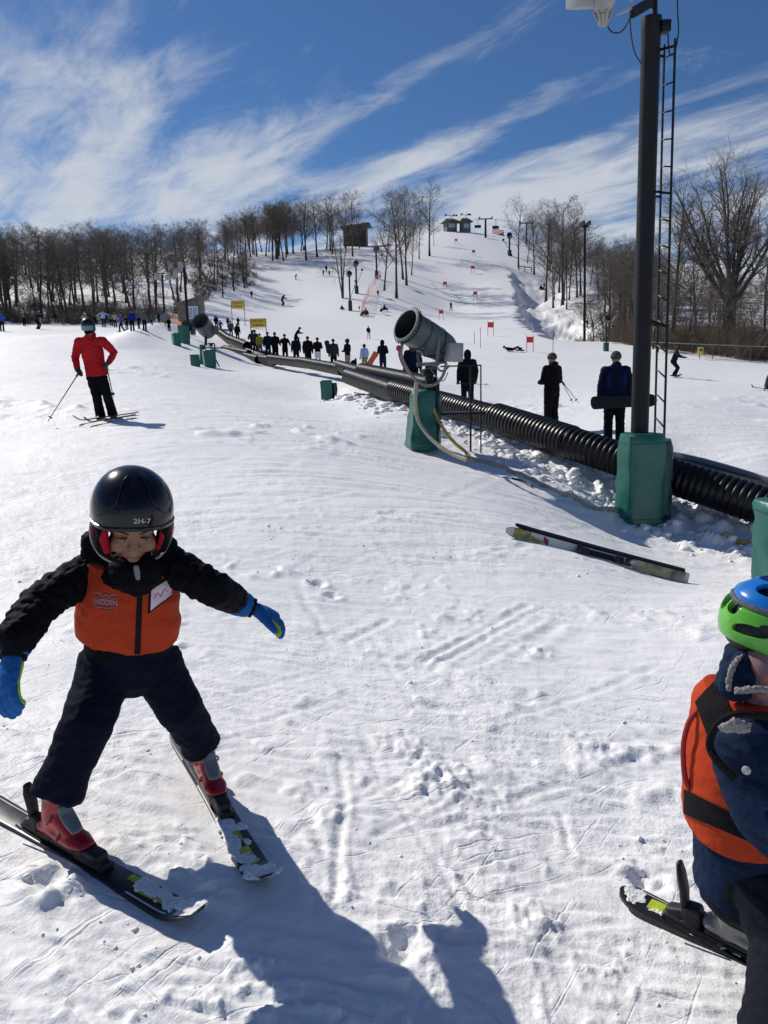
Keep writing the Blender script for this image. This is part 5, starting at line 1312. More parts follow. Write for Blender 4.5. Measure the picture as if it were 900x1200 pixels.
# the queue on the conveyor, from the far end to the near end (column, row of the feet, height in rows, depth)
for px, py, hp, d, kind, hat, jk, tr_, hm, lb, fc in (
    (253.5, 381, 15, 76, 'std', 'helmet', C_BLACK, C_BLACK, HELM, 'black-clad person standing right of the small snow gun', .4),
    (258.5, 386, 15, 70, 'poles', 'beanie', C_BLUE, C_GREY, C_GBEAN, 'person in blue jacket with grey trousers just right of the small snow gun', 3.0),
    (267, 377, 11, 80, 'std', 'helmet', C_CHAR, C_BLACK, HELM, 'dark figure farthest back in the queue near the first yellow sign', 3.3),
    (271, 392, 19, 67, 'std', 'beanie', C_TEAL, C_CHAR, C_GBEAN, 'person in dull teal jacket in the far part of the queue', 3.3),
    (279, 377, 12, 80, 'front', 'helmet', C_BLACK, C_CHAR, HELM, 'dark figure standing below the first yellow sign', 2.9),
    (278.5, 395.5, 20, 65, 'std', 'hood', C_BLACK, C_BLACK, C_BLACK, 'person in long black hooded coat in the far part of the queue', 3.1),
    (296.5, 409, 27, 53, 'poles', 'helmet', C_BLACK, C_BLACK, HELM, 'black-clad person leftmost under the second yellow sign', 3.3),
    (299.5, 412, 29, 52, 'hip', 'beanie', C_CHAR, C_BLACK, C_BLACK, 'person in charcoal jacket tucked behind the yellow-green jacket', 2.8),
    (305, 411.5, 26, 51, 'std', 'beanie', C_OLIVE, C_GREY, C_BLACK, 'person in yellow-green jacket and grey trousers in the queue', 3.14),
    (314.5, 416, 31, 48.5, 'std', 'beanie', C_NAVY, C_NAVY, C_NAVY, 'person in navy suit right of the yellow-green jacket', 3.2),
    (323, 418.5, 33, 47, 'front', 'beanie', C_BLACK, C_BLACK, C_BLACK, 'second dark figure right of the yellow-green jacket, broad shoulders', 3.0),
    (334.5, 420, 32, 46, 'poles', 'beanie', C_BLACK, C_BLACK, C_BLACK, 'dark figure with elbows out in the middle of the queue', 3.2),
    (347.5, 423, 33, 44, 'std', 'hood', C_BLACK, C_BLACK, C_BLACK, 'dark hooded figure below the skier crossing behind the queue', 3.3),
    (361.5, 427, 35, 42.5, 'std', 'beanie', C_BLACK, C_BLACK, C_BLACK, 'stocky dark figure standing beside white trousers in the queue', 3.1),
    (373, 429, 34, 42, 'front', 'beanie', C_BLACK, C_WHITE, C_BLACK, 'person in black jacket with white trousers in the queue', 3.5),
    (391.5, 434, 36, 39.5, 'std', 'beanie', C_CHAR, C_BLACK, C_BLACK, 'person in long grey coat holding a board upright in the queue', 3.1),
    (408, 436, 39, 37, 'front', 'helmet', C_BLACK, C_TAN, HELM, 'person in black jacket and white goggle band left of the small child', 4.2),
    (427.5, 434, 31, 38, 'std', 'helmet', C_LBLUE, C_TAN, HELM, 'small child in pale lilac jacket by the orange snowboard', 3.6),
    (449, 441, 40, 35, 'front', 'hood', C_BLACK, C_NAVY, C_BLACK, 'dark hooded person with arms folded left of the snow gun', 2.7)):
    kw = dict(long='coat' in lb, bulk=1.12 if 'stocky' in lb or 'broad' in lb else 1.0)
    person_px(px, py, hp, fc, kind, hat, jk, tr_, hm, lb, Q, d=d, **kw)
S_ = 'skiers out on the slope'
for px, py, hp, d, kind, hat, jk, tr_, hm, lb, fc in (
    (348, 399, 19, 62, 'ski', 'helmet', C_BLACK, C_BLACK, HELM, 'dark skier bending forward just behind the middle of the queue', 1.9),
    (432, 399, 15, 80, 'walk', 'beanie', C_BLACK, C_WHITE, C_BLACK, 'skier in black jacket and pale trousers above the pipes', .3),
    (331.5, 363, 12.5, 135, 'ski', 'helmet', C_BLACK, C_BLACK, HELM, 'lone dark skier in the middle of the left slope', 1.0),
    (528.5, 364.5, 10.5, None, 'walk', 'beanie', C_BLACK, C_CHAR, C_BLACK, 'dark skier walking across the tree shadow on the run', .5),
    (295, 349, 8, None, 'std', 'helmet', C_BLACK, C_BLACK, HELM, 'dark figure at the left edge of the slope, uphill of the yellow signs', .2),
    (261, 349, 7, None, 'ski', 'helmet', C_BLACK, C_BLACK, HELM, 'small dark skier at the scrub edge above the first yellow sign', .9),
    (346.5, 328, 6.5, None, 'ski', 'helmet', C_BLACK, C_BLACK, HELM, 'tiny dark skier near the top of the left slope', 1.2),
    (382.5, 319, 8, None, 'std', 'helmet', C_BLACK, C_BLACK, HELM, 'tallest of the tiny group standing high on the left slope', .2),
    (379, 323, 6.5, None, 'std', 'helmet', C_CHAR, C_BLACK, HELM, 'left small one of the tiny group high on the left slope', .4),
    (386, 323, 6, None, 'std', 'helmet', C_NAVY, C_BLACK, HELM, 'right small one of the tiny group high on the left slope', 6.0),
    (443, 347, 7, None, 'std', 'beanie', C_BLACK, C_BLACK, C_BLACK, 'dark figure standing beside the pale red netting', .2),
    (445.5, 326.5, 5, None, 'std', 'beanie', C_PURP, C_BLACK, C_BLACK, 'small figure in maroon near the highest post-mounted snow gun', .1),
    (401, 363, 5.5, None, 'sit', 'beanie', C_BLACK, C_BLACK, C_BLACK, 'dark person sitting in the snow left of the nearest post-mounted gun', .7),
    (421, 363.5, 5, None, 'std', 'beanie', C_BLACK, C_BLACK, C_BLACK, 'small dark figure right of the nearest post-mounted gun', .2),
    (429, 370, 9, None, 'sit', 'beanie', C_GREY, C_BLACK, C_BLACK, 'person in grey sitting in the snow by the pale red netting', .3),
    (424.5, 370.5, 6.5, None, 'sit', 'helmet', C_BLACK, C_BLACK, HELM, 'dark person sitting beside the one in grey', -.4),
    (451, 364, 7, None, 'sit', 'beanie', C_BLACK, C_BLACK, C_BLACK, 'dark person kneeling in the snow above the big snow gun', .9),
    (447, 365.5, 5, None, 'sit', 'helmet', C_CHAR, C_BLACK, HELM, 'smaller dark person crouched above the big snow gun', -.5),
    (432, 279, 4, None, 'std', 'helmet', C_BLACK, C_BLACK, HELM, 'tiny figure on the skyline of the left shoulder', 0), (454, 281.5, 4, None, 'sit', 'helmet', C_BLACK, C_BLACK, HELM, 'tiny seated figure on the white mound of the left shoulder', 0),
    (634.5, 340, 6.5, None, 'sit', 'helmet', C_BLACK, C_BLACK, HELM, 'person resting at the foot of a tree right of the snow hollows', .5),
    (637.5, 339.5, 8, None, 'std', 'beanie', C_BLACK, C_BLACK, C_BLACK, 'dark standing figure leaning on a tree right of the snow hollows', .5),
    (688, 384, 10, None, 'std', 'helmet', C_BLACK, C_BLACK, HELM, 'dark person standing at the foot of the tall thin lift mast', .3),
    (694.5, 385, 8.5, None, 'std', 'hood', C_CHAR, C_BLACK, C_BLACK, 'dark hooded person right of the tall thin lift mast', -.3),
    (599, 300.5, 4, None, 'sit', 'helmet', C_BLACK, C_BLACK, HELM, 'tiny crouching figure at the topmost post-mounted gun', 0)):
    person_px(px, py, hp, fc, kind, hat, jk, tr_, hm, lb, S_, d=d, vox=.04 if hp < 12 else .03)
CR = 'crowd at the far edge of the flat on the left'
for px, py, hp, kind, hat, jk, tr_, hm, lb, fc in (
    (3, 389, 23, 'std', 'helmet', C_BLUE, C_BLACK, HELM, 'person in bright blue jacket cut by the left edge of the picture', .4),
    (29, 384, 13, 'std', 'helmet', C_BLACK, C_BLACK, HELM, 'short dark figure against the scrub, second from the left edge', .2),
    (45, 387, 20, 'ski', 'helmet', C_NAVY, C_BLACK, HELM, 'navy skier bending on the flat left of the red jacket', 1.2),
    (58, 380, 17, 'std', 'beanie', C_GREY, C_BLACK, C_BLACK, 'person in grey left of the seated dark figure', .3),
    (66, 380, 13, 'walk', 'beanie', C_BLACK, C_BLACK, C_BLACK, 'dark walker between the grey jacket and the seated figure', 1.4),
    (79, 380, 7, 'sit', 'beanie', C_BLACK, C_BLACK, C_BLACK, 'dark figure sitting on the snow at the edge of the scrub', .4),
    (91, 379.5, 13, 'std', 'hood', C_BEIGE, C_BEIGE, C_BEIGE, 'small figure all in beige left of the red jacket', .2),
    (122, 384, 20, 'wide', 'beanie', C_LBLUE, C_CHAR, C_GBEAN, 'person in pale blue jacket with arms out, right of the red helmet', .3),
    (131, 382.5, 15, 'std', 'beanie', C_GREY, C_BLACK, C_BLACK, 'person in grey jacket third right of the red jacketed skier', .5),
    (135.5, 384, 17, 'poles', 'helmet', C_BEIGE, C_BLACK, HELM, 'person in beige jacket between the grey and the blue jackets', .2),
    (143, 389.5, 22, 'walk', 'beanie', C_BLUE, C_NAVY, C_NAVY, 'person in blue jacket stepping left near the snow berm', -1.2),
    (149, 387, 16, 'poles', 'helmet', C_BLACK, C_BLACK, HELM, 'dark figure bent between two blue jackets', .8),
    (155.5, 388.5, 24, 'std', 'beanie', C_DBLUE, C_BLACK, C_BLACK, 'person in deep blue jacket beside the tall grey jacket', .2),
    (163, 386, 15, 'poles', 'helmet', C_BLACK, C_BLACK, HELM, 'dark figure leaning forward left of the tall grey jacket', 1.0),
    (170, 388.5, 25, 'std', 'beanie', C_GREY, C_BLACK, C_GBEAN, 'tall person in grey jacket standing on the berm', 2.8),
    (178, 382, 13, 'std', 'beanie', C_TEAL, C_BLACK, C_GBEAN, 'small figure in dull teal right of the tall grey jacket', .2),
    (187, 380.5, 13, 'std', 'hood', C_BLACK, C_BLACK, C_BLACK, 'small black figure near the octagonal sign', 0), (198.5, 390, 17, 'front', 'beanie', C_BLACK, C_BLACK, C_BLACK, 'dark stout person right under the octagonal sign', 3.0),
    (112, 380, 11, 'std', 'helmet', C_BLACK, C_BLACK, HELM, 'dark figure half hidden behind the helmet of the red jacketed skier', .2)):
    person_px(px, py, hp, fc, kind, hat, jk, tr_, hm, lb, CR, vox=.035)
# boards and such that people hold or lie beside
def board(A, B, w, label, m, up, rise=.05, tail=.05, group=None): return ski(A, B, w, m, BOARD, label, 'snowboard', up, rise, tail, .014, 'snowboard', .84, True, group)
board(W(431.5, 428.5, 37.4), W(441.5, 412.5, 37.4), .30, 'orange snowboard held upright beside the small child', BOARD_O, (.25, -1, .1))
board(W(385.6, 414, 39), W(382.5, 399, 39), .26, 'grey board held upright by the person in long grey coat', BOARD, (.2, -1, 0))
# goggle band, bag
def bag(): 
    g = W(414.5, 426, 36.6); b = MB(); b.ell((0, 0, 0), (.16, .12, .17)); b.ell((.1, 0, .15), (.05, .05, .12)); o = b.blob('helmet_bag', C_BLACK, .025, 2); o.location = g; tag(o, 'black bag hanging from the hand beside the small child', 'bag')
bag()
# lying rider, right-hand riders
g_ = G(600, 411.5); person_at(g_, 1.55, 0, 'lie', 'beanie', C_BLACK, C_BLACK, C_PURP, 'person lying on the snow beside the lowest red gate', S_)
board(G(603, 412.2)+Vector((0, -.1, .12)), G(614, 412.5)+Vector((0, 0, .10)), .28, 'black snowboard on the feet of the person lying by the lowest gate', BOARD, (0, -.5, 1))
g_ = G(791.5, 441.5); person_at(g_, 1.74, 1.1, 'ride', 'helmet', C_NAVY, C_BLACK, HELM, 'snowboarder in dark clothes leaning forward, right of the mast ladder', S_, vox=.022)
board(G(787, 441.5)+Vector((0, 0, .03)), G(797.5, 440.5)+Vector((0, 0, .03)), .26, 'black snowboard under the rider right of the mast ladder', BOARD, (0, 0, 1))
g_ = G(905, 457); person_at(g_, 1.7, 1.2, 'sit', 'helmet', C_CHAR, C_BLACK, HELM, 'person sitting on the snow at the right edge of the picture', S_)
ski(G(902, 457.5)+Vector((0, 0, .04)), G(880, 455.5)+Vector((0, 0, .06)), .12, BOARD, BOARD, 'dark ski pointing left from the person sitting at the right edge', rise=.12)
# ------------------------------------------------------------------ nearer grown-ups
def figure_world(g, J, hat, cols, label, group=None, vox=.016, bulk=1.0, hood=False, long=False, wr=.008, seed=1):
    """a person from joints given in the world"""
    r = empty('person', g, 0, label, 'person', group); D, f, up, sx, j = fig_meshes({k: Vector(v)-g for k, v in J.items()}, vox, hat, bulk, hood, wr, seed, long)
    dressed(r, D, cols[0], cols[1], cols[2], hat, skin=cols[3] if len(cols) > 3 else SKIN); return r, f, up, sx, j
def ski_pole(a, b, label, r0=.009, group=None):
    a = Vector(a); b = Vector(b); g = b.copy(); m = MB(); d = (b-a).normalized(); m.tube([a-g, (0, 0, 0)], [r0, r0*.6], 8)
    r = m.build('ski_pole', POLE_M, None); r.location = g; tag(r, label, 'ski pole', group)
    h = MB(); h.tube([a-g-d*.03, a-g+d*.11], [r0*2.0, r0*1.7], 8); h.build('grip', BLK, r)
    h = MB(); h.lathe(-d*.09, -d*.05, [(0, r0), (.005, .04), (.012, .036), (.02, r0)], 12); h.build('basket', BLK, r); return r
def red_skier():
    g = G(122, 490); D = g.y
    L = lambda px, py, o=0.0: W(px, py, D+o)
    J = dict(head=L(103.5, 383, -.06), neck=L(105, 396, -.02), chest=L(108, 412, 0), pelvis=L(113, 437, 0), shR=L(92.5, 400.5, 0), shL=L(121, 400, 0), elR=L(88.0, 419, .02), elL=L(134, 413.5, .04), wrR=L(91, 433, -.10), handR=L(93.5, 437, -.14), wrL=L(127.5, 424.5, -.08), handL=L(124, 428, -.12),
             hipR=L(108, 441), hipL=L(118, 441), knR=L(113, 463, -.10), knL=L(125.5, 463, -.10), anR=L(117.5, 485.5, .0), anL=L(131.5, 484, .02), toeR=L(115.5, 489, -.20), toeL=L(134, 487, -.18))
    r, f, up, sx, j = figure_world(g, J, 'helmet', (C_RED, C_BLACK, HELM), 'skier in red jacket and black trousers with green goggles and two poles', None, .014, 1.0, True, False, .007, 4)
    hd = j['head']; f2 = (f*1.0+Vector((0, 0, -.1))).normalized(); s2 = sx; u2 = s2.cross(f2)*-1
    b = MB(); k = 10; vs = []
    for i in range(k+1):
        a = -1.05+2.1*i/k
        for zz in (-.042, .035):
            for rr in (.116, .128): vs.append(hd+s2*(math.sin(a)*rr*.92)+f2*(math.cos(a)*rr)+up*(zz-.004))
    fs = []
    for i in range(k):
        o = i*4; fs += [(o+1, o+5, o+7, o+3), (o, o+2, o+6, o+4), (o+2, o+3, o+7, o+6), (o, o+4, o+5, o+1)]
    b.add(vs, fs); b.build('goggles', GOGG, r)
    b = MB(); b.ell(hd+f*.07-up*.075, (.055, .05, .05)); b.build('face_mask', C_BLACK, r)
    ski_pole(L(93.5, 435, -.16), L(56, 494, -.6), 'black ski pole planted left of the red jacketed skier', .010)
    ski_pole(L(124.5, 427, -.16), L(133, 466, .25), 'black ski pole held behind the knee of the red jacketed skier', .010)
    up_ = Vector((0.05, 0, 1))
    for (a, c, lb) in (((162, 486.5), (87, 497.5), 'front black ski under the red jacketed skier'), ((158, 489.5), (100, 499.5), 'second black ski under the red jacketed skier, nearer the camera')):
        A = G(*a); B = G(*c); A.z += .04; B.z += .045; ski(A, B, .10, mat('ski_top_brown', (.09, .06, .05), .4, var=.5), SKI_B, lb, rise=.10)
red_skier()
def beanie_men():
    g = G(646, 508); d = g.y; r = person_at(g, 93*d/900/1.78*1.78, PI+.62, 'front', 'beanie', C_BLACK, C_BLACK, C_GBEAN, 'man in grey beanie and black clothes looking uphill with poles on his wrist', None, .02, 1.1, False, True)
    r['label'] = 'man in grey beanie and black jacket standing beyond the pipe, poles on his wrist'
    q = W(658, 446, d-.1)
    ski_pole(q, W(678, 472, d-.1), 'right-hand one of two thin poles hanging from the wrist of the man in black', .008); ski_pole(q+Vector((.01, .05, 0)), W(671.5, 472.5, d), 'left-hand one of two thin poles hanging from the wrist of the man in black', .008)
    g = G(719, 525); d = g.y
    r = person_at(g, 112*d/900, PI-.1, 'std', 'beanie', C_NAVY, C_BLACK, C_GBEAN, 'man in grey knit beanie and blue-black jacket holding a snowboard behind him', None, .018, 1.08, False, True)
    for sx in (-1, 1):
        b = MB(); b.ell((sx*.125, .098, 1.23), (.065, .036, .17)); b.build('blue_panel', cloth('deep_blue', (.010, .016, .075)), r)
    up_ = (0, -1, .15)
    board(W(690.5, 472.5, d-.32), W(768, 469, d-.1), .24, 'black snowboard held crosswise behind the man in the blue-black jacket', BOARD, up_)
    g = GD(548, 21.5, 480); r = person_at(g, 69*g.y/900, PI+.1, 'std', 'hood', C_BLACK, C_BLACK, C_BLACK, 'man in black hooded jacket standing behind the platform railing', None, .022, 1.12, True)
    d = g.y; ski_pole(W(536, 449.5, d-.2), W(573, 450.5, d-.3), 'ski pole held level by the man in the black hooded jacket', .009)
    g = GD(484, 22, 470); d = g.y; r = person_at(W(484, 463, 22)-Vector((0, 0, .0)), 64*d/900, PI, 'std', 'hood', C_NAVY, C_BLACK, C_PURP, 'person in navy with maroon hood half hidden behind the snow gun', None, .03); r.location.z = g.z
beanie_men()
# ------------------------------------------------------------------ the pair of old skis lying on the snow
def lying_skis():
    A = G(806, 684); B = G(592, 628)
    TOPW = mat('ski_white_top', (.62, .62, .60), .35, var=.12, vscale=6); YW = mat('ski_yellow_worn', (.50, .43, .10), .45, col2=(.10, .09, .05), vscale=18)
    upv = Vector((-.15, -1.0, .38))
    A.z += .045; B.z += .05
    o = ski(A, B, .115, TOPW, SKI_B, 'worn white and yellow ski lying on its edge in front of the pipe', up=upv, rise=.05, thick=.013)
    rs = dict(rise=.05, tail=.01, thick=.013)
    ski_patch(o, 'graphic', [(.86, .955, -.045, .048, 0), (.79, .86, .005, .050, -.02)], YW, **rs)
    ski_patch(o, 'graphic', [(.02, .30, -.045, .048, 0)], mat('ski_tail_print', (.56, .50, .26), .5, col2=(.10, .10, .09), vscale=11), **rs)
    ski_patch(o, 'graphic', [(.76, .79, -.01, .045, -.03), (.62, .64, .02, .045, 0), (.56, .61, -.005, .012, .02)], mat('ski_red_print', (.28, .03, .05), .5), **rs)
    L_ = o['len']; z0 = .016
    b = MB(); b.box((L_*.58, 0, z0+.018), (.13, .062, .030), None, 0, .006); b.box((L_*.60, 0, z0+.044), (.06, .07, .040), None, 0, .012); b.build('toe_piece', BLK, o)
    b = MB(); b.box((L_*.36, 0, z0+.016), (.15, .062, .028), None, 0, .006); b.box((L_*.335, 0, z0+.045), (.075, .066, .05), None, 0, .014); h = b.build('heel_piece', BLK, o)
    b = MB(); b.box((L_*.315, 0, z0+.075), (.09, .03, .014), Euler((0, .5, 0)).to_matrix(), 0, .005); b.build('heel_lever', GALV, h)
    b = MB()
    for y in (-.052, .052): b.tube([(L_*.42, y, z0+.02), (L_*.5, y, z0+.03), (L_*.53, y, z0+.02)], .005, 6)
    b.box((L_*.47, 0, z0+.008), (.24, .05, .012)); b.build('brake', STEEL_D, o)
    A2 = G(803, 668)+Vector((.0, .06, .03)); B2 = G(606, 613)+Vector((0, .03, .03)); dz = Vector((0, 0, .055))
    A2 = A+Vector((-.01, .07, .04)); B2 = B+(B-A).normalized()*(-.10)+Vector((.0, .075, .045))
    ski(A2, B2, .075, SKI_B, SKI_B, 'second ski with black base uppermost, leaning behind the white and yellow ski', up=Vector((.1, -.6, 1.0)), rise=.03, thick=.02)
lying_skis()

# ------------------------------------------------------------------ children
HELM_K = mat('helmet_gloss', (.004, .005, .009), .20, spec=.30, coat=.18); PAD_R = cloth('red_pad', (.34, .012, .03)); VEST = cloth('orange_vest', (.43, .050, .018), .7, var=.08, bump=.25, bscale=60)
BLACK_K = cloth('puffer_black', (.005, .006, .009), .7, bump=.3, bscale=40); NAVY_T = cloth('navy_trousers', (.007, .010, .021), .75, bump=.4, bscale=45)
GL_B = cloth('glove_blue', (.02, .12, .36), .6, bump=.25, bscale=90); GL_G = cloth('glove_lime', (.36, .55, .04), .6); WEB = cloth('black_webbing', (.014, .014, .016), .9, bump=.5, bscale=160)
BOOT_R = mat('boot_red', (.36, .016, .024), .28, spec=.5, var=.18, vscale=14); BOOT_G = mat('boot_grey', (.16, .19, .22), .4, var=.12); BOOT_P = mat('boot_pale_grey', (.20, .197, .185), .35, var=.12)
SKI_Y = mat('ski_lime_print', (.50, .58, .03), .4, var=.25, vscale=30); SKI_W = mat('ski_snowy_tip', (.55, .57, .58), .5, var=.2)
ZIP = mat('zip_grey', (.17, .165, .155), .5, metal=.3); TRIM = mat('pale_trim', (.34, .32, .28), .5)
def bvh_of(o): 
    me = o.data; return BVHTree.FromPolygons([v.co.copy() for v in me.vertices], [tuple(p.vertices) for p in me.polygons])
def hit(bvh, g, px, py):
    """the point of a surface (local to g) seen in picture column px, row py, with its normal"""
    d = Vector(ray(px, py)).normalized(); o = Vector((0, 0, HC))-g
    loc, no, idx, dist = bvh.ray_cast(o, d)
    if loc is None: return None, None
    if no.dot(d) > 0: no = -no
    return loc, no
def px_patch(name, bvh, g, tl, tr_, br, bl, m, parent, nu=8, nv=8, lift=.003):
    b = MB(); pts = {}; d0 = None
    for j in range(nv+1):
        for i in range(nu+1):
            u, v = i/nu, j/nv
            x = (tl[0]*(1-u)+tr_[0]*u)*(1-v)+(bl[0]*(1-u)+br[0]*u)*v; y = (tl[1]*(1-u)+tr_[1]*u)*(1-v)+(bl[1]*(1-u)+br[1]*u)*v
            p, n = hit(bvh, g, x, y)
            if p is not None: pts[(i, j)] = (p, n)
    idx = {}; vs = []
    for k, (p, n) in pts.items(): idx[k] = len(vs); vs += [p+n*lift, p-n*.004]
    fs = []
    for j in range(nv):
        for i in range(nu):
            q = [(i, j), (i+1, j), (i+1, j+1), (i, j+1)]
            if all(k in idx for k in q):
                fs.append(tuple(idx[k] for k in q))
                for e0, e1, (oi, oj) in ((q[0], q[1], (0, -1)), (q[1], q[2], (1, 0)), (q[2], q[3], (0, 1)), (q[3], q[0], (-1, 0))):
                    ni, nj = i+oi, j+oj
                    if not (0 <= ni < nu and 0 <= nj < nv): fs.append((idx[e0], idx[e1], idx[e1]+1, idx[e0]+1))
    b.add(vs, fs); return b.build(name, m, parent, angle=50)
def px_line(name, bvh, g, pxs, r, m, parent, lift=.002, n=6):
    pts = []
    for a, c in zip(pxs[:-1], pxs[1:]):
        for k in range(5):
            p, no = hit(bvh, g, a[0]+(c[0]-a[0])*k/5, a[1]+(c[1]-a[1])*k/5)
            if p is not None: pts.append(p+no*lift)
    p, no = hit(bvh, g, *pxs[-1])
    if p is not None: pts.append(p+no*lift)
    b = MB(); b.tube(pts, r, n); return b.build(name, m, parent)
def px_text(name, txt, bvh, g, o, ex, ey, m, parent, lift=.003, bold=.0):
    """flat lettering laid on a surface: o = lower left corner, ex/ey = picture vectors for the whole width and height"""
    cu = bpy.data.curves.new('t', 'FONT'); cu.body = txt; cu.offset = bold; to = bpy.data.objects.new('t', cu); TMP.objects.link(to)
    dg = bpy.context.evaluated_depsgraph_get(); dg.update(); me = bpy.data.meshes.new_from_object(to.evaluated_get(dg)); bpy.data.objects.remove(to)
    xs = [v.co.x for v in me.vertices]; ys = [v.co.y for v in me.vertices]; x0, x1, y0, y1 = min(xs), max(xs), min(ys), max(ys)
    vs = []
    for v in me.vertices:
        u = (v.co.x-x0)/(x1-x0); w = (v.co.y-y0)/(y1-y0); p, n = hit(bvh, g, o[0]+ex[0]*u+ey[0]*w, o[1]+ex[1]*u+ey[1]*w)
        vs.append((p+n*lift) if p is not None else Vector((0, 0, 0)))
    b = MB(); b.add(vs, [tuple(p.vertices) for p in me.polygons]); return b.build(name, m, parent)
def head_frame(yaw, pitch, roll):
    """facing -y, turned by yaw towards +x, nodding down by pitch"""
    f = Vector((math.sin(yaw)*math.cos(pitch), -math.cos(yaw)*math.cos(pitch), -math.sin(pitch)))
    s = Vector((math.cos(yaw), math.sin(yaw), 0)); u = f.cross(s)*-1
    if u.z < 0: u = -u
    R = Matrix.Rotation(roll, 3, f); s = R@s; u = R@u
    return s, f, u            # sideways (+x of the picture), forward, up
def face_prims(b, C, s, f, u, k=1.0):
    P = lambda x, y, z: C+s*(x*k)+f*(y*k)+u*(z*k); M = Matrix((s, f, u)).transposed(); E = lambda c, r: b.ell(P(*c), tuple(q*k for q in r), M, 18, 12)
    E((0, 0, .02), (.071, .086, .088)); E((0, .012, -.035), (.060, .070, .062)); E((0, .042, -.075), (.034, .034, .026))
    for q in (-1, 1):
        E((q*.036, .050, -.040), (.027, .030, .030)); E((q*.030, .070, .020), (.024, .016, .010)); E((q*.070, .0, -.012), (.010, .018, .026))
        E((q*.029, .066, -.003), (.0145, .0135, .0115)); E((q*.0125, .086, -.034), (.0085, .010, .008)); E((q*.052, .028, -.058), (.018, .028, .026))
    b.loft([P(0, .076, .008), P(0, .086, -.014), P(0, .094, -.028)], [.0085*k, .010*k, .0125*k], None, 10)
    E((0, .0985, -.031), (.0115, .010, .0095)); E((0, .079, -.052), (.020, .014, .011)); b.loft([P(-.021, .077, -.0605), P(0, .0885, -.0585), P(.021, .077, -.0605)], [.0035*k, .0062*k, .0035*k], None, 8); b.loft([P(-.018, .076, -.068), P(0, .087, -.069), P(.018, .076, -.068)], [.0035*k, .0072*k, .0035*k], None, 8)
    E((0, .066, -.085), (.019, .016, .013))
def helmet_shell(C, s, f, u, r, name, m, parent, front=.16, side=-.25, back=-.45, th=.014, az0=0, n=72, mrows=26, off=(0, 0, 0)):
    """a hard shell cut along a rim: r = (side, fore-aft, up)"""
    b = MB(); vs = []; fs = []
    def rim(a): c = math.cos(a); return side+(front-side)*max(0, c)**1.5+(back-side)*max(0, -c)**1.2
    for sh in (0, 1):
        for i in range(mrows+1):
            for j in range(n):
                a = 2*math.pi*j/n; e0 = math.asin(max(-.95, min(.95, rim(a)))); e = e0+(math.pi/2-e0)*(i/mrows)
                rr = [q-th*sh for q in r]; x, y, z = rr[0]*math.cos(e)*math.sin(a), rr[1]*math.cos(e)*math.cos(a), rr[2]*math.sin(e)
                lip = (.004 if i <= 1 else 0)*(1-sh); k = 1+lip/.11
                vs.append(C+s*(x*k+off[0])+f*(y*k+off[1])+u*(z+off[2]))
    N1 = (mrows+1)*n
    for i in range(mrows):
        for j in range(n):
            j2 = (j+1) % n; q = (i*n+j, i*n+j2, (i+1)*n+j2, (i+1)*n+j); fs.append(q); fs.append(tuple(N1+k for k in reversed(q)))
    for j in range(n): j2 = (j+1) % n; fs.append((j2, j, N1+j, N1+j2))
    b.add(vs, fs); return b.build(name, m, parent, angle=60)
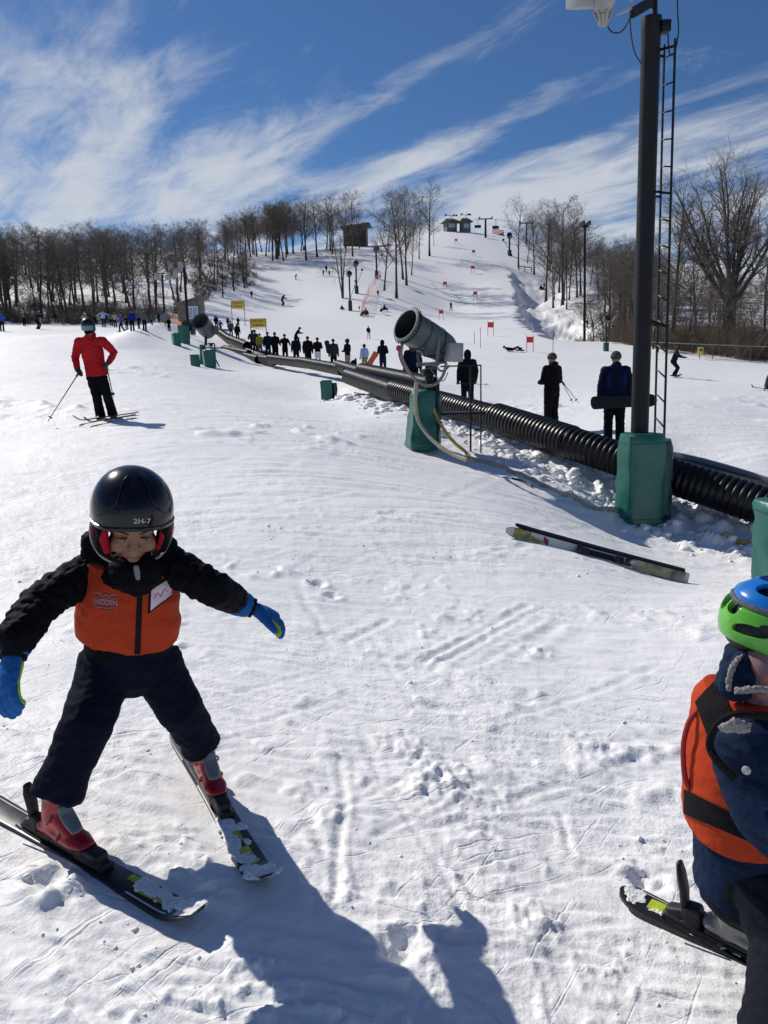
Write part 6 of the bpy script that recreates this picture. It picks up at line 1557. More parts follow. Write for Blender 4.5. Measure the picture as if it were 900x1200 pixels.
def glove(g, wrist, d, palm_n, size, parent, thumb=1, curl=(.35, .55, .6), name='glove', spread=.1, thumb_out=.75, cuff_r=.044, mg=None, mp=None):
    """a padded ski glove with four fingers and a thumb; thumb = +1/-1 picks the side of the palm"""
    w = Vector(wrist); d = Vector(d).normalized(); n = Vector(palm_n); n = (n-d*n.dot(d)).normalized(); t = d.cross(n).normalized()*thumb   # t points to the thumb side
    k = size; b = MB(); q = MB(); c = MB()
    P = lambda x, y, z: w+d*(x*k)+t*(y*k)+n*(z*k)
    b.loft([P(-.012, 0, 0), P(.02, 0, 0), P(.05, 0, 0), P(.078, 0, .002)], [.026*k, .034*k, .039*k, .036*k], [.020*k, .021*k, .021*k, .018*k], 14, up=-n)
    # fingers: index .. little
    for i, (y, ln, rr) in enumerate(((.027, .058, .0125), (.009, .064, .0130), (-.010, .060, .0125), (-.028, .048, .0115))):
        p = P(.078, y, .001); a = curl[0]*(1+.08*i); dirv = (d+t*(spread*(y/.03))).normalized(); pts = [p-d*.012*k]; L3 = (ln*.42, ln*.33, ln*.30)
        for sgm in range(3):
            dd = dirv*math.cos(a)+n*math.sin(a); pts.append(pts[-1]+dd*(L3[sgm]+(.012 if sgm == 0 else 0))*k); a += curl[min(sgm+1, 2)]
        b.loft(pts, [rr*k*1.05, rr*k*1.05, rr*k, rr*k*.88], None, 10)
        q.loft([x+(n*math.cos(curl[0])-d*math.sin(curl[0]))*(rr*k*.5) for x in pts[:3]]+[pts[3].lerp(pts[2], .2)+(n*math.cos(a*.8)-d*math.sin(a*.8))*rr*k*.5], [rr*k*.95]*4, None, 8)
    # thumb leaves the side of the palm near its base
    td = (d*.72+t*thumb_out+n*.30).normalized(); pts = [P(.018, .022, .006)]; 
    for L_, bend in ((.034, 0), (.027, .25), (.022, .3)): td = (td+d*bend*.6+n*bend*.5).normalized(); pts.append(pts[-1]+td*L_*k)
    b.loft(pts, [.017*k, .0155*k, .0138*k, .0115*k], None, 10)
    q.loft([P(.018, 0, .012), P(.07, 0, .012)], [.033*k, .033*k], [.012*k, .012*k], 12, up=-n)
    c.loft([P(-.075, 0, 0), P(-.05, 0, 0), P(-.02, 0, 0), P(.0, 0, 0)], [cuff_r*1.06*k, cuff_r*1.08*k, cuff_r*k, cuff_r*.80*k], [cuff_r*.98*k, cuff_r*.98*k, cuff_r*.9*k, cuff_r*.68*k], 20, up=-n, caps='flat')
    o = b.blob(name, mg or GL_B, .0032*k, 2, parent, lambda co, no: .0010*perlin(co[:, 0]*90+co[:, 1]*40, co[:, 2]*90, 5))
    q.blob('palm', mp or GL_G, .0032*k, 2, o)
    c.blob('cuff', mg or GL_B, .004*k, 2, o, lambda co, no: .0016*perlin(co[:, 0]*60, co[:, 2]*60+co[:, 1]*50, 9))
    s_ = MB(); s_.loft([P(-.004, 0, 0), P(.006, 0, 0)], [cuff_r*.80*k+.002, cuff_r*.78*k+.002], [cuff_r*.68*k+.002]*2, 18, up=-n, caps='flat'); s_.build('wrist_strap', WEB, o)
    return o
def ski_boot(g, heel, toe, shin_top, parent, m_shell, m_tongue, k=1.0, label=None, buckle=ALU):
    """a plastic ski boot; heel and toe are sole ends on the ground, shin_top the middle of the cuff's upper end"""
    h = Vector(heel); t = Vector(toe); d = (t-h).normalized(); up = Vector((0, 0, 1)); s = d.cross(up).normalized(); up = s.cross(d); L_ = (t-h).length; w = L_*.185
    P = lambda x, y, z: h+d*(x*L_)+s*(y*L_)+up*(z*L_); top = Vector(shin_top)
    b = MB(); b.loft([P(.03, 0, .10), P(.25, 0, .11), P(.55, 0, .12), P(.80, 0, .12), P(.97, 0, .10)], [w*.82, w*.86, w*1.0, w*1.05, w*.78], [L_*.10, L_*.10, L_*.11, L_*.105, L_*.075], 18, up=up)
    b.loft([P(.70, 0, .20), P(.52, 0, .27), P(.32, 0, .34)], [w*.82, w*.88, w*.86], [L_*.10, L_*.15, L_*.20], 16, up=up)
    ank = P(.27, 0, .30); b.loft([P(.22, 0, .12), ank, ank.lerp(top, .5), top], [w*.86, w*.95, w*1.05, w*1.12], [L_*.19, L_*.23, L_*.25, L_*.26], 18, up=d)
    o = b.blob('boot', m_shell, .0045, 3, parent, label=label)
    q = MB(); q.loft([P(.78, 0, .265), P(.66, 0, .355), P(.55, 0, .46), P(.50, 0, .56)], [w*.55, w*.68, w*.68, w*.6], [L_*.035]*4, 12, up=up); q.blob('tongue', m_tongue, .004, 2, o)
    q = MB(); q.box(P(.5, 0, .015), (L_*1.02, w*1.5, L_*.05), Matrix((d, s, up)).transposed(), 0, .006); q.build('sole', BLK, o)
    for x, z, tilt in ((.62, .25, .0), (.43, .44, .1)):
        q = MB(); pts = []
        for i in range(9):
            a = rad(-105+210*i/8); pts.append(P(x-.05*abs(i-4)/4*2+.02, math.sin(a)*w/L_*1.06, z-.10+math.cos(a)*.125))
        q.tube(pts, L_*.018, 6); bk = q.build('buckle', buckle, o)
    return o
def binding(o, t_toe, t_heel, k=1.0, lever=0.0, closed=False, m=BLK):
    """toe piece, heel piece with lever and brake on a ski (local coordinates)"""
    L_ = o['len']; z = .015; xt, xh = t_toe*L_, t_heel*L_
    b = MB(); b.box((xt+.02*k, 0, z+.008*k), (.15*k, .062*k, .016*k), None, 0, .004*k); b.box((xt+.035*k, 0, z+.030*k), (.07*k, .060*k, .044*k), None, 0, .014*k)
    for y in (-1, 1): b.box((xt-.012*k, y*.024*k, z+.036*k), (.05*k, .020*k, .030*k), Euler((0, 0, -y*.35)).to_matrix(), 0, .007*k)
    b.box((xt+.07*k, 0, z+.018*k), (.05*k, .044*k, .022*k), Euler((0, .3, 0)).to_matrix(), 0, .008*k)
    tp = b.blob('toe_piece', m, .003, 1, o)
    b = MB(); b.box((xh-.02*k, 0, z+.009*k), (.17*k, .058*k, .018*k), None, 0, .004*k); b.box((xh-.03*k, 0, z+.036*k), (.055*k, .052*k, .062*k), Euler((0, -.2, 0)).to_matrix(), 0, .014*k); b.box((xh-.075*k, 0, z+.024*k), (.05*k, .044*k, .030*k), Euler((0, -.35, 0)).to_matrix(), 0, .01*k)
    hp = b.blob('heel_piece', m, .003, 1, o)
    b = MB(); a = Vector((xh-.05*k, 0, z+.06*k)); e = a+Vector((-.035*k, 0, .11*k))
    if lever: b.loft([a-Vector((0, 0, .03*k)), a.lerp(e, .35), a.lerp(e, .75), e], [.020*k, .024*k, .025*k, .017*k], [.010*k, .012*k, .011*k, .008*k], 12, up=(1, 0, .3)); b.build('heel_lever', m, hp)
    b = MB(); b.box(((xt+xh)/2, 0, z+.006*k), (xt-xh-.1*k, .05*k, .012*k), None, 0, .003)
    for y in (-1, 1): b.tube([(xh+.06*k, y*.046*k, z+.012*k), (xh-.02*k, y*.052*k, z+.02*k), (xh-.085*k, y*.056*k, z+.03*k)], .004*k, 6)
    b.build('brake', STEEL_D, o); return tp, hp
def snow_cake(o, t0, t1, w, n, seed, rise, tail, thick, hmax=.010, side=0.0):
    """loose snow lying on a ski"""
    rg = random.Random(seed); L_ = o['len']; b = MB()
    for _ in range(n):
        t = rg.uniform(t0, t1); y = max(-w, min(w, rg.gauss(side, w*.6))); r = rg.uniform(.004, .013)
        b.ell((t*L_, y, ski_z(t, rise, tail, thick)), (r*rg.uniform(1, 2.2), r*rg.uniform(.8, 1.5), rg.uniform(.3, 1)*hmax), Matrix.Rotation(rg.uniform(0, 3), 3, 'Z'), 8, 6)
    return b.blob('snow_crust', SNOW, .003, 1, o, lambda co, no: .002*perlin(co[:, 0]*160, co[:, 1]*160, 3))

def child_in_orange():
    g = G(165, 960); L = lambda px, py, d: W(px, py, d)-g
    r = empty('person', g, 0, 'small child skier in orange vest, black helmet and blue gloves, arms held out', 'person')
    # skis first: the feet stand on them
    rs = dict(rise=.055, tail=.008, thick=.013)
    tipR = G(236, 1092); dirR = (tipR-G(0, 952)); dirR.z = 0; dirR.normalize(); tailR = tipR-dirR*1.0
    tipL = G(314, 1050); dirL = (tipL-G(226, 893)); dirL.z = 0; dirL.normalize(); tailL = tipL-dirL*.98
    sk = []
    for A, B, lb in ((tailR, tipR, 'black and lime child ski on the left foot of the picture, tip pointing right'), (tailL, tipL, 'snow-dusted child ski pointing towards the camera, under the other foot')):
        A = Vector((A.x, A.y, hz(A.x, A.y)+.006)); B = Vector((B.x, B.y, hz(B.x, B.y)+.008))
        o = ski(A, B, .092, SKI_B, SKI_B, lb, group=None, waist=.74, **rs); sk.append(o)
    o = sk[0]; ski_patch(o, 'graphic', [(.70, .735, .006, .03, 0), (.765, .90, -.016, .012, .012)], SKI_Y, **rs); ski_patch(o, 'tip_print', [(.925, .995, -.03, .03, 0)], SKI_W, **rs)
    ski_patch(o, 'graphic', [(.74, .9, -.034, -.028, 0), (.02, .25, -.033, -.029, 0), (.02, .25, .026, .030, 0)], SKI_W, **rs)
    snow_cake(o, .74, .985, .030, 90, 2, side=.022, hmax=.006, **rs); 
    o = sk[1]; ski_patch(o, 'graphic', [(.70, .76, -.018, .012, 0), (.79, .88, -.016, .014, .004)], SKI_Y, **rs); snow_cake(o, .62, .97, .03, 130, 5, side=-.026, hmax=.006, **rs); snow_cake(o, .91, .985, .036, 80, 6, hmax=.004, **rs)
    # boots stand on the skis
    def stand(o, px, py):
        """fraction along the ski under the picture spot"""
        p = G(px, py); a = o.matrix_world.translation; b_ = o.matrix_world@Vector((o['len'], 0, 0)); return max(.1, min(.9, (p-a).dot((b_-a).normalized())/o['len']))
    tR = stand(sk[0], 76, 1000); tL = stand(sk[1], 252, 931)
    feet = []
    for o, t, shin in ((sk[0], tR, L(70, 928, 2.15)), (sk[1], tL, L(246, 886, 2.5))):
        LB = .205; Ln = o['len']; hl = o.matrix_world@Vector((t*Ln-LB*.55, 0, .034))-g; tt = o.matrix_world@Vector((t*Ln+LB*.45, 0, .034))-g
        feet.append((hl, tt)); binding(o, t+(.45*LB+.01)/Ln, t-(.55*LB+.01)/Ln, .82, lever=1.0)
    C = L(155, 610, 2.19); s, f, u = head_frame(rad(19), rad(29), rad(-4))
    j = dict(pelvis=L(152, 770, 2.36), chest=L(150, 700, 2.31), neck=L(152, 662, 2.27), shR=L(106, 671, 2.29), shL=L(203, 664, 2.30), elR=L(50, 706, 2.13), wrR=L(21, 746, 1.99), elL=L(250, 690, 2.28), wrL=L(272, 701, 2.39),
             hipR=L(126, 780, 2.36), hipL=L(180, 776, 2.38), knR=L(101, 850, 2.19), knL=L(212, 832, 2.38))
    for q, (hl, tt) in zip('RL', feet): j['an'+q] = hl.lerp(tt, .27)+Vector((0, 0, .105))
    # body
    b = MB(); face_prims(b, C, s, f, u, 1.0)
    b.loft([j['neck']-Vector((0, 0, .04)), C-u*.06-f*.02], .045, None, 12); b.loft([j['pelvis'], j['chest'], j['neck']-Vector((0, 0, .02))], [.10, .105, .06], [.075, .08, .05], 14)
    for q in 'LR':
        b.loft([j['sh'+q], j['el'+q], j['wr'+q]], [.038, .032, .024], None, 10); b.loft([j['hip'+q], j['kn'+q], j['an'+q]], [.055, .042, .034], None, 10); b.loft([j['an'+q], j['an'+q].lerp(feet[0 if q == 'R' else 1][1], .5)+Vector((0, 0, -.012))], [.030, .024], None, 8)
    body = b.blob('body', SKIN_D, .0042, 3, r)
    bb = bvh_of(body)
    P = lambda x, y, z: C+s*x+f*y+u*z
    for q, sp in ((-1, 'eye'), (1, 'eye')):
        e = MB(); M3 = Matrix((s, f, u)).transposed(); c = P(q*.0295, .0735, -.0045); e.ell(c, (.0115, .0098, .0034), M3, 14, 8); eo = e.build('eye', mat('eye_white', (.22, .19, .17), .3), r)
        e = MB(); e.ell(P(q*.0295+.003, .0795, -.006), (.0055, .0042, .0034), M3, 12, 8); e.build('iris', mat('iris_dark', (.015, .009, .007), .15), eo)
        e = MB(); pts = [P(q*.0295+x, .0755+.008*math.sqrt(max(0, 1-(x/.0150)**2)), .0008+.0022*(1-(x/.0150)**2)) for x in (-.0145, -.010, -.004, .002, .008, .0145)]; e.tube(pts, [.0012, .0022, .0028, .0028, .0022, .0012], 6); e.build('eyelash', mat('lash', (.012, .008, .007), .7), r)
        e = MB(); pts = [P(q*(.014+.036*i/5), .0815-.010*(i/5)**2, .0165+.0055*math.sin(math.pi*i/6)) for i in range(6)]
        pts2 = []
        for p in pts:
            loc, no, ii, dd = bb.find_nearest(p); pts2.append(loc+f*.0008)
        e.tube(pts2, [.0016, .0026, .003, .0028, .0022, .001], 6); e.build('eyebrow', mat('brow', (.03, .018, .013), .8), r)
    e = MB(); pts = []
    for x in (-.019, -.012, -.005, 0, .005, .012, .019):
        loc, no, ii, dd = bb.ray_cast(P(x, .14, -.0640-.0012*abs(x)*40), -f)
        if loc is not None: pts.append(loc+f*.0004)
    if len(pts) > 2: e.tube(pts, .0013, 5); e.build('mouth', mat('lip_line', (.085, .03, .025), .6), r)
    # jacket: torso, puffy sleeves with sewn channels, thick collar and hood
    b = MB(); up = Vector((0, 0, 1))
    b.loft([j['pelvis']+up*.05, j['chest'], j['chest']+up*.08, j['neck']], [.135, .14, .135, .075], [.100, .104, .096, .075], 22)
    rg = random.Random(3)
    for q, rr in (('R', (.066, .060, .056)), ('L', (.064, .057, .052))):
        pth = smooth_path([j['sh'+q].lerp(j['chest'], .06)+Vector((0, .015, 0)), j['sh'+q], j['el'+q], j['wr'+q]], 14); R_ = []
        for i, p in enumerate(pth):
            t = i/(len(pth)-1); base = np.interp(t, [0, .33, .66, 1], [.058, rr[0], rr[1], rr[2]]); ph = (t*13.5+.12*math.sin(t*31)) % 1
            R_.append(float(base)*(1-.11*(2*abs(ph-.5))**3+.02*math.sin(t*47+1)))
        b.loft(pth, R_, None, 18)
    b.loft([j['neck']+Vector((0, .055, -.035)), j['neck']+Vector((0, .07, .03))], [.125, .105], [.06, .05], 18, up=(0, 1, 0))
    b.loft([L(158, 692, 2.225), L(156, 681, 2.205), L(155, 671, 2.215)], [.045, .085, .095], [.03, .045, .05], 18, up=(0, 1, 0))
    b.loft([j['neck']+Vector((-.10, 0.01, .01)), j['neck']+Vector((-.115, .03, .07))], [.045, .04], None, 12); b.loft([j['neck']+Vector((.10, 0.01, 0)), j['neck']+Vector((.105, .03, .05))], [.042, .035], None, 12)
    wrk = lambda co, no: .0045*(perlin(co[:, 0]*34+3, co[:, 2]*34+co[:, 1]*12, 8)+.5*perlin(co[:, 0]*75, co[:, 2]*75+co[:, 1]*30, 9))
    b.blob('jacket', BLACK_K, .0048, 2, r, wrk)
    # vest
    b = MB()
    prof = [(.0, .156, .124), (.05, .159, .130), (.12, .156, .130), (.19, .150, .124), (.245, .141, .110), (.285, .130, .088)]
    hem = L(150.5, 741, 2.345); topv = L(151.5, 656, 2.29); ax = (topv-hem)
    b.loft([hem+ax*(p[0]/.285) for p in prof], [p[1] for p in prof], [p[2] for p in prof], 40, up=(0, 1, 0), caps='flat', power=2.35)
    vest = b.blob('vest', VEST, .0042, 2, r, lambda co, no: .0050*(perlin(co[:, 0]*9+co[:, 2]*9, co[:, 2]*17-co[:, 0]*8, 12)+.45*perlin(co[:, 0]*45, co[:, 2]*38, 13)))
    bv = bvh_of(vest)
    px_patch('zip', bv, g, (161.5, 678), (167.5, 678), (164.5, 766), (157.5, 766), WEB, vest, 3, 20, .003)
    px_patch('name_pocket', bv, g, (174.5, 689), (203, 671.5), (200.5, 699), (173.5, 719), WEB, vest, 10, 10, .003)
    px_patch('name_card', bv, g, (177, 691.5), (202.2, 674.5), (199.5, 697), (176, 715), mat('card_pink', (.60, .40, .48), .35, col2=(.72, .62, .66), vscale=26), vest, 10, 10, .0045)
    px_line('pen_stroke', bv, g, [(180, 701), (184, 694), (187, 699), (191, 690), (195, 693)], .0010, mat('card_ink', (.30, .10, .25), .6), vest, .006)
    LOGO = mat('logo_grey_blue', (.22, .27, .36), .6)
    px_line('logo_ridge', bv, g, [(112.5, 694.5), (117, 694), (121, 699), (125, 696.5), (128, 698.5), (133, 696), (137.5, 697.5)], .0011, LOGO, vest, .002)
    px_line('logo_ridge', bv, g, [(110, 699), (115, 699.5), (121, 702), (128, 700.5), (137, 702)], .0009, LOGO, vest, .002)
    px_text('logo_text', 'HIDDEN', bv, g, (111.5, 707.3), (26, 2.2), (-.2, -6.0), LOGO, vest, .0032, .01)
    px_line('logo_base', bv, g, [(112, 709.5), (118, 711.3), (128, 712.3), (136, 712)], .0015, LOGO, vest, .002); px_line('logo_base', bv, g, [(119, 712.6), (128, 713.6), (134.5, 713.6)], .001, WEB, vest, .002)
    # armhole binding
    # zip of the jacket under the chin
    b = MB(); b.loft([L(159.5, 664, 2.13), L(160.5, 671, 2.135), L(161.5, 678, 2.15)], [.008, .009, .007], [.005, .005, .005], 10, up=(0, -1, 0)); b.build('zip_guard', ZIP, r)
    # trousers
    b = MB(); b.loft([j['pelvis']+up*.07, j['pelvis']-up*.02], [.138, .138], [.11, .11], 24, up=(0, 1, 0))
    for q, (ra, rb, rc, rd) in (('R', (.088, .079, .073, .078)), ('L', (.086, .075, .067, .068))):
        a, k_, e = j['hip'+q], j['kn'+q], j['an'+q]; e2 = e+(k_-e).normalized()*.022
        b.loft([a+up*.02, a.lerp(k_, .5), k_, k_.lerp(e2, .55), e2], [ra, (ra+rb)/2, rb, rc, rd], None, 20, caps='flat')
    wr2 = lambda co, no: .0042*(perlin(co[:, 2]*24+co[:, 0]*10, co[:, 0]*14-co[:, 2]*6, 21)+.55*perlin(co[:, 2]*52-co[:, 0]*20, co[:, 0]*26+co[:, 1]*20, 22))*(1+1.2*sstep(.25, .05, co[:, 2]))
    b.blob('trousers', NAVY_T, .005, 2, r, wr2)
    for (hl, tt), q in zip(feet, 'RL'):
        ski_boot(g, hl, tt, j['an'+q].lerp(j['kn'+q], .15)+(tt-hl)*.02, r, BOOT_R, BOOT_G, buckle=mat('buckle_dark', (.20, .05, .06), .35, metal=.4))
    # gloves
    glove(g, L(295, 712, 2.45), L(328, 724, 2.47)-L(295, 712, 2.45), Vector((-.3, -.25, -1)), 1.04, r, thumb=-1, curl=(.38, .5, .45), thumb_out=.45, spread=.03)
    glove(g, L(15, 769, 1.97), L(4, 812, 1.91)-L(15, 769, 1.97), Vector((.45, .85, 0.1)), 1.12, r, thumb=-1, curl=(.25, .35, .4), thumb_out=.25, spread=.05)
    # helmet with ear pads
    hs = helmet_shell(P(0, -.008, .045), s, f, u, (.115, .130, .114), 'helmet', HELM_K, r, front=.13, side=-.30, back=-.66)
    for q in (-1, 1):
        M3 = Matrix((s, f, u)).transposed()
        b = MB(); b.ell(P(q*.092, -.012, -.040), (.022, .062, .066), M3); b.ell(P(q*.084, .034, -.040), (.020, .028, .055), M3); b.ell(P(q*.086, .036, .012), (.018, .036, .034), M3); b.blob('ear_pad', BLACK_K, .005, 2, hs)
        k_ = 1.0 if q < 0 else .6; b = MB(); b.loft([P(q*.080, .056, .016), P(q*.079, .053, -.020), P(q*.072, .046, -.066)], [.012*k_, .014*k_, .012*k_], [.018*k_, .022*k_, .018*k_], 12, up=f); b.blob('red_pad', PAD_R, .004, 2, hs)
        b = MB(); b.loft([P(q*.106, .026, .004), P(q*.107, .018, -.035), P(q*.097, .018, -.075)], [.004, .005, .004], [.007, .008, .007], 10, up=f); b.build('red_stripe', PAD_R, hs)
        b = MB(); b.tube(smooth_path([P(q*.112, .012, .006), P(q*.115, .002, -.035), P(q*.108, .006, -.078), P(q*.088, .03, -.103), P(q*.06, .05, -.112)]), .0036, 8); b.build('trim_cord', TRIM, hs)
        b = MB(); b.tube(smooth_path([P(q*.085, .02, -.09), P(q*.055, .045, -.108), P(0, .052, -.118)]), .006, 6); b.build('chin_strap', WEB, hs)
    # the shell's front lip and side band
    b = MB(); pts = []
    for i in range(25):
        a = rad(-78+156*i/24); e = math.asin(-.30+.43*max(0, math.cos(a))**1.5+.075); pts.append(P(.1175*math.cos(e)*math.sin(a), -.008+.1325*math.cos(e)*math.cos(a), .045+.114*math.sin(e)))
    b.tube(pts, .0034, 8); b.build('rim_band', HELM_K, hs)
    for q in (-1, 1):
        b = MB(); pts = []
        for i in range(19):
            e = rad(12+70*i/18); a = rad(58-26*math.sin(i/18*math.pi))*q; pts.append(P(.1165*math.cos(e)*math.sin(a), -.008+.1315*math.cos(e)*math.cos(a), .045+.1155*math.sin(e)))
        b.tube(pts, .0022, 6); b.build('shell_ridge', HELM_K, hs)
    px_text('helmet_lettering', '2H-7', bvh_of(hs), g, (156.5, 613.0), (19.5, -.2), (-.3, -5.6), mat('letter_grey', (.40, .40, .42), .5), hs, .0055, .02)
child_in_orange()

def child_at_right():
    g = G(880, 1150); L = lambda px, py, d: W(px, py, d)-g; up = Vector((0, 0, 1))
    r = empty('person', g, 0, 'child with green and blue helmet and strapped orange vest at the right edge', 'person')
    rs = dict(rise=.05, tail=.012, thick=.014)
    for (ta, hd, lb, bx, bl) in (((726, 1052), (889, 1126), 'black child ski with yellow mark, tail pointing left, under the child at the right edge', .0, 1), ((740, 1228), (905, 1305), 'nearer black ski of the child at the right edge, below the picture', 0, 0)):
        A = G(*ta); q = G(*hd); d = (q-A); d.z = 0; d.normalize(); B = A+d*1.0; A.z = hz(A.x, A.y)+.012; B.z = hz(B.x, B.y)+.012
        if not bl: A = A+d*.10
        o = ski(A, B, .105, SKI_B, SKI_B, lb, waist=.80, board=True, **rs)
        if bl:
            far = o; Ln = o['len']
            ski_patch(o, 'graphic', [(.085, .165, -.018, .026, .008)], SKI_Y, **rs); ski_patch(o, 'graphic', [(.05, .2, .034, .038, 0)], SKI_W, **rs)
            snow_cake(o, .02, .06, .028, 40, 3, hmax=.003, **rs); snow_cake(o, .1, .22, .012, 24, 8, side=-.036, hmax=.003, **rs); snow_cake(o, .22, .5, .02, 40, 4, side=-.045, hmax=.005, **rs)
        else: near = o
    def st(o, px, py): p = G(px, py); a = o.matrix_world.translation; b_ = o.matrix_world@Vector((o['len'], 0, 0)); return (p-a).dot((b_-a).normalized())/o['len']
    LB = .225; feet = []
    for o, t in ((far, st(far, 872, 1122)), (near, st(near, 930, 1290))):
        Ln = o['len']; feet.append((o.matrix_world@Vector((t*Ln-LB*.45, 0, .036))-g, o.matrix_world@Vector((t*Ln+LB*.55, 0, .036))-g)); binding(o, t+(.55*LB+.01)/Ln, t-(.45*LB+.012)/Ln, 1.0, lever=1.0 if o is far else 0.0)
    o = far; Ln = o['len']; t = st(far, 872, 1122)
    j = dict(pelvis=L(876, 1003, 1.68), chest=L(874, 872, 1.66), neck=L(887, 800, 1.66), shN=L(872, 845, 1.54), elN=L(902, 945, 1.47), wrN=L(950, 990, 1.40), shF=L(893, 838, 1.80), elF=L(945, 920, 1.84), wrF=L(985, 960, 1.80),
             hipN=L(902, 1030, 1.60), hipF=L(880, 1020, 1.74), knN=L(928, 1115, 1.50), knF=L(896, 1070, 1.76))
    j['anF'] = feet[0][0].lerp(feet[0][1], .3)+up*.10; j['anN'] = feet[1][0].lerp(feet[1][1], .3)+up*.10
    C = L(908, 752, 1.66); s, f, u = head_frame(rad(90), rad(30), rad(0))    # looks to the right and down; s points away from the camera
    b = MB(); face_prims(b, C, s, f, u, 1.0); b.loft([j['neck']-up*.04, C-u*.05], .045, None, 12); b.loft([j['pelvis'], j['chest'], j['neck']-up*.03], [.10, .10, .06], None, 14)
    for q in 'NF':
        b.loft([j['sh'+q].lerp(j['el'+q], .3 if q == 'N' else 0), j['el'+q], j['wr'+q]], [.036, .034, .026], None, 10); b.loft([j['hip'+q], j['kn'+q], j['an'+q]], [.058, .045, .035], None, 10); b.loft([j['an'+q], feet[0 if q == 'F' else 1][1]+up*.04], [.034, .028], None, 8); b.ell(j['wr'+q]+(j['wr'+q]-j['el'+q]).normalized()*.05, .034)
    b.blob('body', mat('skin_light', (.50, .28, .20), .5, var=.06), .005, 3, r)
    JN = cloth('jacket_navy', (.010, .020, .050), .7, bump=.35, bscale=60); TC = cloth('trousers_dark', (.011, .013, .019), .75, bump=.4, bscale=50)
    b = MB(); b.loft([j['pelvis']-up*.085, j['pelvis'], j['chest'], j['neck']-up*.02], [.132, .138, .134, .09], [.118, .118, .115, .08], 26, up=(1, 0, 0), caps='flat')
    b.loft(smooth_path([j['shF'], j['elF'], j['wrF']], 8), list(np.linspace(.070, .060, 17)), None, 18)
    b.loft([j['neck']+Vector((-.02, 0, -.05)), j['neck']+Vector((-.015, 0, .045))], [.080, .060], [.085, .065], 18, up=(1, 0, 0))
    wrk = lambda co, no: .005*(perlin(co[:, 2]*26+co[:, 0]*14, co[:, 0]*18-co[:, 2]*9+co[:, 1]*9, 31)+.6*perlin(co[:, 2]*60, co[:, 0]*44+co[:, 1]*30, 32))
    jk = b.blob('jacket', JN, .005, 2, r, wrk)
    bj = bvh_of(jk)
    # hood lining and collar fleece
    FL = cloth('fleece', (.30, .28, .27), .95, bump=1.0, bscale=120)
    fl = lambda co, no: .003*perlin(co[:, 0]*170, co[:, 2]*170+co[:, 1]*120, 41)
    b = MB(); b.tube(smooth_path([L(853.5, 807, 1.56), L(855.5, 792, 1.56), L(860, 779, 1.57), L(868, 770, 1.60), L(880, 768, 1.66)]), .0065, 8, caps='round'); b.blob('fleece_edge', FL, .003, 1, r, fl)
    b = MB(); b.tube(smooth_path([L(864, 810, 1.53), L(878, 808, 1.52), L(892, 808, 1.52), L(908, 810, 1.53)]), .008, 8, caps='round'); b.blob('fleece_edge', FL, .003, 1, r, fl)
    b = MB(); b.loft([L(862, 806, 1.58), L(867, 790, 1.585), L(875, 777, 1.62)], [.040, .042, .035], [.03, .03, .03], 14, up=(0, -1, 0)); b.blob('hood', JN, .004, 2, r, wrk)
    b = MB(); b.loft([L(895, 806, 1.60), L(897, 793, 1.60), L(901, 778, 1.61)], [.055, .060, .060], [.05, .055, .055], 20, up=(0, -1, 0)); b.build('neck_gaiter', mat('gaiter_print', (.03, .07, .16), .8, col2=(.45, .20, .11), vscale=34), r)
    # vest: wraps the trunk, long axis fore and aft is x
    b = MB(); hem = L(874, 964, 1.665); topv = L(877, 806, 1.655); ax = topv-hem
    pr = [(0, .152, .134), (.15, .154, .136), (.35, .152, .134), (.6, .146, .126), (.8, .134, .114), (.92, .122, .108), (1.0, .10, .09)]
    b.loft([hem+ax*p[0]+Vector((-.004*math.sin(p[0]*3), 0, 0)) for p in pr], [p[1] for p in pr], [p[2] for p in pr], 44, up=(1, 0, 0), caps='flat', power=2.3)
    vest = b.blob('vest', VEST, .0045, 2, r, lambda co, no: .004*(perlin(co[:, 0]*15+co[:, 1]*6, co[:, 2]*15, 52)+.5*perlin(co[:, 0]*38, co[:, 2]*34+co[:, 1]*16, 53)))
    bv = bvh_of(vest)
    px_patch('strap', bv, g, (816, 823), (841, 795), (861, 842), (832, 866), WEB, vest, 10, 12, .004)
    px_patch('strap', bv, g, (803, 925), (868, 958), (889, 990), (803, 953), WEB, vest, 14, 6, .004)
    px_line('hem_binding', bv, g, [(806.5, 984), (815, 990), (830, 998), (848, 1005), (868, 1011), (890, 1015), (910, 1017)], .006, WEB, vest, .001, 8)
    px_line('seam', bv, g, [(872, 816), (872, 826), (871, 841)], .0016, mat('seam_dark', (.25, .035, .012), .8), vest, .0005)
    px_line('seam', bv, g, [(890, 992), (890, 1013)], .0016, mat('seam_dark', (.25, .035, .012), .8), vest, .0005)
    b = MB(); b.tube(smooth_path([L(818, 832, 1.66), L(808, 845, 1.66), L(801.5, 868, 1.66), L(801, 895, 1.66), L(804, 915, 1.66), L(810, 926, 1.66)]), .0065, 8); b.build('handle_loop', mat('red_webbing', (.35, .02, .025), .8), vest)
    # sleeve in front of the vest with bound armhole
    b = MB(); b.loft(smooth_path([L(877, 878, 1.54), L(884, 908, 1.52), L(903, 952, 1.47), L(945, 995, 1.40)], 6), list(np.linspace(.080, .068, 19)), None, 22); sl = b.blob('sleeve', JN, .0045, 2, r, wrk)
    bs = bvh_of(sl)
    b = MB(); pts = [L(*p) for p in ((912, 846, 1.54), (898, 840, 1.515), (884, 838, 1.50), (866, 837, 1.49), (850, 842, 1.50), (838, 853, 1.50), (832, 867, 1.50), (833, 879, 1.495), (840, 891, 1.48), (850, 902, 1.465), (862, 913, 1.45))]; b.tube(smooth_path(pts, 5), .0085, 8); b.build('armhole_binding', WEB, vest)
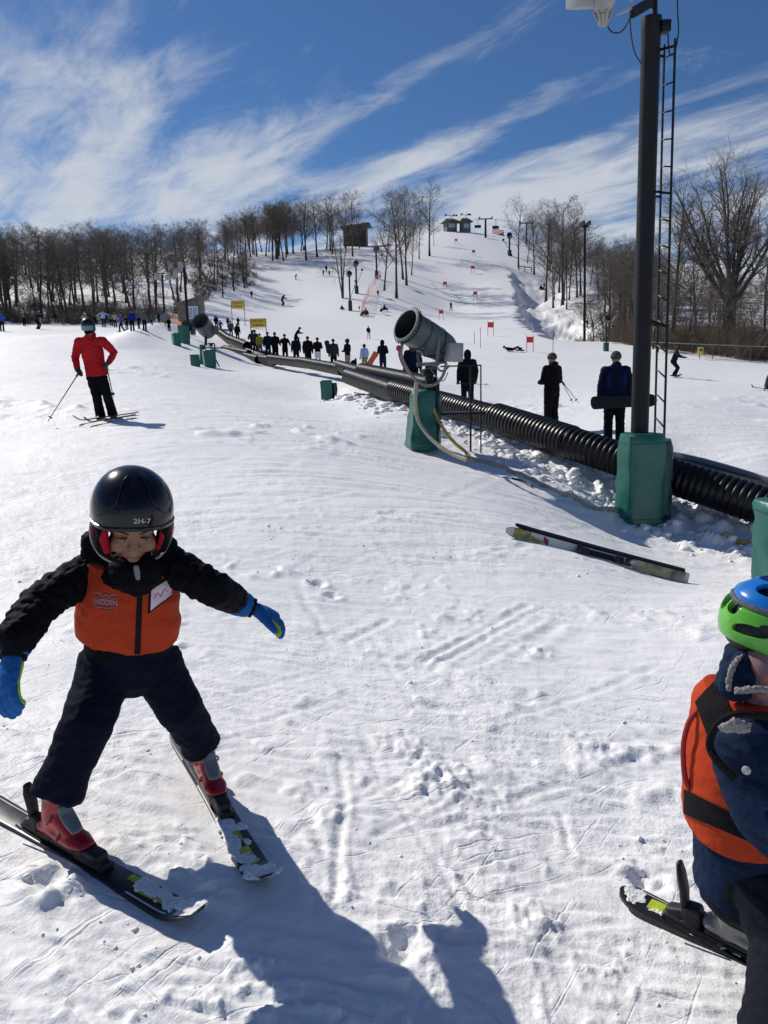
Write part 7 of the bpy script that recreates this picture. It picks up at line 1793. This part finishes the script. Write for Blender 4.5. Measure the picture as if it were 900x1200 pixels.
    b = MB(); b.loft([L(846, 854, 1.45), L(862, 850, 1.435), L(877, 853, 1.43)], [.010, .018, .012], [.006, .008, .006], 10, up=(0, -1, 0)); b.blob('shoulder_fleece', FL, .003, 1, r, fl)
    px_patch('sleeve_tab', bs, g, (866, 890), (887, 878), (891, 908), (868, 914), JN, sl, 6, 6, .004)
    p, n = hit(bs, g, 875, 902)
    if p is not None:
        b = MB(); b.lathe(p, p+n, [(0, .009), (.006, .009), (.009, .005)], 16); b.build('snap', ALU, sl)
    # trousers
    b = MB(); b.loft([j['pelvis']+up*.02, j['pelvis']-up*.06], [.145, .140], [.115, .115], 22, up=(1, 0, 0))
    for q, rr in (('N', (.094, .086, .080, .088)), ('F', (.088, .080, .072, .072))):
        a, k_, e = j['hip'+q], j['kn'+q], j['an'+q]; e2 = e+(k_-e).normalized()*(-.015 if q == 'N' else .055)
        b.loft([a, a.lerp(k_, .5), k_, k_.lerp(e2, .55), e2], [rr[0], (rr[0]+rr[1])/2, rr[1], rr[2], rr[3]], None, 20, caps='flat')
    b.blob('trousers', TC, .005, 2, r, wrk)
    b = MB()
    for (hl, tt), q in zip(feet, 'FN'): ski_boot(g, hl, tt, j['an'+q].lerp(j['kn'+q], .42)+(hl-tt)*.12, r, BOOT_P, BOOT_G)
    # helmet: dark liner, green lower shell, blue upper shell, both pierced by vents
    M3 = Matrix((s, f, u)).transposed(); Ch = C+u*.028-f*.012
    b = MB(); b.ell(Ch, (.100, .116, .098), M3, 28, 20); b.ell(Ch-f*.03-u*.030, (.090, .085, .058), M3, 24, 16); hb = b.blob('helmet', BLK, .005, 2, r)
    def shell(name, lo, hi, rr, m, vents, th=.013):
        na, ne = 200, 70; V = {}; vs = []; fs = []
        def pt(a, e, k): x, y, z = (rr[0]*k)*math.cos(e)*math.sin(a), (rr[1]*k)*math.cos(e)*math.cos(a), (rr[2]*k)*math.sin(e); return Ch+s*x+f*y+u*z
        for i in range(na):
            a = -math.pi+2*math.pi*i/na
            for k_ in range(ne+1):
                e = lo(a)+(hi(a)-lo(a))*k_/ne
                edge = min(k_, ne-k_)/ne; V[(i, k_)] = (a, e, 1-.035*max(0, 1-edge/.10)**2)
        def inside(a, e):
            for (va, ve, wa, we, tl) in vents:
                da = (a-va+math.pi) % (2*math.pi)-math.pi; de = e-ve-da*tl
                if (da/(wa*1.38))**2+(de/(we*1.45))**2 < 1: return True
            return False
        ids = {}
        for i in range(na):
            for k_ in range(ne):
                q = [(i, k_), ((i+1) % na, k_), ((i+1) % na, k_+1), (i, k_+1)]
                am = V[q[0]][0]+math.pi/na; em = (V[q[0]][1]+V[q[2]][1])/2
                if inside(am, em): continue
                for c in q:
                    if c not in ids: ids[c] = len(vs); a_, e_, kk = V[c]; vs.append(pt(a_, e_, kk))
                fs.append(tuple(ids[c] for c in q))
        me = bpy.data.meshes.new(name); me.from_pydata(vs, [], fs); me.materials.append(m); bm = bmesh.new(); bm.from_mesh(me); bmesh.ops.recalc_face_normals(bm, faces=list(bm.faces))
        cen = Ch
        for fc in bm.faces:
            if fc.normal.dot(fc.calc_center_median()-cen) < 0: fc.normal_flip()
        for v in bm.verts:      # soften the stepped vent edges
            pass
        for _ in range(4):
            mv = {}
            for v in bm.verts:
                be = [e for e in v.link_edges if e.is_boundary]
                if len(be) == 2: mv[v] = (v.co+be[0].other_vert(v).co+be[1].other_vert(v).co)/3
            for v, c in mv.items(): v.co = c
        bm.to_mesh(me); bm.free(); t = bpy.data.objects.new('t', me); TMP.objects.link(t); md = t.modifiers.new('s', 'SOLIDIFY'); md.thickness = th; md.offset = -1
        bv_ = t.modifiers.new('b', 'BEVEL'); bv_.width = .0025; bv_.segments = 2; bv_.limit_method = 'ANGLE'; bv_.angle_limit = rad(50)
        dg = bpy.context.evaluated_depsgraph_get(); dg.update(); out = bpy.data.meshes.new_from_object(t.evaluated_get(dg)); bpy.data.objects.remove(t); out.name = name
        out.polygons.foreach_set('use_smooth', [True]*len(out.polygons)); o = bpy.data.objects.new(name, out); link(o, hb); return o
    GREEN = mat('helmet_green', (.10, .42, .035), .28, spec=.5, coat=.3); BLUE = mat('helmet_blue', (.008, .16, .55), .25, spec=.5, coat=.4)
    mid = lambda a: .24+.07*math.sin(3*a+.6)+.05*math.cos(a)
    lo = lambda a: -.46-.25*max(0, -math.cos(a))+.40*max(0, math.cos(a))**2
    # azimuth: 0 is the face, pi the back of the head, -pi/2 the side turned to the camera
    gv = [(-2.95, .0, .12, .12, 0), (-2.45, -.28, .26, .085, .30), (-1.92, -.02, .30, .095, .22), (-1.25, .10, .28, .11, .1), (2.42, -.20, .30, .105, -.30), (1.95, .10, .30, .12, -.22), (1.25, .1, .28, .11, -.1), (2.95, .02, .13, .15, 0)]
    shell('lower_shell', lo, lambda a: mid(a)-.05, (.114, .131, .112), GREEN, gv)
    uv_ = [(-2.62, .62, .20, .12, .1), (-1.72, .66, .50, .12, .15), (-.7, .70, .30, .12, 0), (2.62, .62, .2, .12, -.1), (1.72, .66, .5, .12, -.15), (-1.6, 1.10, .9, .10, 0), (1.6, 1.10, .9, .10, 0), (math.pi, .95, .30, .14, 0)]
    shell('upper_shell', lambda a: mid(a)+.035, lambda a: 1.555, (.116, .133, .117), BLUE, uv_)
    b = MB(); pts = []
    for i in range(61):
        a = -math.pi+2*math.pi*i/60; e = mid(a); pts.append(Ch+s*(.1085*math.cos(e)*math.sin(a))+f*(.1255*math.cos(e)*math.cos(a))+u*(.108*math.sin(e)))
    b.tube(pts, .007, 8); b.build('dark_band', mat('helmet_band', (.03, .035, .04), .5, col2=(.14, .15, .16), vscale=160), hb)
    b = MB(); b.tube(smooth_path([Ch-s*.10-f*.02-u*.05, Ch-s*.085+f*.02-u*.10, C+f*.05-u*.12]), .005, 6); b.build('chin_strap', mat('strap_blue', (.02, .10, .18), .7), hb)
child_at_right()
SC.collection.children.unlink(TMP); bpy.data.collections.remove(TMP)
